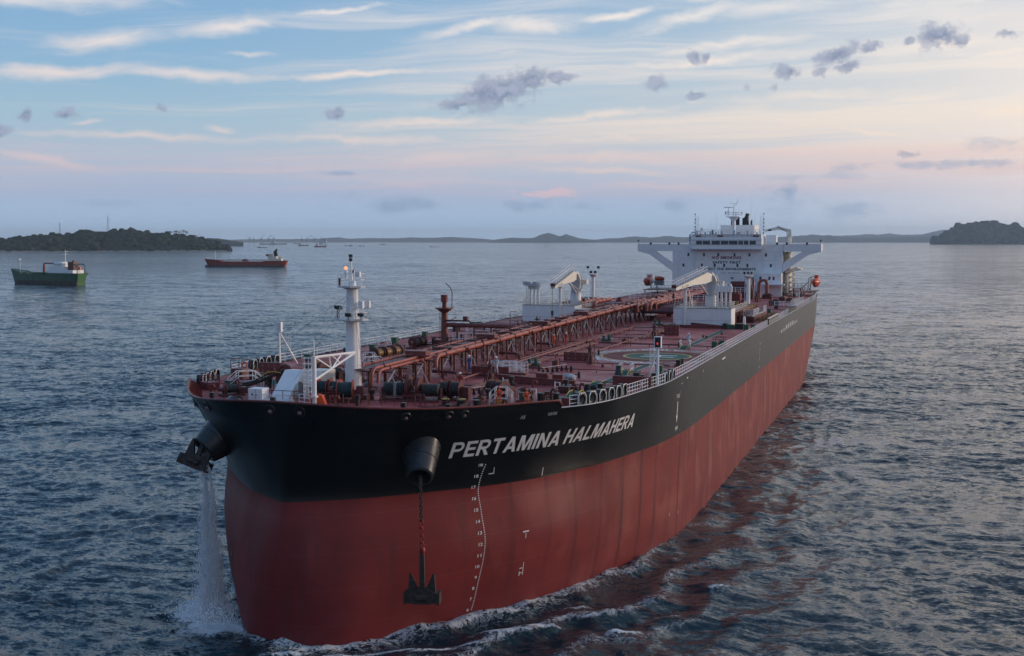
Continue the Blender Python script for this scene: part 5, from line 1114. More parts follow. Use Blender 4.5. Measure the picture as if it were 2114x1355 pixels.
# funnel casing and exhausts (further aft)
fn=empty('funnel',(0,0,0),parent=S); k=(250+79.1)/(225.5+79.1)
def fp(x,z,y=250): q=(y+79.144)/(225.5+79.144); return (47.513+(x-47.513)*q,y,32.398+(z-32.398)*q)
a=fp(-1.2,34); c=fp(7.5,36.4); b=MB(); b.b(a[0],c[0],246,256,D,c[2]); b.build('funnel_casing',M_WHITE,fn,smooth=False)
for x,z,r in((1.2,38.0,.28),(2.7,37.9,.55),(4.8,38.3,.95),(6.3,37.4,.3)):
    p=fp(x,z); b=MB(); b.c((p[0],250,c[2]),(p[0],250,p[2]),r,n=12); b.path([(p[0],250,p[2]-.2),(p[0]+r*.4,250,p[2]+r*.5),(p[0]+r*.5,250,p[2]+r*1.3)],r*.6,8); b.build('exhaust_pipe',M_BLACK,fn)
p=fp(5.3,39.2); b=MB(); b.path([(p[0]-.2,249.5,p[2]-1.6),(p[0],249.5,p[2]-.4),(p[0]+.1,249.3,p[2]+.2)],.42,8); b.build('exhaust_cowl',M_BLACK,fn)
# radar mast
rm=empty('radar_mast',(0,0,0),parent=S); rx,ry=1.2,FY0+3
b=MB(); b.c((rx,ry,34),(rx,ry,38.0),.55,.42,12); b.c((rx,ry,37.6),(rx,ry,38.6),.45,1.5,10); b.c((rx,ry,38.6),(rx,ry,38.75),2.25,n=10); b.c((rx,ry,38.75),(rx,ry,41.8),.16,.1,8); b.path([(rx,ry,41.6),(rx+.9,ry,42.3),(rx+1.05,ry,43.6)],.05,5); b.c((rx-.8,ry,42.2),(rx+.9,ry,42.3),.05,n=5); b.c((rx-.8,ry,42.2),(rx-.7,ry,42.8),.04,n=4); b.build('mast_column',M_WHITE,rm)
rail([(rx+2.1*math.cos(t),ry+2.1*math.sin(t),38.75) for t in np.linspace(0,6.283,9)],1.1,1.2,.04,'mast_railing',M_WHITE,rm,mid=1)
b=MB(); b.b(rx-2.5,rx-.2,ry-.8,ry-.6,41.1,41.3); b.c((rx-1.3,ry-.7,39),(rx-1.3,ry-.7,41.1),.09,n=6); b.build('radar_scanner',M_WHITE,rm)
b=MB(); b.b(rx-2.1,rx-1.0,ry-1.3,ry-1.1,39.9,40.05); b.c((rx+.6,ry,38.8),(rx+.6,ry,40.),.12,n=6); b.build('lower_scanner',M_PALE,rm)
for dx in(-2.2,2.2): b=MB(); b.c((rx+dx,ry-.3,39.4),(rx+dx,ry-.3,39.9),.12,n=6); b.build('navigation_light',M_BLACK,rm)
for s,x in((-1,-8.9),(1,9.25)):
    e=empty('signal_mast',(x,FY0+2,34.0),parent=S); b=MB(); b.c((0,0,-1),(0,0,5.2),.06,n=5); b.c((.9*-s,0,-1),(.9*-s,0,4.8),.06,n=5)
    for z in(0,.9,1.8,2.7,3.6,4.6): b.c((0,0,z),(.9*-s,0,z),.04,n=4); b.c((0,0,z),(-.5*-s,0,z+.1),.04,n=4); b.c((0,0,z),(.9*-s,0,z+.9 if z<4 else z),.03,n=4)
    b.build('mast_frame',M_WHITE,e,smooth=False)
    for z in(.2,1.1,1.9,2.9,3.8,5.2): b=MB(); b.c((0,-.1,z),(0,-.1,z+.4),.14,n=6); b.build('signal_light',M_BLACK,e)
# provision cranes on either side of the wheelhouse
e=empty('provision_crane',(0,0,0),parent=S); X0,Y0_=15.6,FY0+6
b=MB(); b.c((X0,Y0_,29.5),(X0,Y0_,33.2),.45,n=12); b.prism([(X0-.6,33.2),(X0+.6,33.2),(X0+.4,35.4),(X0-.4,35.4)],'y',Y0_-.5,Y0_+.5); b.build('crane_post',M_CREAM_LIT,e)
b=MB(); b.prism([(X0,34.6),(X0,35.3),(12.6,36.1),(9.0,35.2),(9.0,34.7),(12.6,35.2)],'y',Y0_-.35,Y0_+.35); b.build('crane_jib',M_CREAM_LIT,e,smooth=False)
b=MB(); b.path([(X0-.6,Y0_-.5,33.0),(X0-.7,Y0_-.5,34.6),(12.4,Y0_-.5,36.3)],.07,5); b.b(10,10.8,Y0_-.45,Y0_-.36,34.9,35.3); b.build('crane_hose',M_BLACK,e)
b=MB(); b.b(9.6,12.2,FY0+5,FY0+8,31.4,33.8); b.build('deck_house',M_WHITE,e,smooth=False)
e=empty('provision_crane',(0,0,0),parent=S); b=MB(); b.c((-10.9,FY0+5,31),(-10.9,FY0+5,34),.25,n=8); b.path([(-10.9,FY0+5,33.4),(-10.3,FY0+5,34.6),(-8,FY0+5,34.9)],.16,6); b.build('crane_post',M_PALE,e)
b=MB(); b.b(-10.7,-10.0,FY0+4,FY0+5,32.2,33.2); b.build('crane_winch',M_BLACK,e,smooth=False)
# forward cabin on the port side, ledge, side tower
e=empty('port_cabin',(0,0,0),parent=S); e.name='side_cabin'
b=MB(); b.b(8.6,14.6,FY0-3.5,FY0-.03,D,23.85); b.build('cabin_wall',M_WHITE,e,smooth=False)
b=MB(); b.b(10.0,15.6,FY0-5.6,FY0-3.52,20.85,21.15); b.b(10.,10.2,FY0-5.6,FY0-3.52,21.15,21.5); b.build('cabin_balcony',M_WHITE,e,smooth=False)
for x in(9.3,11.6): b=MB(); b.b(x-.25,x+.25,FY0-3.53,FY0-3.51,22.2,23.0); b.build('cabin_window',M_GLASS,e,smooth=False)
b=MB(); b.b(12.4,12.95,FY0-3.53,FY0-3.51,22.1,23.0); b.build('fire_panel',M_TEXTR,e,smooth=False)
b=MB(); b.c((11.2,FY0-4.5,21.15),(11.2,FY0-4.5,22.1),.07,n=5); b.c((10.7,FY0-4.6,21.9),(11.5,FY0-4.6,22.3),.1,n=5); b.build('fire_monitor',M_BLACK,e)
b=MB(); b.c((8.7,FY0-3.8,D),(8.7,FY0-3.8,20.85),.1,n=6); b.c((14.9,FY0-5.2,D),(14.9,FY0-5.2,20.85),.12,n=6); b.build('balcony_post',M_WHITE,e)
e=empty('stair_tower',(0,0,0),parent=S)  # white tower, warm sunlight painted in as a cream colour
for i,z in enumerate(np.arange(18.8,29.4,1.35)):
    b=MB(); b.b(14.7,17.2 if z<24.5 else 16.2,FY0+1.5,FY0+7,z-.1,z+.05); b.build('stair_landing',M_CREAM_LIT,e,smooth=False)
    rail([(14.7,FY0+1.6,z),(17.0 if z<24.5 else 16.,FY0+1.6,z),(17.0 if z<24.5 else 16.,FY0+7,z)],1.0,1.,.04,'landing_railing',M_CREAM_LIT,e,mid=1)
    b=MB(); b.prism([(14.9,z+.05),(15.3,z+.05),(16.6,z+1.2),(16.2,z+1.2)],'y',FY0+2,FY0+2.9); b.build('stair_flight',M_CREAM_LIT,e,smooth=False)
b=MB(); b.b(14.7,15.9,FY0+3,FY0+10,D,29.4); b.build('tower_wall',M_CREAM_LIT,e,smooth=False)
b=MB(); b.prism([(15.2,23.9),(19.0,24.6),(19.1,25.0),(18,25.2),(16.3,25.0),(15.0,24.2)],'y',FY0+1,FY0+8); b.b(17.4,18.2,FY0+1,FY0+2,25.2,25.5); b.build('embarkation_deck',M_CREAM_LIT,e,smooth=False)
b=MB(); b.c((16.0,FY0-1,D),(16.0,FY0-1,23.6),.22,n=8); b.c((17.2,FY0-1,D),(17.2,FY0-1,20.8),.15,n=8); b.build('tower_post',M_CREAM_LIT,e)
for i in range(9):
    x=random.uniform(14.8,20.5); b=MB(); hh=random.uniform(.8,2.2); b.c((x,FY0-random.uniform(0,3),D),(x,FY0-1,D+hh),random.uniform(.12,.3),n=6); b.build('aft_deck_vent',(M_CREAM_LIT,M_BLACK,M_DRED)[i%3],S)
e=empty('boat_deck',(0,0,0),parent=S); b=MB(); b.b(15.6,23.0,FY0+1.5,FY0+14,18.9,19.05); b.b(-23,-15,FY0+1.5,FY0+14,18.9,19.05)
for x in(16,19,22.5,-22.5,-19,-16): b.b(x-.1,x+.1,FY0+1.6,FY0+1.8,D,18.9)
b.build('boat_deck_slab',M_DRED,e,smooth=False)
rail([(17,FY0+1.6,19.05),(21,FY0+1.6,19.05)],1.1,1.,.04,'boat_deck_railing',M_PALE,e); rail([(-21,FY0+1.6,19.05),(-15,FY0+1.6,19.05)],1.1,1.,.04,'boat_deck_railing',M_PALE,e)
b=MB()
for x in np.arange(17.5,21.5,.9): b.c((x,FY0+1,19.05),(x,FY0+1,21.2),.06,n=4)
for z in(19.8,20.6,21.2): b.c((17.5,FY0+1,z),(21.1,FY0+1,z),.05,n=4)
b.build('davit_frame',M_PALE,e,smooth=False)
for s,zz in((1,21.45),(-1,21.2)):
    b=MB(); b.c((20.9*s,FY0+2.5,19.05),(21.1*s,FY0+2.5,22.6),.16,n=6); b.c((21.1*s,FY0+2.5,22.6),(22.3*s,FY0+2.5,23.1),.14,n=6); b.c((20.9*s,FY0+9,19.05),(21.1*s,FY0+9,22.6),.16,n=6); b.c((18.5*s,FY0+2.5,19.05),(21*s,FY0+2.5,21.6),.14,n=6); b.build('boat_davit',M_PALE,S)
    L=empty('lifeboat',(22.55*s,FY0+6.5,zz),'orange enclosed lifeboat in the davit %s'%('right of the white superstructure' if s>0 else 'left of the white superstructure'),'lifeboat','lifeboats beside the superstructure')
    hull=[(-4,.15,.5),(-3.3,.75,1.),(-2,1.1,1.2),(0,1.2,1.25),(2,1.1,1.2),(3.3,.75,1.),(4,.15,.5)]; v=[];n=14; b=MB()
    for yy,rx_,rz2 in hull:
        for i in range(n): t=2*math.pi*i/n; v.append((rx_*math.cos(t)*(1. if math.sin(t)>-.3 else .8),yy,rz2*math.sin(t)*(1.15 if math.sin(t)<0 else .85)))
    b.add(v,[(i*n+j,i*n+(j+1)%n,(i+1)*n+(j+1)%n,(i+1)*n+j) for i in range(6) for j in range(n)]+[tuple(range(n)),tuple(range(6*n,7*n))]); b.build('boat_hull',M_ORANGE2,L)
    b=MB(); b.b(-.5,.5,.6,2.6,.85,1.75); b.b(-.35,.35,-.2,.6,.9,1.35); b.build('conning_tower',M_ORANGE2,L,smooth=False)
    b=MB(); b.path([(-1.22,0,-.1),(-1.1,-2,-.1),(-.78,-3.3,-.1),(0,-4.05,-.1),(.78,-3.3,-.1),(1.1,-2,-.1),(1.22,0,-.1)],.05,5); b.build('grab_line',M_BLACK,L)
# rescue boat on the starboard side
L=empty('rescue_boat',(-19.2,FY0+5,21.9),'small orange and white rescue boat on its cradle inboard of the left lifeboat','rescue boat')
b=MB(); b.ball((0,0,0),1.5,1.3,.7,12,6); b.build('boat_hull',M_ORANGE2,L); b=MB(); b.b(-1.2,1.2,-1.2,1.0,-1.8,-.5); b.build('boat_cradle',M_GREY,L,smooth=False)
# hawse pipes (bolsters), anchors and chains ----------------
for s in(1,-1):
    A=Vector((8.7*s,7.6,17.0)); B=Vector((10.35*s,3.4,13.5)); dn=(B-A).normalized(); a=dn.orthogonal().normalized(); q=dn.cross(a)
    b=MB(); v=[]; n=28; prof=[(0,1.85),(.3,1.72),(.55,1.55),(.745,1.36),(.88,1.24),(1.0,1.10),(1.02,.95),(.96,.84),(.6,.75)]
    if s<0: A=Vector((-8.4,7.6,16.9)); B=Vector((-10.5,4.3,14.2)); dn=(B-A).normalized(); a=dn.orthogonal().normalized(); q=dn.cross(a); prof=[(t,r*1.22) for t,r in prof]
    for t,r in prof:
        for i in range(n): w=2*math.pi*i/n; v.append(A+(B-A)*t+(a*math.cos(w)+q*math.sin(w))*r)
    m_=len(prof); b.add(v,[(j*n+i,j*n+(i+1)%n,(j+1)*n+(i+1)%n,(j+1)*n+i) for j in range(m_-1) for i in range(n)]+[tuple(range((m_-1)*n,m_*n))]); o=b.build('hawse_bolster',M_BOLST,S,angle=30)
    b=MB(); 
    for t,r in((.745,1.375 if s>0 else 1.68),): b.torus(A+(B-A)*t,dn,r,.03,28,4)
    b.build('weld_ring',M_BLACK,o)
def anchor(name,label,M,chain_pts,cm):
    e=empty(name,(0,0,0),label,'anchor','anchors at the bow')
    b=MB(); b.prism([(-.22,0),(.22,0),(.17,3.7),(-.17,3.7)],'y',-.17,.17); b.build('anchor_shank',M_RUST,e,smooth=False,M=M)
    b=MB(); b.prism([(-1.25,-.55),(-.5,-.68),(.5,-.68),(1.25,-.55),(1.32,.2),(.6,.5),(-.6,.5),(-1.32,.2)],'y',-.42,.42); b.b(1.2,1.46,-.5,.5,-.66,.25); b.b(-1.46,-1.2,-.5,.5,-.66,.25); b.c((-.5,-.5,-.1),(.5,-.5,-.1),.24,n=8); b.build('anchor_crown',M_RUST,e,smooth=False,M=M)
    for s in(-1,1):
        b=MB(); b.prism([(s*.30,.45),(s*1.12,.3),(s*1.02,1.75),(s*.86,1.72)],'y',-.24,.06) ; b.build('anchor_fluke',M_RUST,e,smooth=False,M=M)
    if chain_pts:
        p0,p1,k=chain_pts; L=(Vector(p1)-Vector(p0)).length; n=int(L/.30); 
        for part,(i0,i1),mm in(('anchor_chain',(0,int(n*.6)),M_RUST),('painted_chain',(int(n*.6),n),M_CHAINR)):
            b=MB()
            for i in range(i0,i1):
                p=Vector(p0).lerp(Vector(p1),(i+.5)/n); big=1.25 if mm is M_CHAINR else 1.
                v=[];nn=14;m2=5
                for j in range(nn):
                    t=2*math.pi*j/nn; cx=.125*big*math.cos(t); cz=.20*math.sin(t)*1.05
                    rad=Vector((math.cos(t),0,math.sin(t)))
                    for g in range(m2):
                        w=2*math.pi*g/m2; q=Vector((cx,0,cz))+rad*(.05*big*math.cos(w))+Vector((0,1,0))*(.05*big*math.sin(w))
                        if i%2: q=Vector((q.y,q.x,q.z))
                        v.append(p+q)
                b.add(v,[(j*m2+g,((j+1)%nn)*m2+g,((j+1)%nn)*m2+(g+1)%m2,j*m2+(g+1)%m2) for j in range(nn) for g in range(m2)])
            b.build(part,mm,e)
        b=MB(); b.ball(Vector(p1)+Vector((.12,-.1,.05)),.2,.2,.32); b.build('shackle',M_CHAINR,e)
    return e
anchor('anchor','rusty anchor hanging on its chain in front of the port bow below the hawse bolster',Matrix.Translation((10.75,2.9,4.0))@Matrix.Rotation(.25,4,'Z'),((10.5,3.2,13.6),(10.75,2.9,7.6),1),None)
da=(Vector((-10.5,4.3,14.2))-Vector((-8.4,7.6,16.9))).normalized(); zax=(-da*.55+Vector((0,0,.6))).normalized(); yax=Vector((-.1,1,0)); yax=(yax-zax*yax.dot(zax)).normalized(); xax=yax.cross(zax)
MM=Matrix(((xax.x,yax.x,zax.x,0),(xax.y,yax.y,zax.y,0),(xax.z,yax.z,zax.z,0),(0,0,0,1))); MM.translation=Vector((-10.85,3.5,13.35))
anchor('anchor','dark anchor drawn up tight against the mouth of the starboard hawse bolster',MM,None,None)

# people ---------------------------------------------------
def person(loc,rz,suit,helmet,label,pose='stand',skin=M_SKIN):
    bm=bmesh.new(); lay=bm.verts.layers.skin.verify()
    if pose=='sit': J={'p':(0,0,.55),'c':(.02,-.05,.95),'n':(.02,-.12,1.12),'h':(.02,-.16,1.27),'sl':(-.2,-.05,1.03),'el':(-.3,-.25,.8),'hl':(-.18,-.45,.75),'sr':(.22,-.05,1.03),'er':(.32,-.25,.8),'hr':(.2,-.45,.75),'kl':(-.16,-.45,.55),'fl':(-.16,-.5,.06),'tl':(-.16,-.68,.04),'kr':(.16,-.45,.55),'fr':(.16,-.5,.06),'tr':(.16,-.68,.04)}
    else: J={'p':(0,0,.9),'c':(0,0,1.28),'n':(0,-.01,1.45),'h':(0,-.03,1.6),'sl':(-.19,0,1.38),'el':(-.27,.02,1.12),'hl':(-.25,-.12,.9),'sr':(.19,0,1.38),'er':(.28,-.04,1.12),'hr':(.22,-.25,1.0),'kl':(-.1,-.02,.48),'fl':(-.13,.03,.06),'tl':(-.14,-.16,.03),'kr':(.12,-.03,.48),'fr':(.15,.02,.06),'tr':(.17,-.17,.03)}
    R={'p':.15,'c':.165,'n':.06,'h':.10,'sl':.08,'el':.055,'hl':.045,'sr':.08,'er':.055,'hr':.045,'kl':.075,'fl':.055,'tl':.045,'kr':.075,'fr':.055,'tr':.045}
    V={k:bm.verts.new(v) for k,v in J.items()}
    for k,v in V.items(): v[lay].radius=(R[k],R[k]*(.75 if k in'pc' else 1))
    V['p'][lay].use_root=True
    for a_,c_ in(('p','c'),('c','n'),('n','h'),('c','sl'),('sl','el'),('el','hl'),('c','sr'),('sr','er'),('er','hr'),('p','kl'),('kl','fl'),('fl','tl'),('p','kr'),('kr','fr'),('fr','tr')): bm.edges.new((V[a_],V[c_]))
    me=bpy.data.meshes.new('person'); bm.to_mesh(me); bm.free(); o=bpy.data.objects.new('person',me); COL.objects.link(o)
    o.modifiers.new('skin','SKIN'); m=o.modifiers.new('sub','SUBSURF'); m.levels=1; m.render_levels=1
    bpy.context.view_layer.update(); em=bpy.data.meshes.new_from_object(o.evaluated_get(bpy.context.evaluated_depsgraph_get())); o.modifiers.clear(); o.data=em; em.name='person'
    em.materials.clear(); em.materials.append(suit); em.materials.append(skin); hz=J['n'][2]+.02
    for f in em.polygons:
        c_=f.center; f.use_smooth=True
        if c_.z>hz or min((c_-Vector(J['hl'])).length,(c_-Vector(J['hr'])).length)<.075: f.material_index=1
    o.location=loc; o.rotation_euler=(0,0,rz); tag(o,label,'person','crew on deck')
    h=Vector(J['h'])+Vector((0,0,.05)); b=MB(); b.ball((h.x,h.y,h.z+.05),.135,.15,.11,12,6); b.c((h.x,h.y-.02,h.z+.02),(h.x,h.y-.02,h.z+.04),.16,n=12); b.build('helmet',helmet,o)
    b=MB(); 
    for k in('fl','fr'): p=J[k]; b.ball((p[0],p[1]-.06,.055),.06,.15,.06,8,5)
    b.build('boots',M_BLACK,o)
    return o
M_SUITW=mat('pale_overall',(.55,.58,.66),.7,var=.15); M_SUITB=mat('blue_overall',(.02,.08,.28),.7,var=.2); M_SUITO=mat('orange_overall',(.62,.08,.02),.7,var=.2); M_SUITR=mat('red_overall',(.28,.03,.03),.7,var=.2)
person((18.9,72.4,D+.39),.4,M_SUITW,M_WHITE,'person in pale overalls and white helmet standing on the green walkway')
person((2.9,33.2,D+.9),-.3,M_SUITB,M_BLUEH,'person in blue overalls working on the pipes under the rack') if False else person((2.9,33.0,D+.62),-.3,M_SUITB,M_WHITE,'person in blue overalls standing by the pipe branch beside the rack')
person((5.9,23.0,D),.2,M_SUITR,M_WHITE,'person in red overalls and white helmet behind the windlass')
person((7.2,22.0,D),-.6,M_SUITO,M_YEL,'person in orange overalls bending beside the mooring winch') if False else None
person((1.0,69.0,D),.8,M_SUITO,M_WHITE,'nearer of two people in orange overalls under the pipe rack')
person((1.7,72.6,D),-.5,M_SUITO,M_WHITE,'farther of two people in orange overalls under the pipe rack')
person((7.0,30.2,D+.9),.0,M_SUITW,M_WHITE,'person in grey overalls beside the red vent post and access platform')
person((12.9,14.9,D+.25),.3,M_SUITO,M_ORANGE,'person in orange overalls crouching behind the port bulwark beside the stairs','sit')
person((15.0,16.2,D),.5,M_SUITO,M_ORANGE,'person in orange overalls seated low beside the green and red access trunk','sit')

o=MB().b(-.35,.35,-.3,.3,0,.45).build('deck_stool',M_YEL,None,smooth=False); o.location=(12.9,15.3,D); tag(o,'yellow box on deck under the crouching person by the port bulwark','box')
for x,y in((24.1,119.0),): pass
# falling hawse water --------------------------------------
def falls():
    rs=random.Random(5); b=MB()
    for (ox,oy,z0,n,sp) in((-9.9,3.2,13.3,10500,.40),(-9.1,3.0,13.3,5400,.30)):
        for i in range(n):
            t=rs.random()**.62; z=z0*(1-t)
            drift=(1-z/z0); rad=sp*(.45+drift*3.0)
            ang=rs.uniform(0,6.28); rr=rad*abs(rs.gauss(0,.55))
            x=ox+rr*math.cos(ang)+.5*drift+.12*math.sin(z*1.3); y=oy+rr*math.sin(ang)*.8
            L=rs.uniform(.10,.55)*(.5+drift*.8); w=rs.uniform(.008,.026)*(1.1+drift*.6)
            p=Vector((x,y,z)); q=p+Vector((rs.gauss(0,.05),rs.gauss(0,.05),-L))
            if q.z<0: q.z=0
            b.c(p,q,w*.3,w,3,cap=False)
    for i in range(4200):   # spray and splash droplets
        a=rs.uniform(0,6.28); r=abs(rs.gauss(0,1.7)); x=-9.2+r*math.cos(a); y=3.0+r*.7*math.sin(a); z=abs(rs.gauss(0,.55)); s=rs.uniform(.02,.06)
        b.ball((x,y,z+.05),s,s,s*1.5,4,3)
    o=b.build('falling_water',M_SPRAY,None); tag(o,'white stream of water falling from the starboard anchor bolster into the sea','falling water',kind='stuff')
M_SPRAY=mat('white_spray',(.86,.89,.93),.4,var=.05)
falls()
# ------------------------------------------------------------------ far land, other vessels, haze
ORI=Vector((47.513,-79.144,0)); RV=Vector((math.cos(PSI),math.sin(PSI),0)); FV=Vector((-math.sin(PSI),math.cos(PSI),0))
def W(a,dist,z=0.):
    """bearing number a (tangent*2350 right of the 1057 mark), distance ahead in metres"""
    p=ORI+FV*dist+RV*((a-1057)/2350*dist); p.z=z; return p
def H(v,dist): return 32.4+(496.5-v)/2350*dist
def veg_mat(name,c1,c2,sc_=.05):
    m=bpy.data.materials.new(name); m.use_nodes=True; T=NT(m.node_tree); bs=T.n('ShaderNodeBsdfPrincipled'); out=T.n('ShaderNodeOutputMaterial'); T.t.links.new(bs.outputs[0],out.inputs[0])
    tc=T.n('ShaderNodeTexCoord').outputs['Object']; T.set(bs.inputs['Base Color'],T.mix(T.mr(T.noise(tc,sc_,5.,.65),.35,.65),c1,c2)); bs.inputs['Roughness'].default_value=.9; bs.inputs['Specular IOR Level'].default_value=.1
    return m
M_VEG=veg_mat('forest_canopy',(.014,.027,.022),(.032,.047,.030),.04); M_VEG2=veg_mat('dark_canopy',(.012,.024,.022),(.024,.038,.030),.02); M_HILL=veg_mat('far_hill',(.014,.024,.030),(.022,.034,.040),.003); M_SAND=mat('shore_rock',(.22,.18,.14),.9,scale=.05,var=.4)
rsn=np.random.RandomState(11)
def n1d(x,f,s): return math.sin(x*f+s)*.5+math.sin(x*f*2.3+s*1.7)*.3+math.sin(x*f*5.1+s*.6)*.2
def ridge(name,prof,dist,depth,m,rough=.06,slant=0.,label=None,sand=False,step=4):
    """prof: (bearing number, skyline row) pairs -> a ridge of land with a gentle near slope"""
    b=MB(); xs=np.arange(prof[0][0],prof[-1][0]+.1,step); px=[p[0] for p in prof]; pv=[p[1] for p in prof]; rows=[0,.12,.3,.5,.75,1.,1.35,1.8]; hs=[-3,.12,.42,.68,.9,1.,.75,-.05]
    v=[]
    for a in xs:
        dd=dist+slant*(a-prof[0][0]); h=max(2,H(float(np.interp(a,px,pv)),dd+depth))
        for r,k in zip(rows,hs):
            q=k*h*(1+rough*n1d(a,.35 if r else 0,r*7)) if k>0 else k
            v.append(W(a,dd+depth*r*(1+.08*n1d(a,.12,r)),q if k>0 else (-3 if r==0 else -.05*h)))
    n=len(rows); b.add(v,[(i*n+j,(i+1)*n+j,(i+1)*n+j+1,i*n+j+1) for i in range(len(xs)-1) for j in range(n-1)])
    o=b.build(name,m,None,angle=180); tag(o,label,'island',kind='structure'); return o
def wood(name,prof,dist,depth,m,n,r0,label,slant=0.,jit=.3):
    b=MB(); px=[p[0] for p in prof]; pv=[p[1] for p in prof]
    for i in range(n):
        a=random.uniform(px[0],px[-1]); r=random.random()**.8*1.05; dd=dist+slant*(a-px[0]); h=max(2,H(float(np.interp(a,px,pv)),dd+depth)); k=float(np.interp(r,[0,.12,.3,.5,.75,1.],[.0,.12,.42,.68,.9,1.]))
        s=r0*random.uniform(.4,1.2)*(1.5 if random.random()<.10 else 1)
        p=W(a,dd+depth*(r+.02),k*h*(1+.06*n1d(a,.35,r*7))-s*random.uniform(-.35,.35)); b.ball(p,s,s,s*random.uniform(.65,1.1),7,5,jit)
    o=b.build(name,m,None,angle=60); tag(o,label,'woodland',kind='stuff')
LI=[(-330,489),(-200,492),(-100,488),(-40,494),(0,498),(15,500),(30,496),(60,492),(90,491),(130,490),(158,488),(175,479),(190,481),(212,485),(240,482),(265,477),(290,482),(318,487),(333,484),(350,487),(380,490),(410,496),(440,503),(472,512)]
ridge('island_hills',LI,2950,330,M_VEG2,label='wooded island terrain behind the green tanker',slant=.55)
wood('island_woods',LI,2955,320,M_VEG,3000,9,'dense dark green woodland covering the nearer island',slant=.55)
b=MB(); pts=[W(a,2950+.55*(a+330)-12,.2+.5*math.sin(a*.05)) for a in range(-330,478,8)]; pts2=[W(a,2950+.55*(a+330)+35,4.5) for a in range(-330,478,8)]; n=len(pts); b.add([Vector((p.x,p.y,-.6)) for p in pts]+pts2,[(i,i+1,n+i+1,n+i) for i in range(n-1)]); tag(b.build('shore',M_SAND,None),'narrow sandy shore of the near island','shore',kind='structure')
RI=[(1924,497),(1936,492),(1950,484),(1963,477),(1974,472),(1988,468),(2006,463.5),(2025,465),(2045,467),(2070,468),(2080,471),(2114,474),(2160,472),(2230,478),(2300,488)]
ridge('hill_island',RI,9000,900,M_VEG2,label='steep wooded island at the right edge of the view'); wood('hill_island_woods',RI,9000,880,M_VEG2,900,26,'dark woodland covering the steep right hand island',jit=.25)
ridge('hills',[(430,499),(470,495),(520,494),(560,493.5),(600,494),(650,493),(700,490),(720,493),(760,491.5),(820,492),(850,490),(870,491),(900,491),(930,489),(960,491),(1000,493),(1040,498)],19000,1600,M_HILL,label='low hazy hills on the horizon to the left')
ridge('hills',[(1008,499.5),(1027,494),(1058,490.6),(1080,492),(1102,491.5),(1114,485),(1131,481),(1143,483.5),(1155,488.5),(1168,483.5),(1180,487),(1194,491.7),(1228,495.5),(1236,499.5)],16000,1200,M_HILL,label='twin peaked hazy island in the middle of the horizon',rough=.03)
ridge('hills',[(1222,496),(1250,492.4),(1279,491.7),(1306,488),(1347,490.6),(1374,487),(1408,490),(1460,489),(1540,491),(1620,489),(1660,486),(1680,484),(1696,486.5),(1713,485.5),(1730,490),(1790,491),(1850,490),(1905,489),(1945,490)],17500,1300,M_HILL,label='long low hazy shore behind the superstructure')
ridge('hills',[(1700,489),(1726,486.5),(1760,486),(1791,483),(1810,485),(1832,481.7),(1860,485),(1902,484),(1937,475.5),(1963,474),(2000,478),(2060,484)],24500,1500,M_HILL,label='palest farthest hills on the right horizon',rough=.03)
ridge('hills',[(400,499),(415,493),(440,491.5),(465,494),(480,497),(505,500)],6200,500,M_VEG2,label='low headland beyond the tip of the near island')
# lattice towers and palms on the near island
def lattice(a,dist,z0,z1,w,label):
    p=W(a,dist); e=empty('radio_tower',(p.x,p.y,z0),label,'radio tower','radio towers on the near island'); h=z1-z0; b=MB()
    for sx in(-1,1):
        for sy in(-1,1): b.c((sx*w,sy*w,0),(sx*w*.25,sy*w*.25,h),.28,n=4,cap=False)
    k=14
    for i in range(k):
        z=h*i/k; u=w*(1-.75*i/k); z2=h*(i+1)/k; u2=w*(1-.75*(i+1)/k)
        for sy in(-1,1): b.c((-u,sy*u,z),(u2,sy*u2,z2),.16,n=3,cap=False)
        b.c((-u,-u,z),(u,-u,z),.14,n=3,cap=False)
    b.build('tower_lattice',M_GREY,e,smooth=False); b=MB(); b.c((0,0,h),(0,0,h+6),.2,n=4); b.ball((0,0,h),.7); b.build('tower_top',M_RED,e)
lattice(127,3500,38,H(461,3500),2.6,'shorter left radio tower rising from the island woodland'); lattice(226,3550,46,H(448,3550),3.4,'taller right radio tower rising from the island woodland')
palm_labels={347:'single palm at the left end of the ridge palm row',354:'second palm from the left on the ridge crest',363:'tall palm just left of the clump on the ridge',367:'broad palm in the middle of the ridge clump',373:'palm at the right of the ridge clump',381:'tallest palm on the crest right of the clump',387:'palm leaning beside the tallest one',395:'small lone palm lower on the slope',401:'first of the two low palms near the slope foot',407:'second of the two low palms near the slope foot',419:'dark round palm at the island tip'}
for a,lab in palm_labels.items():
    vv={347:481,354:480.5,363:480,367:479.5,373:481.5,381:479,387:481,395:489,401:489,407:489.5,419:492}[a]; dist=3650; zt=H(vv,dist); p=W(a,dist); e=empty('palm_tree',(p.x,p.y,zt-16),lab,'palm tree','palms on the island ridge')
    b=MB(); b.c((0,0,0),(.6,0,20),.55,.35,6); b.build('trunk',M_DRED if False else M_RUST,e)
    b=MB()
    for i in range(15):
        t=i*2.4; L=random.uniform(6,8.5); d=Vector((math.cos(t),math.sin(t),0)); q=Vector((-d.y,d.x,0)); up=random.uniform(-.1,.9); P0=Vector((.6,0,20)); v=[]
        for k in range(5): s=k/4; c_=P0+d*L*s+Vector((0,0,L*(up*s-.95*s*s))); w=.9*(1-s*.8)*(.35 if k==0 else 1); v+=[c_-q*w+Vector((0,0,-.4)),c_+Vector((0,0,.12)),c_+q*w+Vector((0,0,-.4))]
        b.add(v,[(3*k+j,3*k+j+1,3*k+j+4,3*k+j+3) for k in range(4) for j in(0,1)])
    b.build('crown',M_VEG2,e)
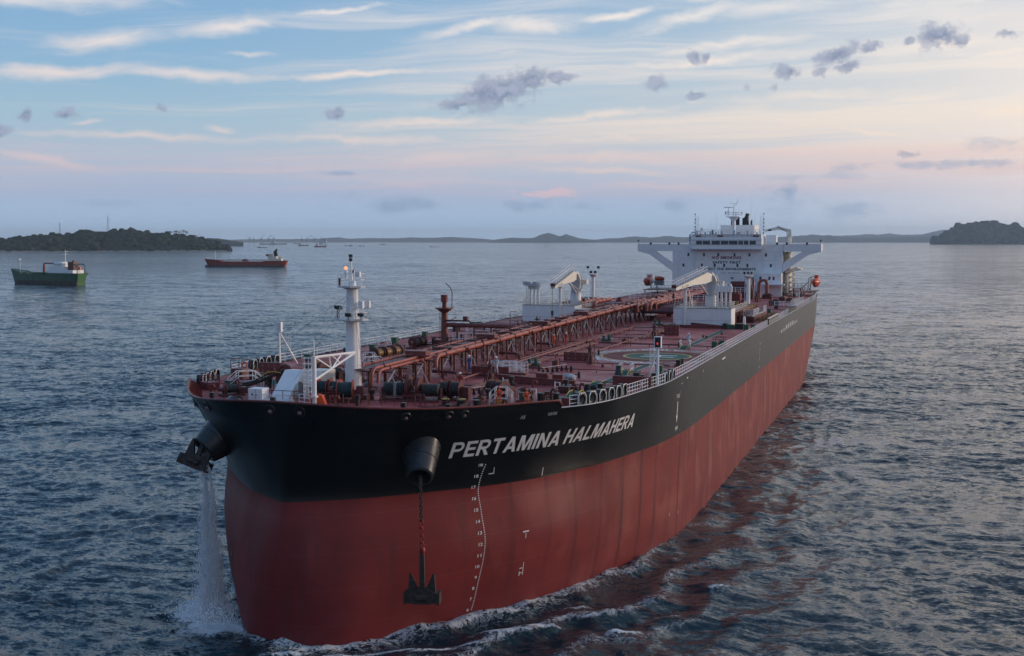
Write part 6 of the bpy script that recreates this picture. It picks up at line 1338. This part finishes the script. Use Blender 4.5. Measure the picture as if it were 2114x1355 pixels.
p=W(466.5,4000); e=empty('lighthouse',(p.x,p.y,0),'small white beacon tower on the tip of the near island','lighthouse'); b=MB(); b.c((0,0,0),(0,0,13),2.1,1.5,10); b.build('tower',M_WHITE,e); b=MB(); b.c((0,0,13),(0,0,16),1.2,.3,8); b.build('lantern',M_GREY,e)
# generic vessel
def vessel_hull(L,B,prof,zwl,m_top,m_bot,parent,bulb=False,name='hull',trans=.72,M_tr=None):
    """bow at +x. prof: (s 0 stern..1 bow, deck height)"""
    b=MB(); st=[0,.03,.1,.25,.45,.62,.76,.86,.93,.975,1.0]
    bw=[trans,.82,.94,1,1,1,.96,.82,.55,.26,.03]; bl=[.55,.7,.88,.97,1,1,.92,.70,.36,.08,.01]
    ps=[p[0] for p in prof]; ph=[p[1] for p in prof]
    ss=sorted(set(st+[p[0] for p in prof])); lev=[-1.,0.,zwl-.01,zwl+.01,None]
    rows=[]
    for s in ss:
        h=float(np.interp(s,ps,ph)); wt=float(np.interp(s,st,bw))*B/2; wl=float(np.interp(s,st,bl))*B/2; r=[]
        for z in lev:
            zz=h if z is None else z; t=max(0,min(1,zz/h)); w=wl+(wt-wl)*t**1.3; x=(s-.5)*L+( .055*L*(t-.25)*max(0,(s-.86)/.14) if zz>=0 else 0) - (.02*L*(1-t) if False else 0)
            if s<=.03: x+= .03*L*(1-t)*(1-s/.03)
            r.append((x,w,zz))
        rows.append(r)
    n=len(lev)
    for sgn in(1,-1):
        v=[(p[0],p[1]*sgn,p[2]) for r in rows for p in r]
        for j in range(n-1):
            b.cur=1 if j<2 else 0
            b.add(v,[(i*n+j,(i+1)*n+j,(i+1)*n+j+1,i*n+j+1) for i in range(len(rows)-1)])
    b.cur=2; r=rows[0]; b.add([(p[0],p[1],p[2]) for p in r]+[(p[0],-p[1],p[2]) for p in r],[(j,j+1,n+j+1,n+j) for j in range(n-1)])
    b.cur=0; b.add([(r[-1][0],r[-1][1]*s*.98,r[-1][2]-.25) for r in rows for s in(1,-1)],[(2*i,2*i+1,2*i+3,2*i+2) for i in range(len(rows)-1)])
    b.cur=1
    if bulb: b.ball((L*.5+.5,0,.9),3.2,1.6,1.9,10,6)
    return b.build(name,[m_top,m_bot,M_tr or m_top],parent,angle=40)
def at(e,pos,hd): e.location=pos; e.rotation_euler=(0,0,math.atan2(hd[1],hd[0]))
M_GH=mat('green_hull_paint',(.022,.10,.06),.5,var=.45,scale=.35,streak=.35); M_GB=mat('brown_boot_topping',(.075,.05,.042),.7,var=.5,scale=.4,streak=.5); M_GT=mat('lime_transom',(.07,.20,.07),.5,var=.3)
M_RH=mat('faded_red_hull',(.30,.05,.035),.5,var=.35,scale=.25,streak=.3); M_RB=mat('grey_boot_topping',(.11,.085,.08),.7,var=.4,scale=.3); M_RT=mat('orange_transom',(.42,.12,.05),.5,var=.2)
e=empty('bunker_tanker',(0,0,0),'small green tanker with white superstructure and red crane, off the left island','tanker'); L=76
sx=lambda s:(s-.5)*L
vessel_hull(L,11.5,[(0,8.6),(.03,8.6),(.42,8.6),(.43,7.2),(.82,7.6),(.83,9.2),(1,11.2)],2.9,M_GH,M_GB,e,M_tr=M_GT)
b=MB(); b.b(sx(.06),sx(.42),-4.9,4.9,8.4,10.8); b.b(sx(.20),sx(.40),-4.6,4.6,10.8,13.2); b.b(sx(.22),sx(.33),-4.3,4.3,13.2,16.6); b.b(sx(.215),sx(.335),-5.2,5.2,15.2,15.4); b.build('superstructure',M_WHITE,e,smooth=False)
for s0 in(.235,.26,.285,.31):
    b=MB(); b.b(sx(s0),sx(s0)+1.2,-4.34,-4.31,14.2,14.9); b.b(sx(s0)+.3,sx(s0)+.8,-4.93,-4.91,9.4,10.); b.build('window',M_GLASS,e,smooth=False)
b=MB(); b.b(sx(.09),sx(.17),-2.2,2.2,10.8,16.8); b.c((sx(.12),0,16.8),(sx(.12),0,18),1.1,n=8); b.build('funnel',M_DRED,e)
b=MB(); b.b(sx(.08),sx(.2),-4,-2.6,11.0,13.0); b.ball((sx(.13),-3.4,12.2),3.2,.9,1.); b.build('lifeboat',M_ORANGE2,e); 
b=MB(); b.path([(sx(.02),-3.5,8.6),(sx(.02),-3.5,14.3),(sx(.05),-3.5,15),(sx(.12),-3.5,15.2)],.32,6); b.path([(sx(.02),3.5,8.6),(sx(.02),3.5,14.3),(sx(.05),3.5,15),(sx(.12),3.5,15.2)],.32,6); b.build('stern_gantry',M_BLACK,e)
b=MB(); b.c((sx(.235),0,16.6),(sx(.235),0,25.5),.35,.2,8); b.b(sx(.22),sx(.25),-1.6,1.6,22.2,22.4); b.b(sx(.225),sx(.245),-2.2,.2,24,24.25); b.build('mast',M_WHITE,e)
b=MB(); b.c((sx(.545),0,7),(sx(.545),0,14.5),1.2,.8,10); b.path([(sx(.545),0,14.2),(sx(.54),0,15.4),(sx(.5),0,15.6),(sx(.38),0,15.2)],.5,8); b.build('crane',M_RED,e)
b=MB(); b.c((sx(.90),0,9.4),(sx(.90),0,19.5),.22,.12,6); b.b(sx(.895),sx(.905),-1,1,18,18.4); b.build('foremast',M_WHITE,e)
b=MB(); 
for i in range(26): s0=random.uniform(.44,.86); b.b(sx(s0),sx(s0)+random.uniform(.5,3),random.uniform(-4.5,3),random.uniform(-2,4.5),7.4,7.9+random.random()*1.1)
b.path([(sx(.43),1,8.6),(sx(.82),1,8.6)],.25,6); b.path([(sx(.43),-2,8.4),(sx(.82),-2,8.4)],.2,6); b.build('deck_piping',M_GREEN,e)
b=MB(); b.path([(sx(.83),-4.8,9.5),(sx(.93),-3.5,10.6),(sx(1.03),0,11.6)],.18,5); b.path([(sx(.83),-4.9,9.2),(sx(.87),-4.8,6.8)],.16,5); b.build('bow_rail',M_CREAM_LIT,e)
for x0,x1,y,z0,z1 in((.215,.335,-4.32,14.1,15.0),(.2,.4,-4.62,11.4,12.1)):
    b=MB(); b.b(sx(x0)+.3,sx(x1)-.3,y-.02,y,z0,z1); b.build('window_band',M_GLASS,e,smooth=False)
b=MB(); b.b(sx(.06),sx(.42),-5.3,-4.95,10.75,10.95); b.b(sx(.2),sx(.4),-5.0,-4.65,13.1,13.3)
for i in range(14): xx=sx(.07)+i*1.95; b.c((xx,-5.25,8.6),(xx,-5.25,10.8),.09,n=4)
b.build('side_gallery',M_CREAM_LIT,e,smooth=False)
b=MB(); b.path([(sx(.0),-5.2,9.6),(sx(.42),-5.4,9.6)],.08,4); b.path([(sx(.44),-5.4,8.4),(sx(.83),-5.3,8.6)],.1,4); b.build('gunwale_rail',M_BLACK,e)
for s0,z in((.12,7.9),(.2,8),(.27,8.1),(.45,6.1),(.55,5.8),(.63,6.),(.72,6.3),(.86,7.),(.92,7.4),(0.02,8.)):
    b=MB(); b.torus((sx(s0),-5.75*(1 if .1<s0<.75 else .93),z),(0,1,0),.55,.25,12,5); b.build('tyre_fender',M_RUB,e)
Sg=Vector((-521.6-.8,595.5,0)); hd=Vector((-.985,.171,0)); at(e,Sg+hd*L/2,hd)
e=empty('product_tanker',(0,0,0),'long low red tanker with dark funnel and pale aft house, beyond the foremast','tanker'); L=98
vessel_hull(L,16,[(0,7.6),(.28,7.4),(.3,6.4),(.80,6.6),(.84,8.3),(1,9.8)],2.3,M_RH,M_RB,e,bulb=True,M_tr=M_RT)
b=MB(); b.b(sx(.07),sx(.24),-6.5,6.5,7.2,10.2); b.b(sx(.13),sx(.235),-6,6,10.2,12.8); b.b(sx(.17),sx(.24),-5.8,5.8,12.8,16); b.b(sx(.19),sx(.245),-8,8,15.2,15.5); b.build('superstructure',M_CREAM_LIT,e,smooth=False)
for s0 in(.09,.12,.15,.18,.21): b=MB(); b.b(sx(s0),sx(s0)+.9,-6.54,-6.51,8.4,9.2); b.b(sx(s0)+.2,sx(s0)+1.0,-6.04 if s0>.12 else -6.53,-6.01 if s0>.12 else -6.51,11,11.8 if s0>.12 else 11.1); b.build('window',M_GLASS,e,smooth=False)
b=MB(); b.prism([(sx(.12),12.8),(sx(.175),12.8),(sx(.17),19.5),(sx(.135),20)],'y',-2,2); b.c((sx(.15),0,19.5),(sx(.13),0,21.6),1.2,n=8); b.build('funnel',M_BLACK,e,smooth=False)
b=MB(); b.c((sx(.20),0,16),(sx(.20),0,25),.3,.15,6); b.b(sx(.19),sx(.21),-2.4,2.4,20.5,20.8); b.build('mast',M_WHITE,e)
b=MB(); b.ball((sx(.10),-5.2,11.3),3.2,1.1,1.2); b.build('lifeboat',M_CREAM_LIT,e); b=MB(); b.b(sx(.235),sx(.26),-6,6,13,15.2); b.build('bridge_front',M_RED,e,smooth=False)
b=MB(); b.c((sx(.90),0,8),(sx(.90),0,20),.35,.2,6); b.b(sx(.89),sx(.91),-1,1,15.6,15.9); b.build('foremast',M_WHITE,e)
b=MB(); b.path([(sx(.26),-1,8.2),(sx(.82),-1,8.2)],.35,6); b.path([(sx(.26),1.5,8.5),(sx(.84),1.5,8.5)],.3,6); b.b(sx(.5),sx(.56),-4,4,7,9.4); b.b(sx(.53),sx(.535),-1,1,9.4,11.5)
for i in range(22): s0=.27+i*.025; b.b(sx(s0),sx(s0)+.5,-6.5,-6.2,6.6,7.4)
b.path([(sx(.58),-3,7),(sx(.6),-3,9.8),(sx(.72),-3,9.6),(sx(.74),-3,7)],.12,5); b.build('deck_piping',M_RED,e)
hd=Vector((-.93,-.36,0)).normalized(); Sg=Vector((-682.5,1152,0)); at(e,Sg+hd*L/2,hd)
def small_ship(name,a,dist,L,label,hm,house=.15,mast=8,hgt=5,rz=0.,cat='ship',grp='far vessels under the horizon'):
    p=W(a,dist); e=empty(name,(p.x,p.y,0),label,cat,grp,rz=PSI+rz); 
    vessel_hull(L,L*.17,[(0,hgt),(.75,hgt*.9),(1,hgt*1.35)],hgt*.3,hm,M_RB,e)
    b=MB(); x0=(house-.5)*L; b.b(x0-L*.08,x0+L*.08,-L*.06,L*.06,hgt*.8,hgt*2.2); b.b(x0-L*.04,x0+L*.05,-L*.05,L*.05,hgt*2.2,hgt*3); b.build('superstructure',M_PALE,e,smooth=False)
    b=MB(); b.c((x0,0,hgt*3),(x0,0,hgt*3+mast),L*.006,n=4); b.c((L*.3,0,hgt),(L*.3,0,hgt+mast),L*.005,n=4); b.build('mast',M_GREY,e); return e
small_ship('work_barge',542,5000,45,'low dark barge with small mast left of the red tanker mast',M_BLACK,.3,5,2.2,.05)
small_ship('supply_vessel',627,6800,62,'orange red ship lying below the shipyard cranes, left of a similar one',M_ORANGE2,.2,9,5,.1)
small_ship('supply_vessel',662,5600,62,'nearer orange red ship under the pale rig at the shipyard',M_ORANGE2,.25,12,6,-.1)
small_ship('coaster',565,9000,210,'long pale ship moored along the distant shipyard quay',M_PALE,.5,22,9,.02)
small_ship('tug_boat',613,10500,80,'white ship moored between the two crane groups of the shipyard',M_WHITE,.4,10,8,.02)
small_ship('coaster',720,6600,48,'leftmost of three small boats right of the foremast top',M_PALE,.75,5,3,.1)
small_ship('coaster',747,6300,36,'middle of three small boats right of the foremast top',M_PALE,.3,7,3,.1)
small_ship('coaster',790,8500,44,'rightmost of three small boats, reddish, below the left hills',M_RH,.7,8,4,.1)
small_ship('speed_boat',895,5600,46,'low fast boat on the water left of the twin peaked island',M_GREY,.3,2,1.6,.0)
small_ship('speed_boat',1208,7600,36,'small pale boat right of the marker beacon below the twin peaks',M_PALE,.3,2,2,.0)
p=W(1127,5200); e=empty('marker_beacon',(p.x,p.y,0),'dark pole beacon standing in the water below the twin peaked island','beacon'); b=MB(); b.c((0,0,0),(0,0,13),1.3,.6,8); b.build('beacon_post',M_BLACK,e); b=MB(); b.c((0,0,13),(0,0,21),.35,n=6); b.ball((0,0,21),1.2); b.build('beacon_top',M_BLACK,e)
p=W(1138,5200); o=MB().ball((0,0,.8),1.9,1.9,1.5).c((0,0,1.5),(0,0,3.2),.4,.2,6).build('buoy',M_BLACK,None); o.location=p; tag(o,'small dark buoy just right of the marker beacon','buoy')
def harbour_crane(a,dist,h,tilt,label):
    p=W(a,dist); e=empty('shipyard_crane',(p.x,p.y,0),label,'crane','cranes of the distant shipyard',rz=PSI); b=MB(); b.c((-8,0,0),(-2,0,h*.55),1.6,1.2,4); b.c((8,0,0),(2,0,h*.55),1.6,1.2,4); b.b(-6,6,-5,5,h*.5,h*.62); b.build('crane_tower',M_GREY,e,smooth=False)
    b=MB(); b.c((0,0,h*.58),(tilt*h,0,h),1.5,.8,4); b.c((0,0,h*.62),(-tilt*h*.2,0,h*.78),1.,n=4); b.c((-tilt*h*.2,0,h*.78),(tilt*h,0,h),.4,n=4); b.build('crane_jib',M_GREY,e,smooth=False)
for a,v_,t,lab in((517,485,-.45,'leftmost leaning shipyard crane'),(525.5,486,.02,'upright dark crane beside the leftmost leaning one'),(541,484,.35,'shipyard crane leaning right, left of the long pale ship'),(556,485,.3,'crane above the left end of the long pale ship'),(567,484.5,-.4,'crane leaning left over the long pale ship'),(624,487,.1,'thin crane at the left of the far rig group'),(636,485,.45,'crane leaning right in the far rig group'),(652,486,-.5,'crane leaning left beside the pale rig'),(421,484,-.4,'single thin crane behind the island tip')):
    d=9500; harbour_crane(a,d,H(v_,d),t,lab)
p=W(668,9000); e=empty('drilling_rig',(p.x,p.y,0),'pale boxy offshore rig at the right end of the shipyard','offshore rig',rz=PSI); b=MB(); b.b(-28,28,-15,15,12,32)
for x in(-24,24,-8): b.b(x-4,x+4,-8,8,0,12)
b.build('rig_hull',M_PALE,e,smooth=False); b=MB(); b.c((-16,0,32),(-8,0,66),3,1.5,4); b.b(0,20,-8,8,32,46); b.build('derrick',M_GREY,e,smooth=False)
# air
m=bpy.data.materials.new('haze'); m.use_nodes=True; T=NT(m.node_tree); vol=T.n('ShaderNodeVolumePrincipled'); vol.inputs['Color'].default_value=(.74,.88,1.,1); vol.inputs['Density'].default_value=HAZE; vol.inputs['Anisotropy'].default_value=0.; out=T.n('ShaderNodeOutputMaterial'); T.t.links.new(vol.outputs[0],out.inputs['Volume'])
o=MB().b(-27000,27000,-9000,27500,-8,310).build('haze',m,None,smooth=False); tag(o,'thin blue haze over the water','haze',kind='stuff')
# ------------------------------------------------------------------ water
def water_mat():
    m=bpy.data.materials.new('sea_water'); m.use_nodes=True; T=NT(m.node_tree)
    bs=T.n('ShaderNodeBsdfPrincipled'); out=T.n('ShaderNodeOutputMaterial')
    geo=T.n('ShaderNodeNewGeometry').outputs['Position']
    def mp(v,s,r=0.):
        o=T.n('ShaderNodeMapping'); T.set(o.inputs[0],v); o.inputs['Scale'].default_value=s; o.inputs['Rotation'].default_value=(0,0,r); return o.outputs[0]
    gn=T.n('ShaderNodeNewGeometry').outputs['Normal']
    patch=T.noise(mp(geo,(.30,1.,1.),-PSI),.0045,5.,.6)
    patch2=T.noise(mp(geo,(.5,1.,1.),-PSI),.03,4.,.6)
    amp=T.m('MULTIPLY',T.mr(patch,.36,.62,.62,1.15),T.mr(patch2,.3,.7,.8,1.2))
    sl=None
    for sc_,k,rot in((.045,.29,.1),(.13,.36,-.15),(.36,.44,0.),(1.0,.54,.4),(2.9,.50,-.3),(8.,.20,.2)):
        c=T.vm('SUBTRACT',T.noise(mp(geo,(.75,1.5,1.),-PSI+rot),sc_,2.,.55,.35,False),(.5,.5,.5))
        c=T.vm('SCALE',c,scale=k); sl=c if sl is None else T.vm('ADD',sl,c)
    far=T.mr(T.vm('LENGTH',geo),150.,1000.,1.,1.18)
    sl=T.vm('MULTIPLY',T.vm('SCALE',sl,scale=T.m('MULTIPLY',T.m('MULTIPLY',amp,far),WSLOPE)),(1.,1.,0.))
    nrm=T.vm('NORMALIZE',T.vm('ADD',gn,sl))
    at=T.n('ShaderNodeAttribute',attribute_name='foam'); fo=at.outputs['Fac']
    fn=T.noise(mp(geo,(1.6,.8,1.),.6),2.4,7.,.72,.5); fr=T.m('SUBTRACT',1.,T.m('ABSOLUTE',T.m('MULTIPLY',T.m('SUBTRACT',T.noise(mp(geo,(1.,1.,1.)),.9,6.,.68,1.2),.5),6.)))
    fm=T.m('ADD',T.m('MULTIPLY',fn,.6),T.m('MULTIPLY',T.m('MAXIMUM',fr,0.),.5))
    mask=T.mr(T.m('ADD',fm,fo),1.0,1.38)
    mask=T.m('MULTIPLY',mask,T.mr(fo,.05,.2))
    col=T.mix(T.noise(geo,.05,3.,.5),(.007,.027,.040),(.010,.033,.044))
    T.set(bs.inputs['Base Color'],T.mix(mask,col,(.62,.66,.68)))
    T.set(bs.inputs['Roughness'],T.mr(mask,0.,1.,WROUGH,.7)); bs.inputs['IOR'].default_value=1.333
    T.set(bs.inputs['Normal'],nrm); T.t.links.new(bs.outputs[0],out.inputs[0])
    return m
WROUGH=.09; WSLOPE=2.1
def build_sea():
    rs=np.random.RandomState(3)
    def axis(lo,hi,a,c,cs,g,mx):
        m=list(np.arange(a,c+1e-6,cs)); d=cs; p=m[-1]
        while p<hi: d=min(mx,d*g); p+=d; m.append(p)
        d=cs; p=m[0]; L_=[]
        while p>lo: d=min(mx,d*g); p-=d; L_.append(p)
        return np.array(L_[::-1]+m)
    ax=axis(-760.,330.,-130.,130.,.42,1.0105,2.4); ay=axis(-45.,1050.,-25.,215.,.42,1.0075,3.0)
    X0,X1,Y0,Y1=ax[0],ax[-1],ay[0],ay[-1]; nx,ny=len(ax),len(ay)
    gx,gy=np.meshgrid(ax,ay); spc=np.maximum(*np.meshgrid(np.gradient(ax),np.gradient(ay)))
    h=np.zeros_like(gx); wx=gx+0; wy=gy+0
    for k in range(5):   # gentle domain warp breaks up the trains
        a=rs.uniform(0,6.28); L=rs.uniform(14,40); wx=wx+1.3*np.sin((gx*np.cos(a)+gy*np.sin(a))*6.283/L+rs.uniform(0,6)); wy=wy+1.3*np.cos((gx*np.sin(a)-gy*np.cos(a))*6.283/L+rs.uniform(0,6))
    main=PSI+math.pi/2+.25
    for k in range(50):
        L=1.35*(11/1.35)**rs.uniform(0,1)**1.25 if k>3 else rs.uniform(13,22)
        a=main+rs.normal(0,.75); amp=.0086*L**.72*rs.uniform(.6,1.2)*(1 if L<6 else .55)
        ph=(wx*np.cos(a)+wy*np.sin(a))*6.2832/L+rs.uniform(0,6.28)
        keep=np.clip(L/(2.4*spc)-.6,0,1)
        h+=keep*(amp*(1-2*np.abs(np.sin(ph/2+.3))**1.3) if k%2 else amp*np.sin(ph))
    # distance to the hull waterline
    foam=np.zeros_like(h)
    pts=[]
    for side in(1,-1):
        for u in np.arange(0,100,.5): p=ship_hp(u,0.,side); pts.append((p[0],p[1],u,side))
    pts=np.array(pts); dmin=np.full(h.shape,1e9); uu=np.zeros_like(h); sd=np.zeros_like(h)
    reg=(gx>-45)&(gx<75)&(gy<215)
    rx,ry=gx[reg],gy[reg]; dm=np.full(rx.shape,1e9); du=np.zeros_like(rx); ds=np.zeros_like(rx)
    for x,y,u,s in pts:
        d=(rx-x)**2+(ry-y)**2; w=d<dm; dm[w]=d[w]; du[w]=u; ds[w]=s
    dm=np.sqrt(dm); dmin[reg]=dm; uu[reg]=du; sd[reg]=ds
    # bow wave trains parallel to the port shoulder
    wob=1.1*np.sin(gx*.31+gy*.17)+.8*np.sin(gx*.13-gy*.37+2)+.5*np.sin(gx*.7+gy*.5)
    port=(sd>0)&(dmin<60)
    dd=dmin+wob
    env=np.exp(-dmin/26.)*np.clip(1.15-gy/95.,0,1)
    tr=np.where(port,np.cos(dd*6.283/6.2)*env*.34,0)
    h+=tr
    crest=np.clip(np.cos(dd*6.283/6.2-.35)*1.3-.42,0,1)
    foam=np.where(port,np.maximum(crest*.46*env,.48*np.exp(-dmin/1.6)*np.clip(1.2-gy/60.,.25,1))+.22*env,0)
    front=(gy<6)&(np.abs(gx)<20)&(dmin<14)
    foam=np.where(front&~port,np.maximum(.62*np.exp(-dmin/1.6),.30*np.exp(-dmin/5.)),foam)
    stb=(sd<0)&(dmin<30)&~front
    foam=np.where(stb,.55*np.exp(-dmin/1.3)+.15*np.exp(-dmin/5),foam)
    # where the falling hawse water lands
    for cx,cy,r,a in((-10.4,3.6,2.6,1.3),(-7.5,1.2,2.6,1.25),(-12.2,5.5,1.9,.9),(-5.6,1.0,1.8,.75),(-14,8.5,1.8,.6),(-9.,-.8,2.4,.55)):
        foam=np.maximum(foam,a*np.exp(-((gx-cx)**2+(gy-cy)**2)/(r*r)))
    # a few breaking crests off the port bow
    for cx,cy,r1,r2,a in((25.5,10.2,1.6,.5,1.0),(16.4,7.4,2.6,.45,.95),(20.,16.2,1.8,.4,.8),(31,25,1.5,.5,.75),(12.5,1.5,2.6,.5,.8),(34,18,1.5,.4,.6),(6.,-1.6,2.4,.45,.95),(9.4,.4,3.,.5,.9),(1.5,-2.6,2.2,.4,.85),(14,3.6,2.6,.5,.8),(4.5,-3.8,2.6,.4,.7),(18.5,9.5,2.6,.5,.75),(22,13.5,2.,.4,.7),(28,16,1.8,.4,.6)):
        t=.55; ex=(gx-cx)*math.cos(t)+(gy-cy)*math.sin(t); ey=-(gx-cx)*math.sin(t)+(gy-cy)*math.cos(t)
        foam=np.maximum(foam,a*np.exp(-(ex/r1)**2-(ey/r2)**2)); h+=.18*np.exp(-(ex/r1)**2-(ey/(r2*1.6))**2)
    e=np.minimum(np.minimum((gx-X0)/320,(X1-gx)/120),np.minimum((gy-Y0+20)/45,(Y1-gy)/560)); e=np.clip(e,0,1); h*=e*e*(3-2*e)
    h[:, [0,-1]]=0; h[[0,-1],:]=0
    v=np.stack([gx,gy,h],-1).reshape(-1,3)
    i=np.arange(nx*ny).reshape(ny,nx); q=np.stack([i[:-1,:-1],i[:-1,1:],i[1:,1:],i[1:,:-1]],-1).reshape(-1,4)
    B=60000.; ov=np.array([(-B,-B,0),(B,-B,0),(B,B,0),(-B,B,0)]); n0=len(v)
    c=[i[0,0],i[0,-1],i[-1,-1],i[-1,0]]
    v=np.concatenate([v,ov]); oq=np.array([(n0,n0+1,c[1],c[0]),(n0+1,n0+2,c[2],c[1]),(n0+2,n0+3,c[3],c[2]),(n0+3,n0,c[0],c[3])])
    q=np.concatenate([q,oq])
    me=bpy.data.meshes.new('water'); me.vertices.add(len(v)); me.vertices.foreach_set('co',v.astype(np.float32).ravel())
    me.loops.add(len(q)*4); me.loops.foreach_set('vertex_index',q.astype(np.int32).ravel())
    me.polygons.add(len(q)); me.polygons.foreach_set('loop_start',np.arange(0,len(q)*4,4,dtype=np.int32)); me.polygons.foreach_set('use_smooth',np.ones(len(q),dtype=bool))
    me.update(calc_edges=True)
    a=me.attributes.new('foam','FLOAT','POINT'); a.data.foreach_set('value',np.concatenate([foam.ravel(),np.zeros(4)]).astype(np.float32))
    me.materials.append(water_mat()); o=bpy.data.objects.new('water',me); COL.objects.link(o); tag(o,'choppy dark blue sea around the ships','sea',kind='structure')
build_sea()
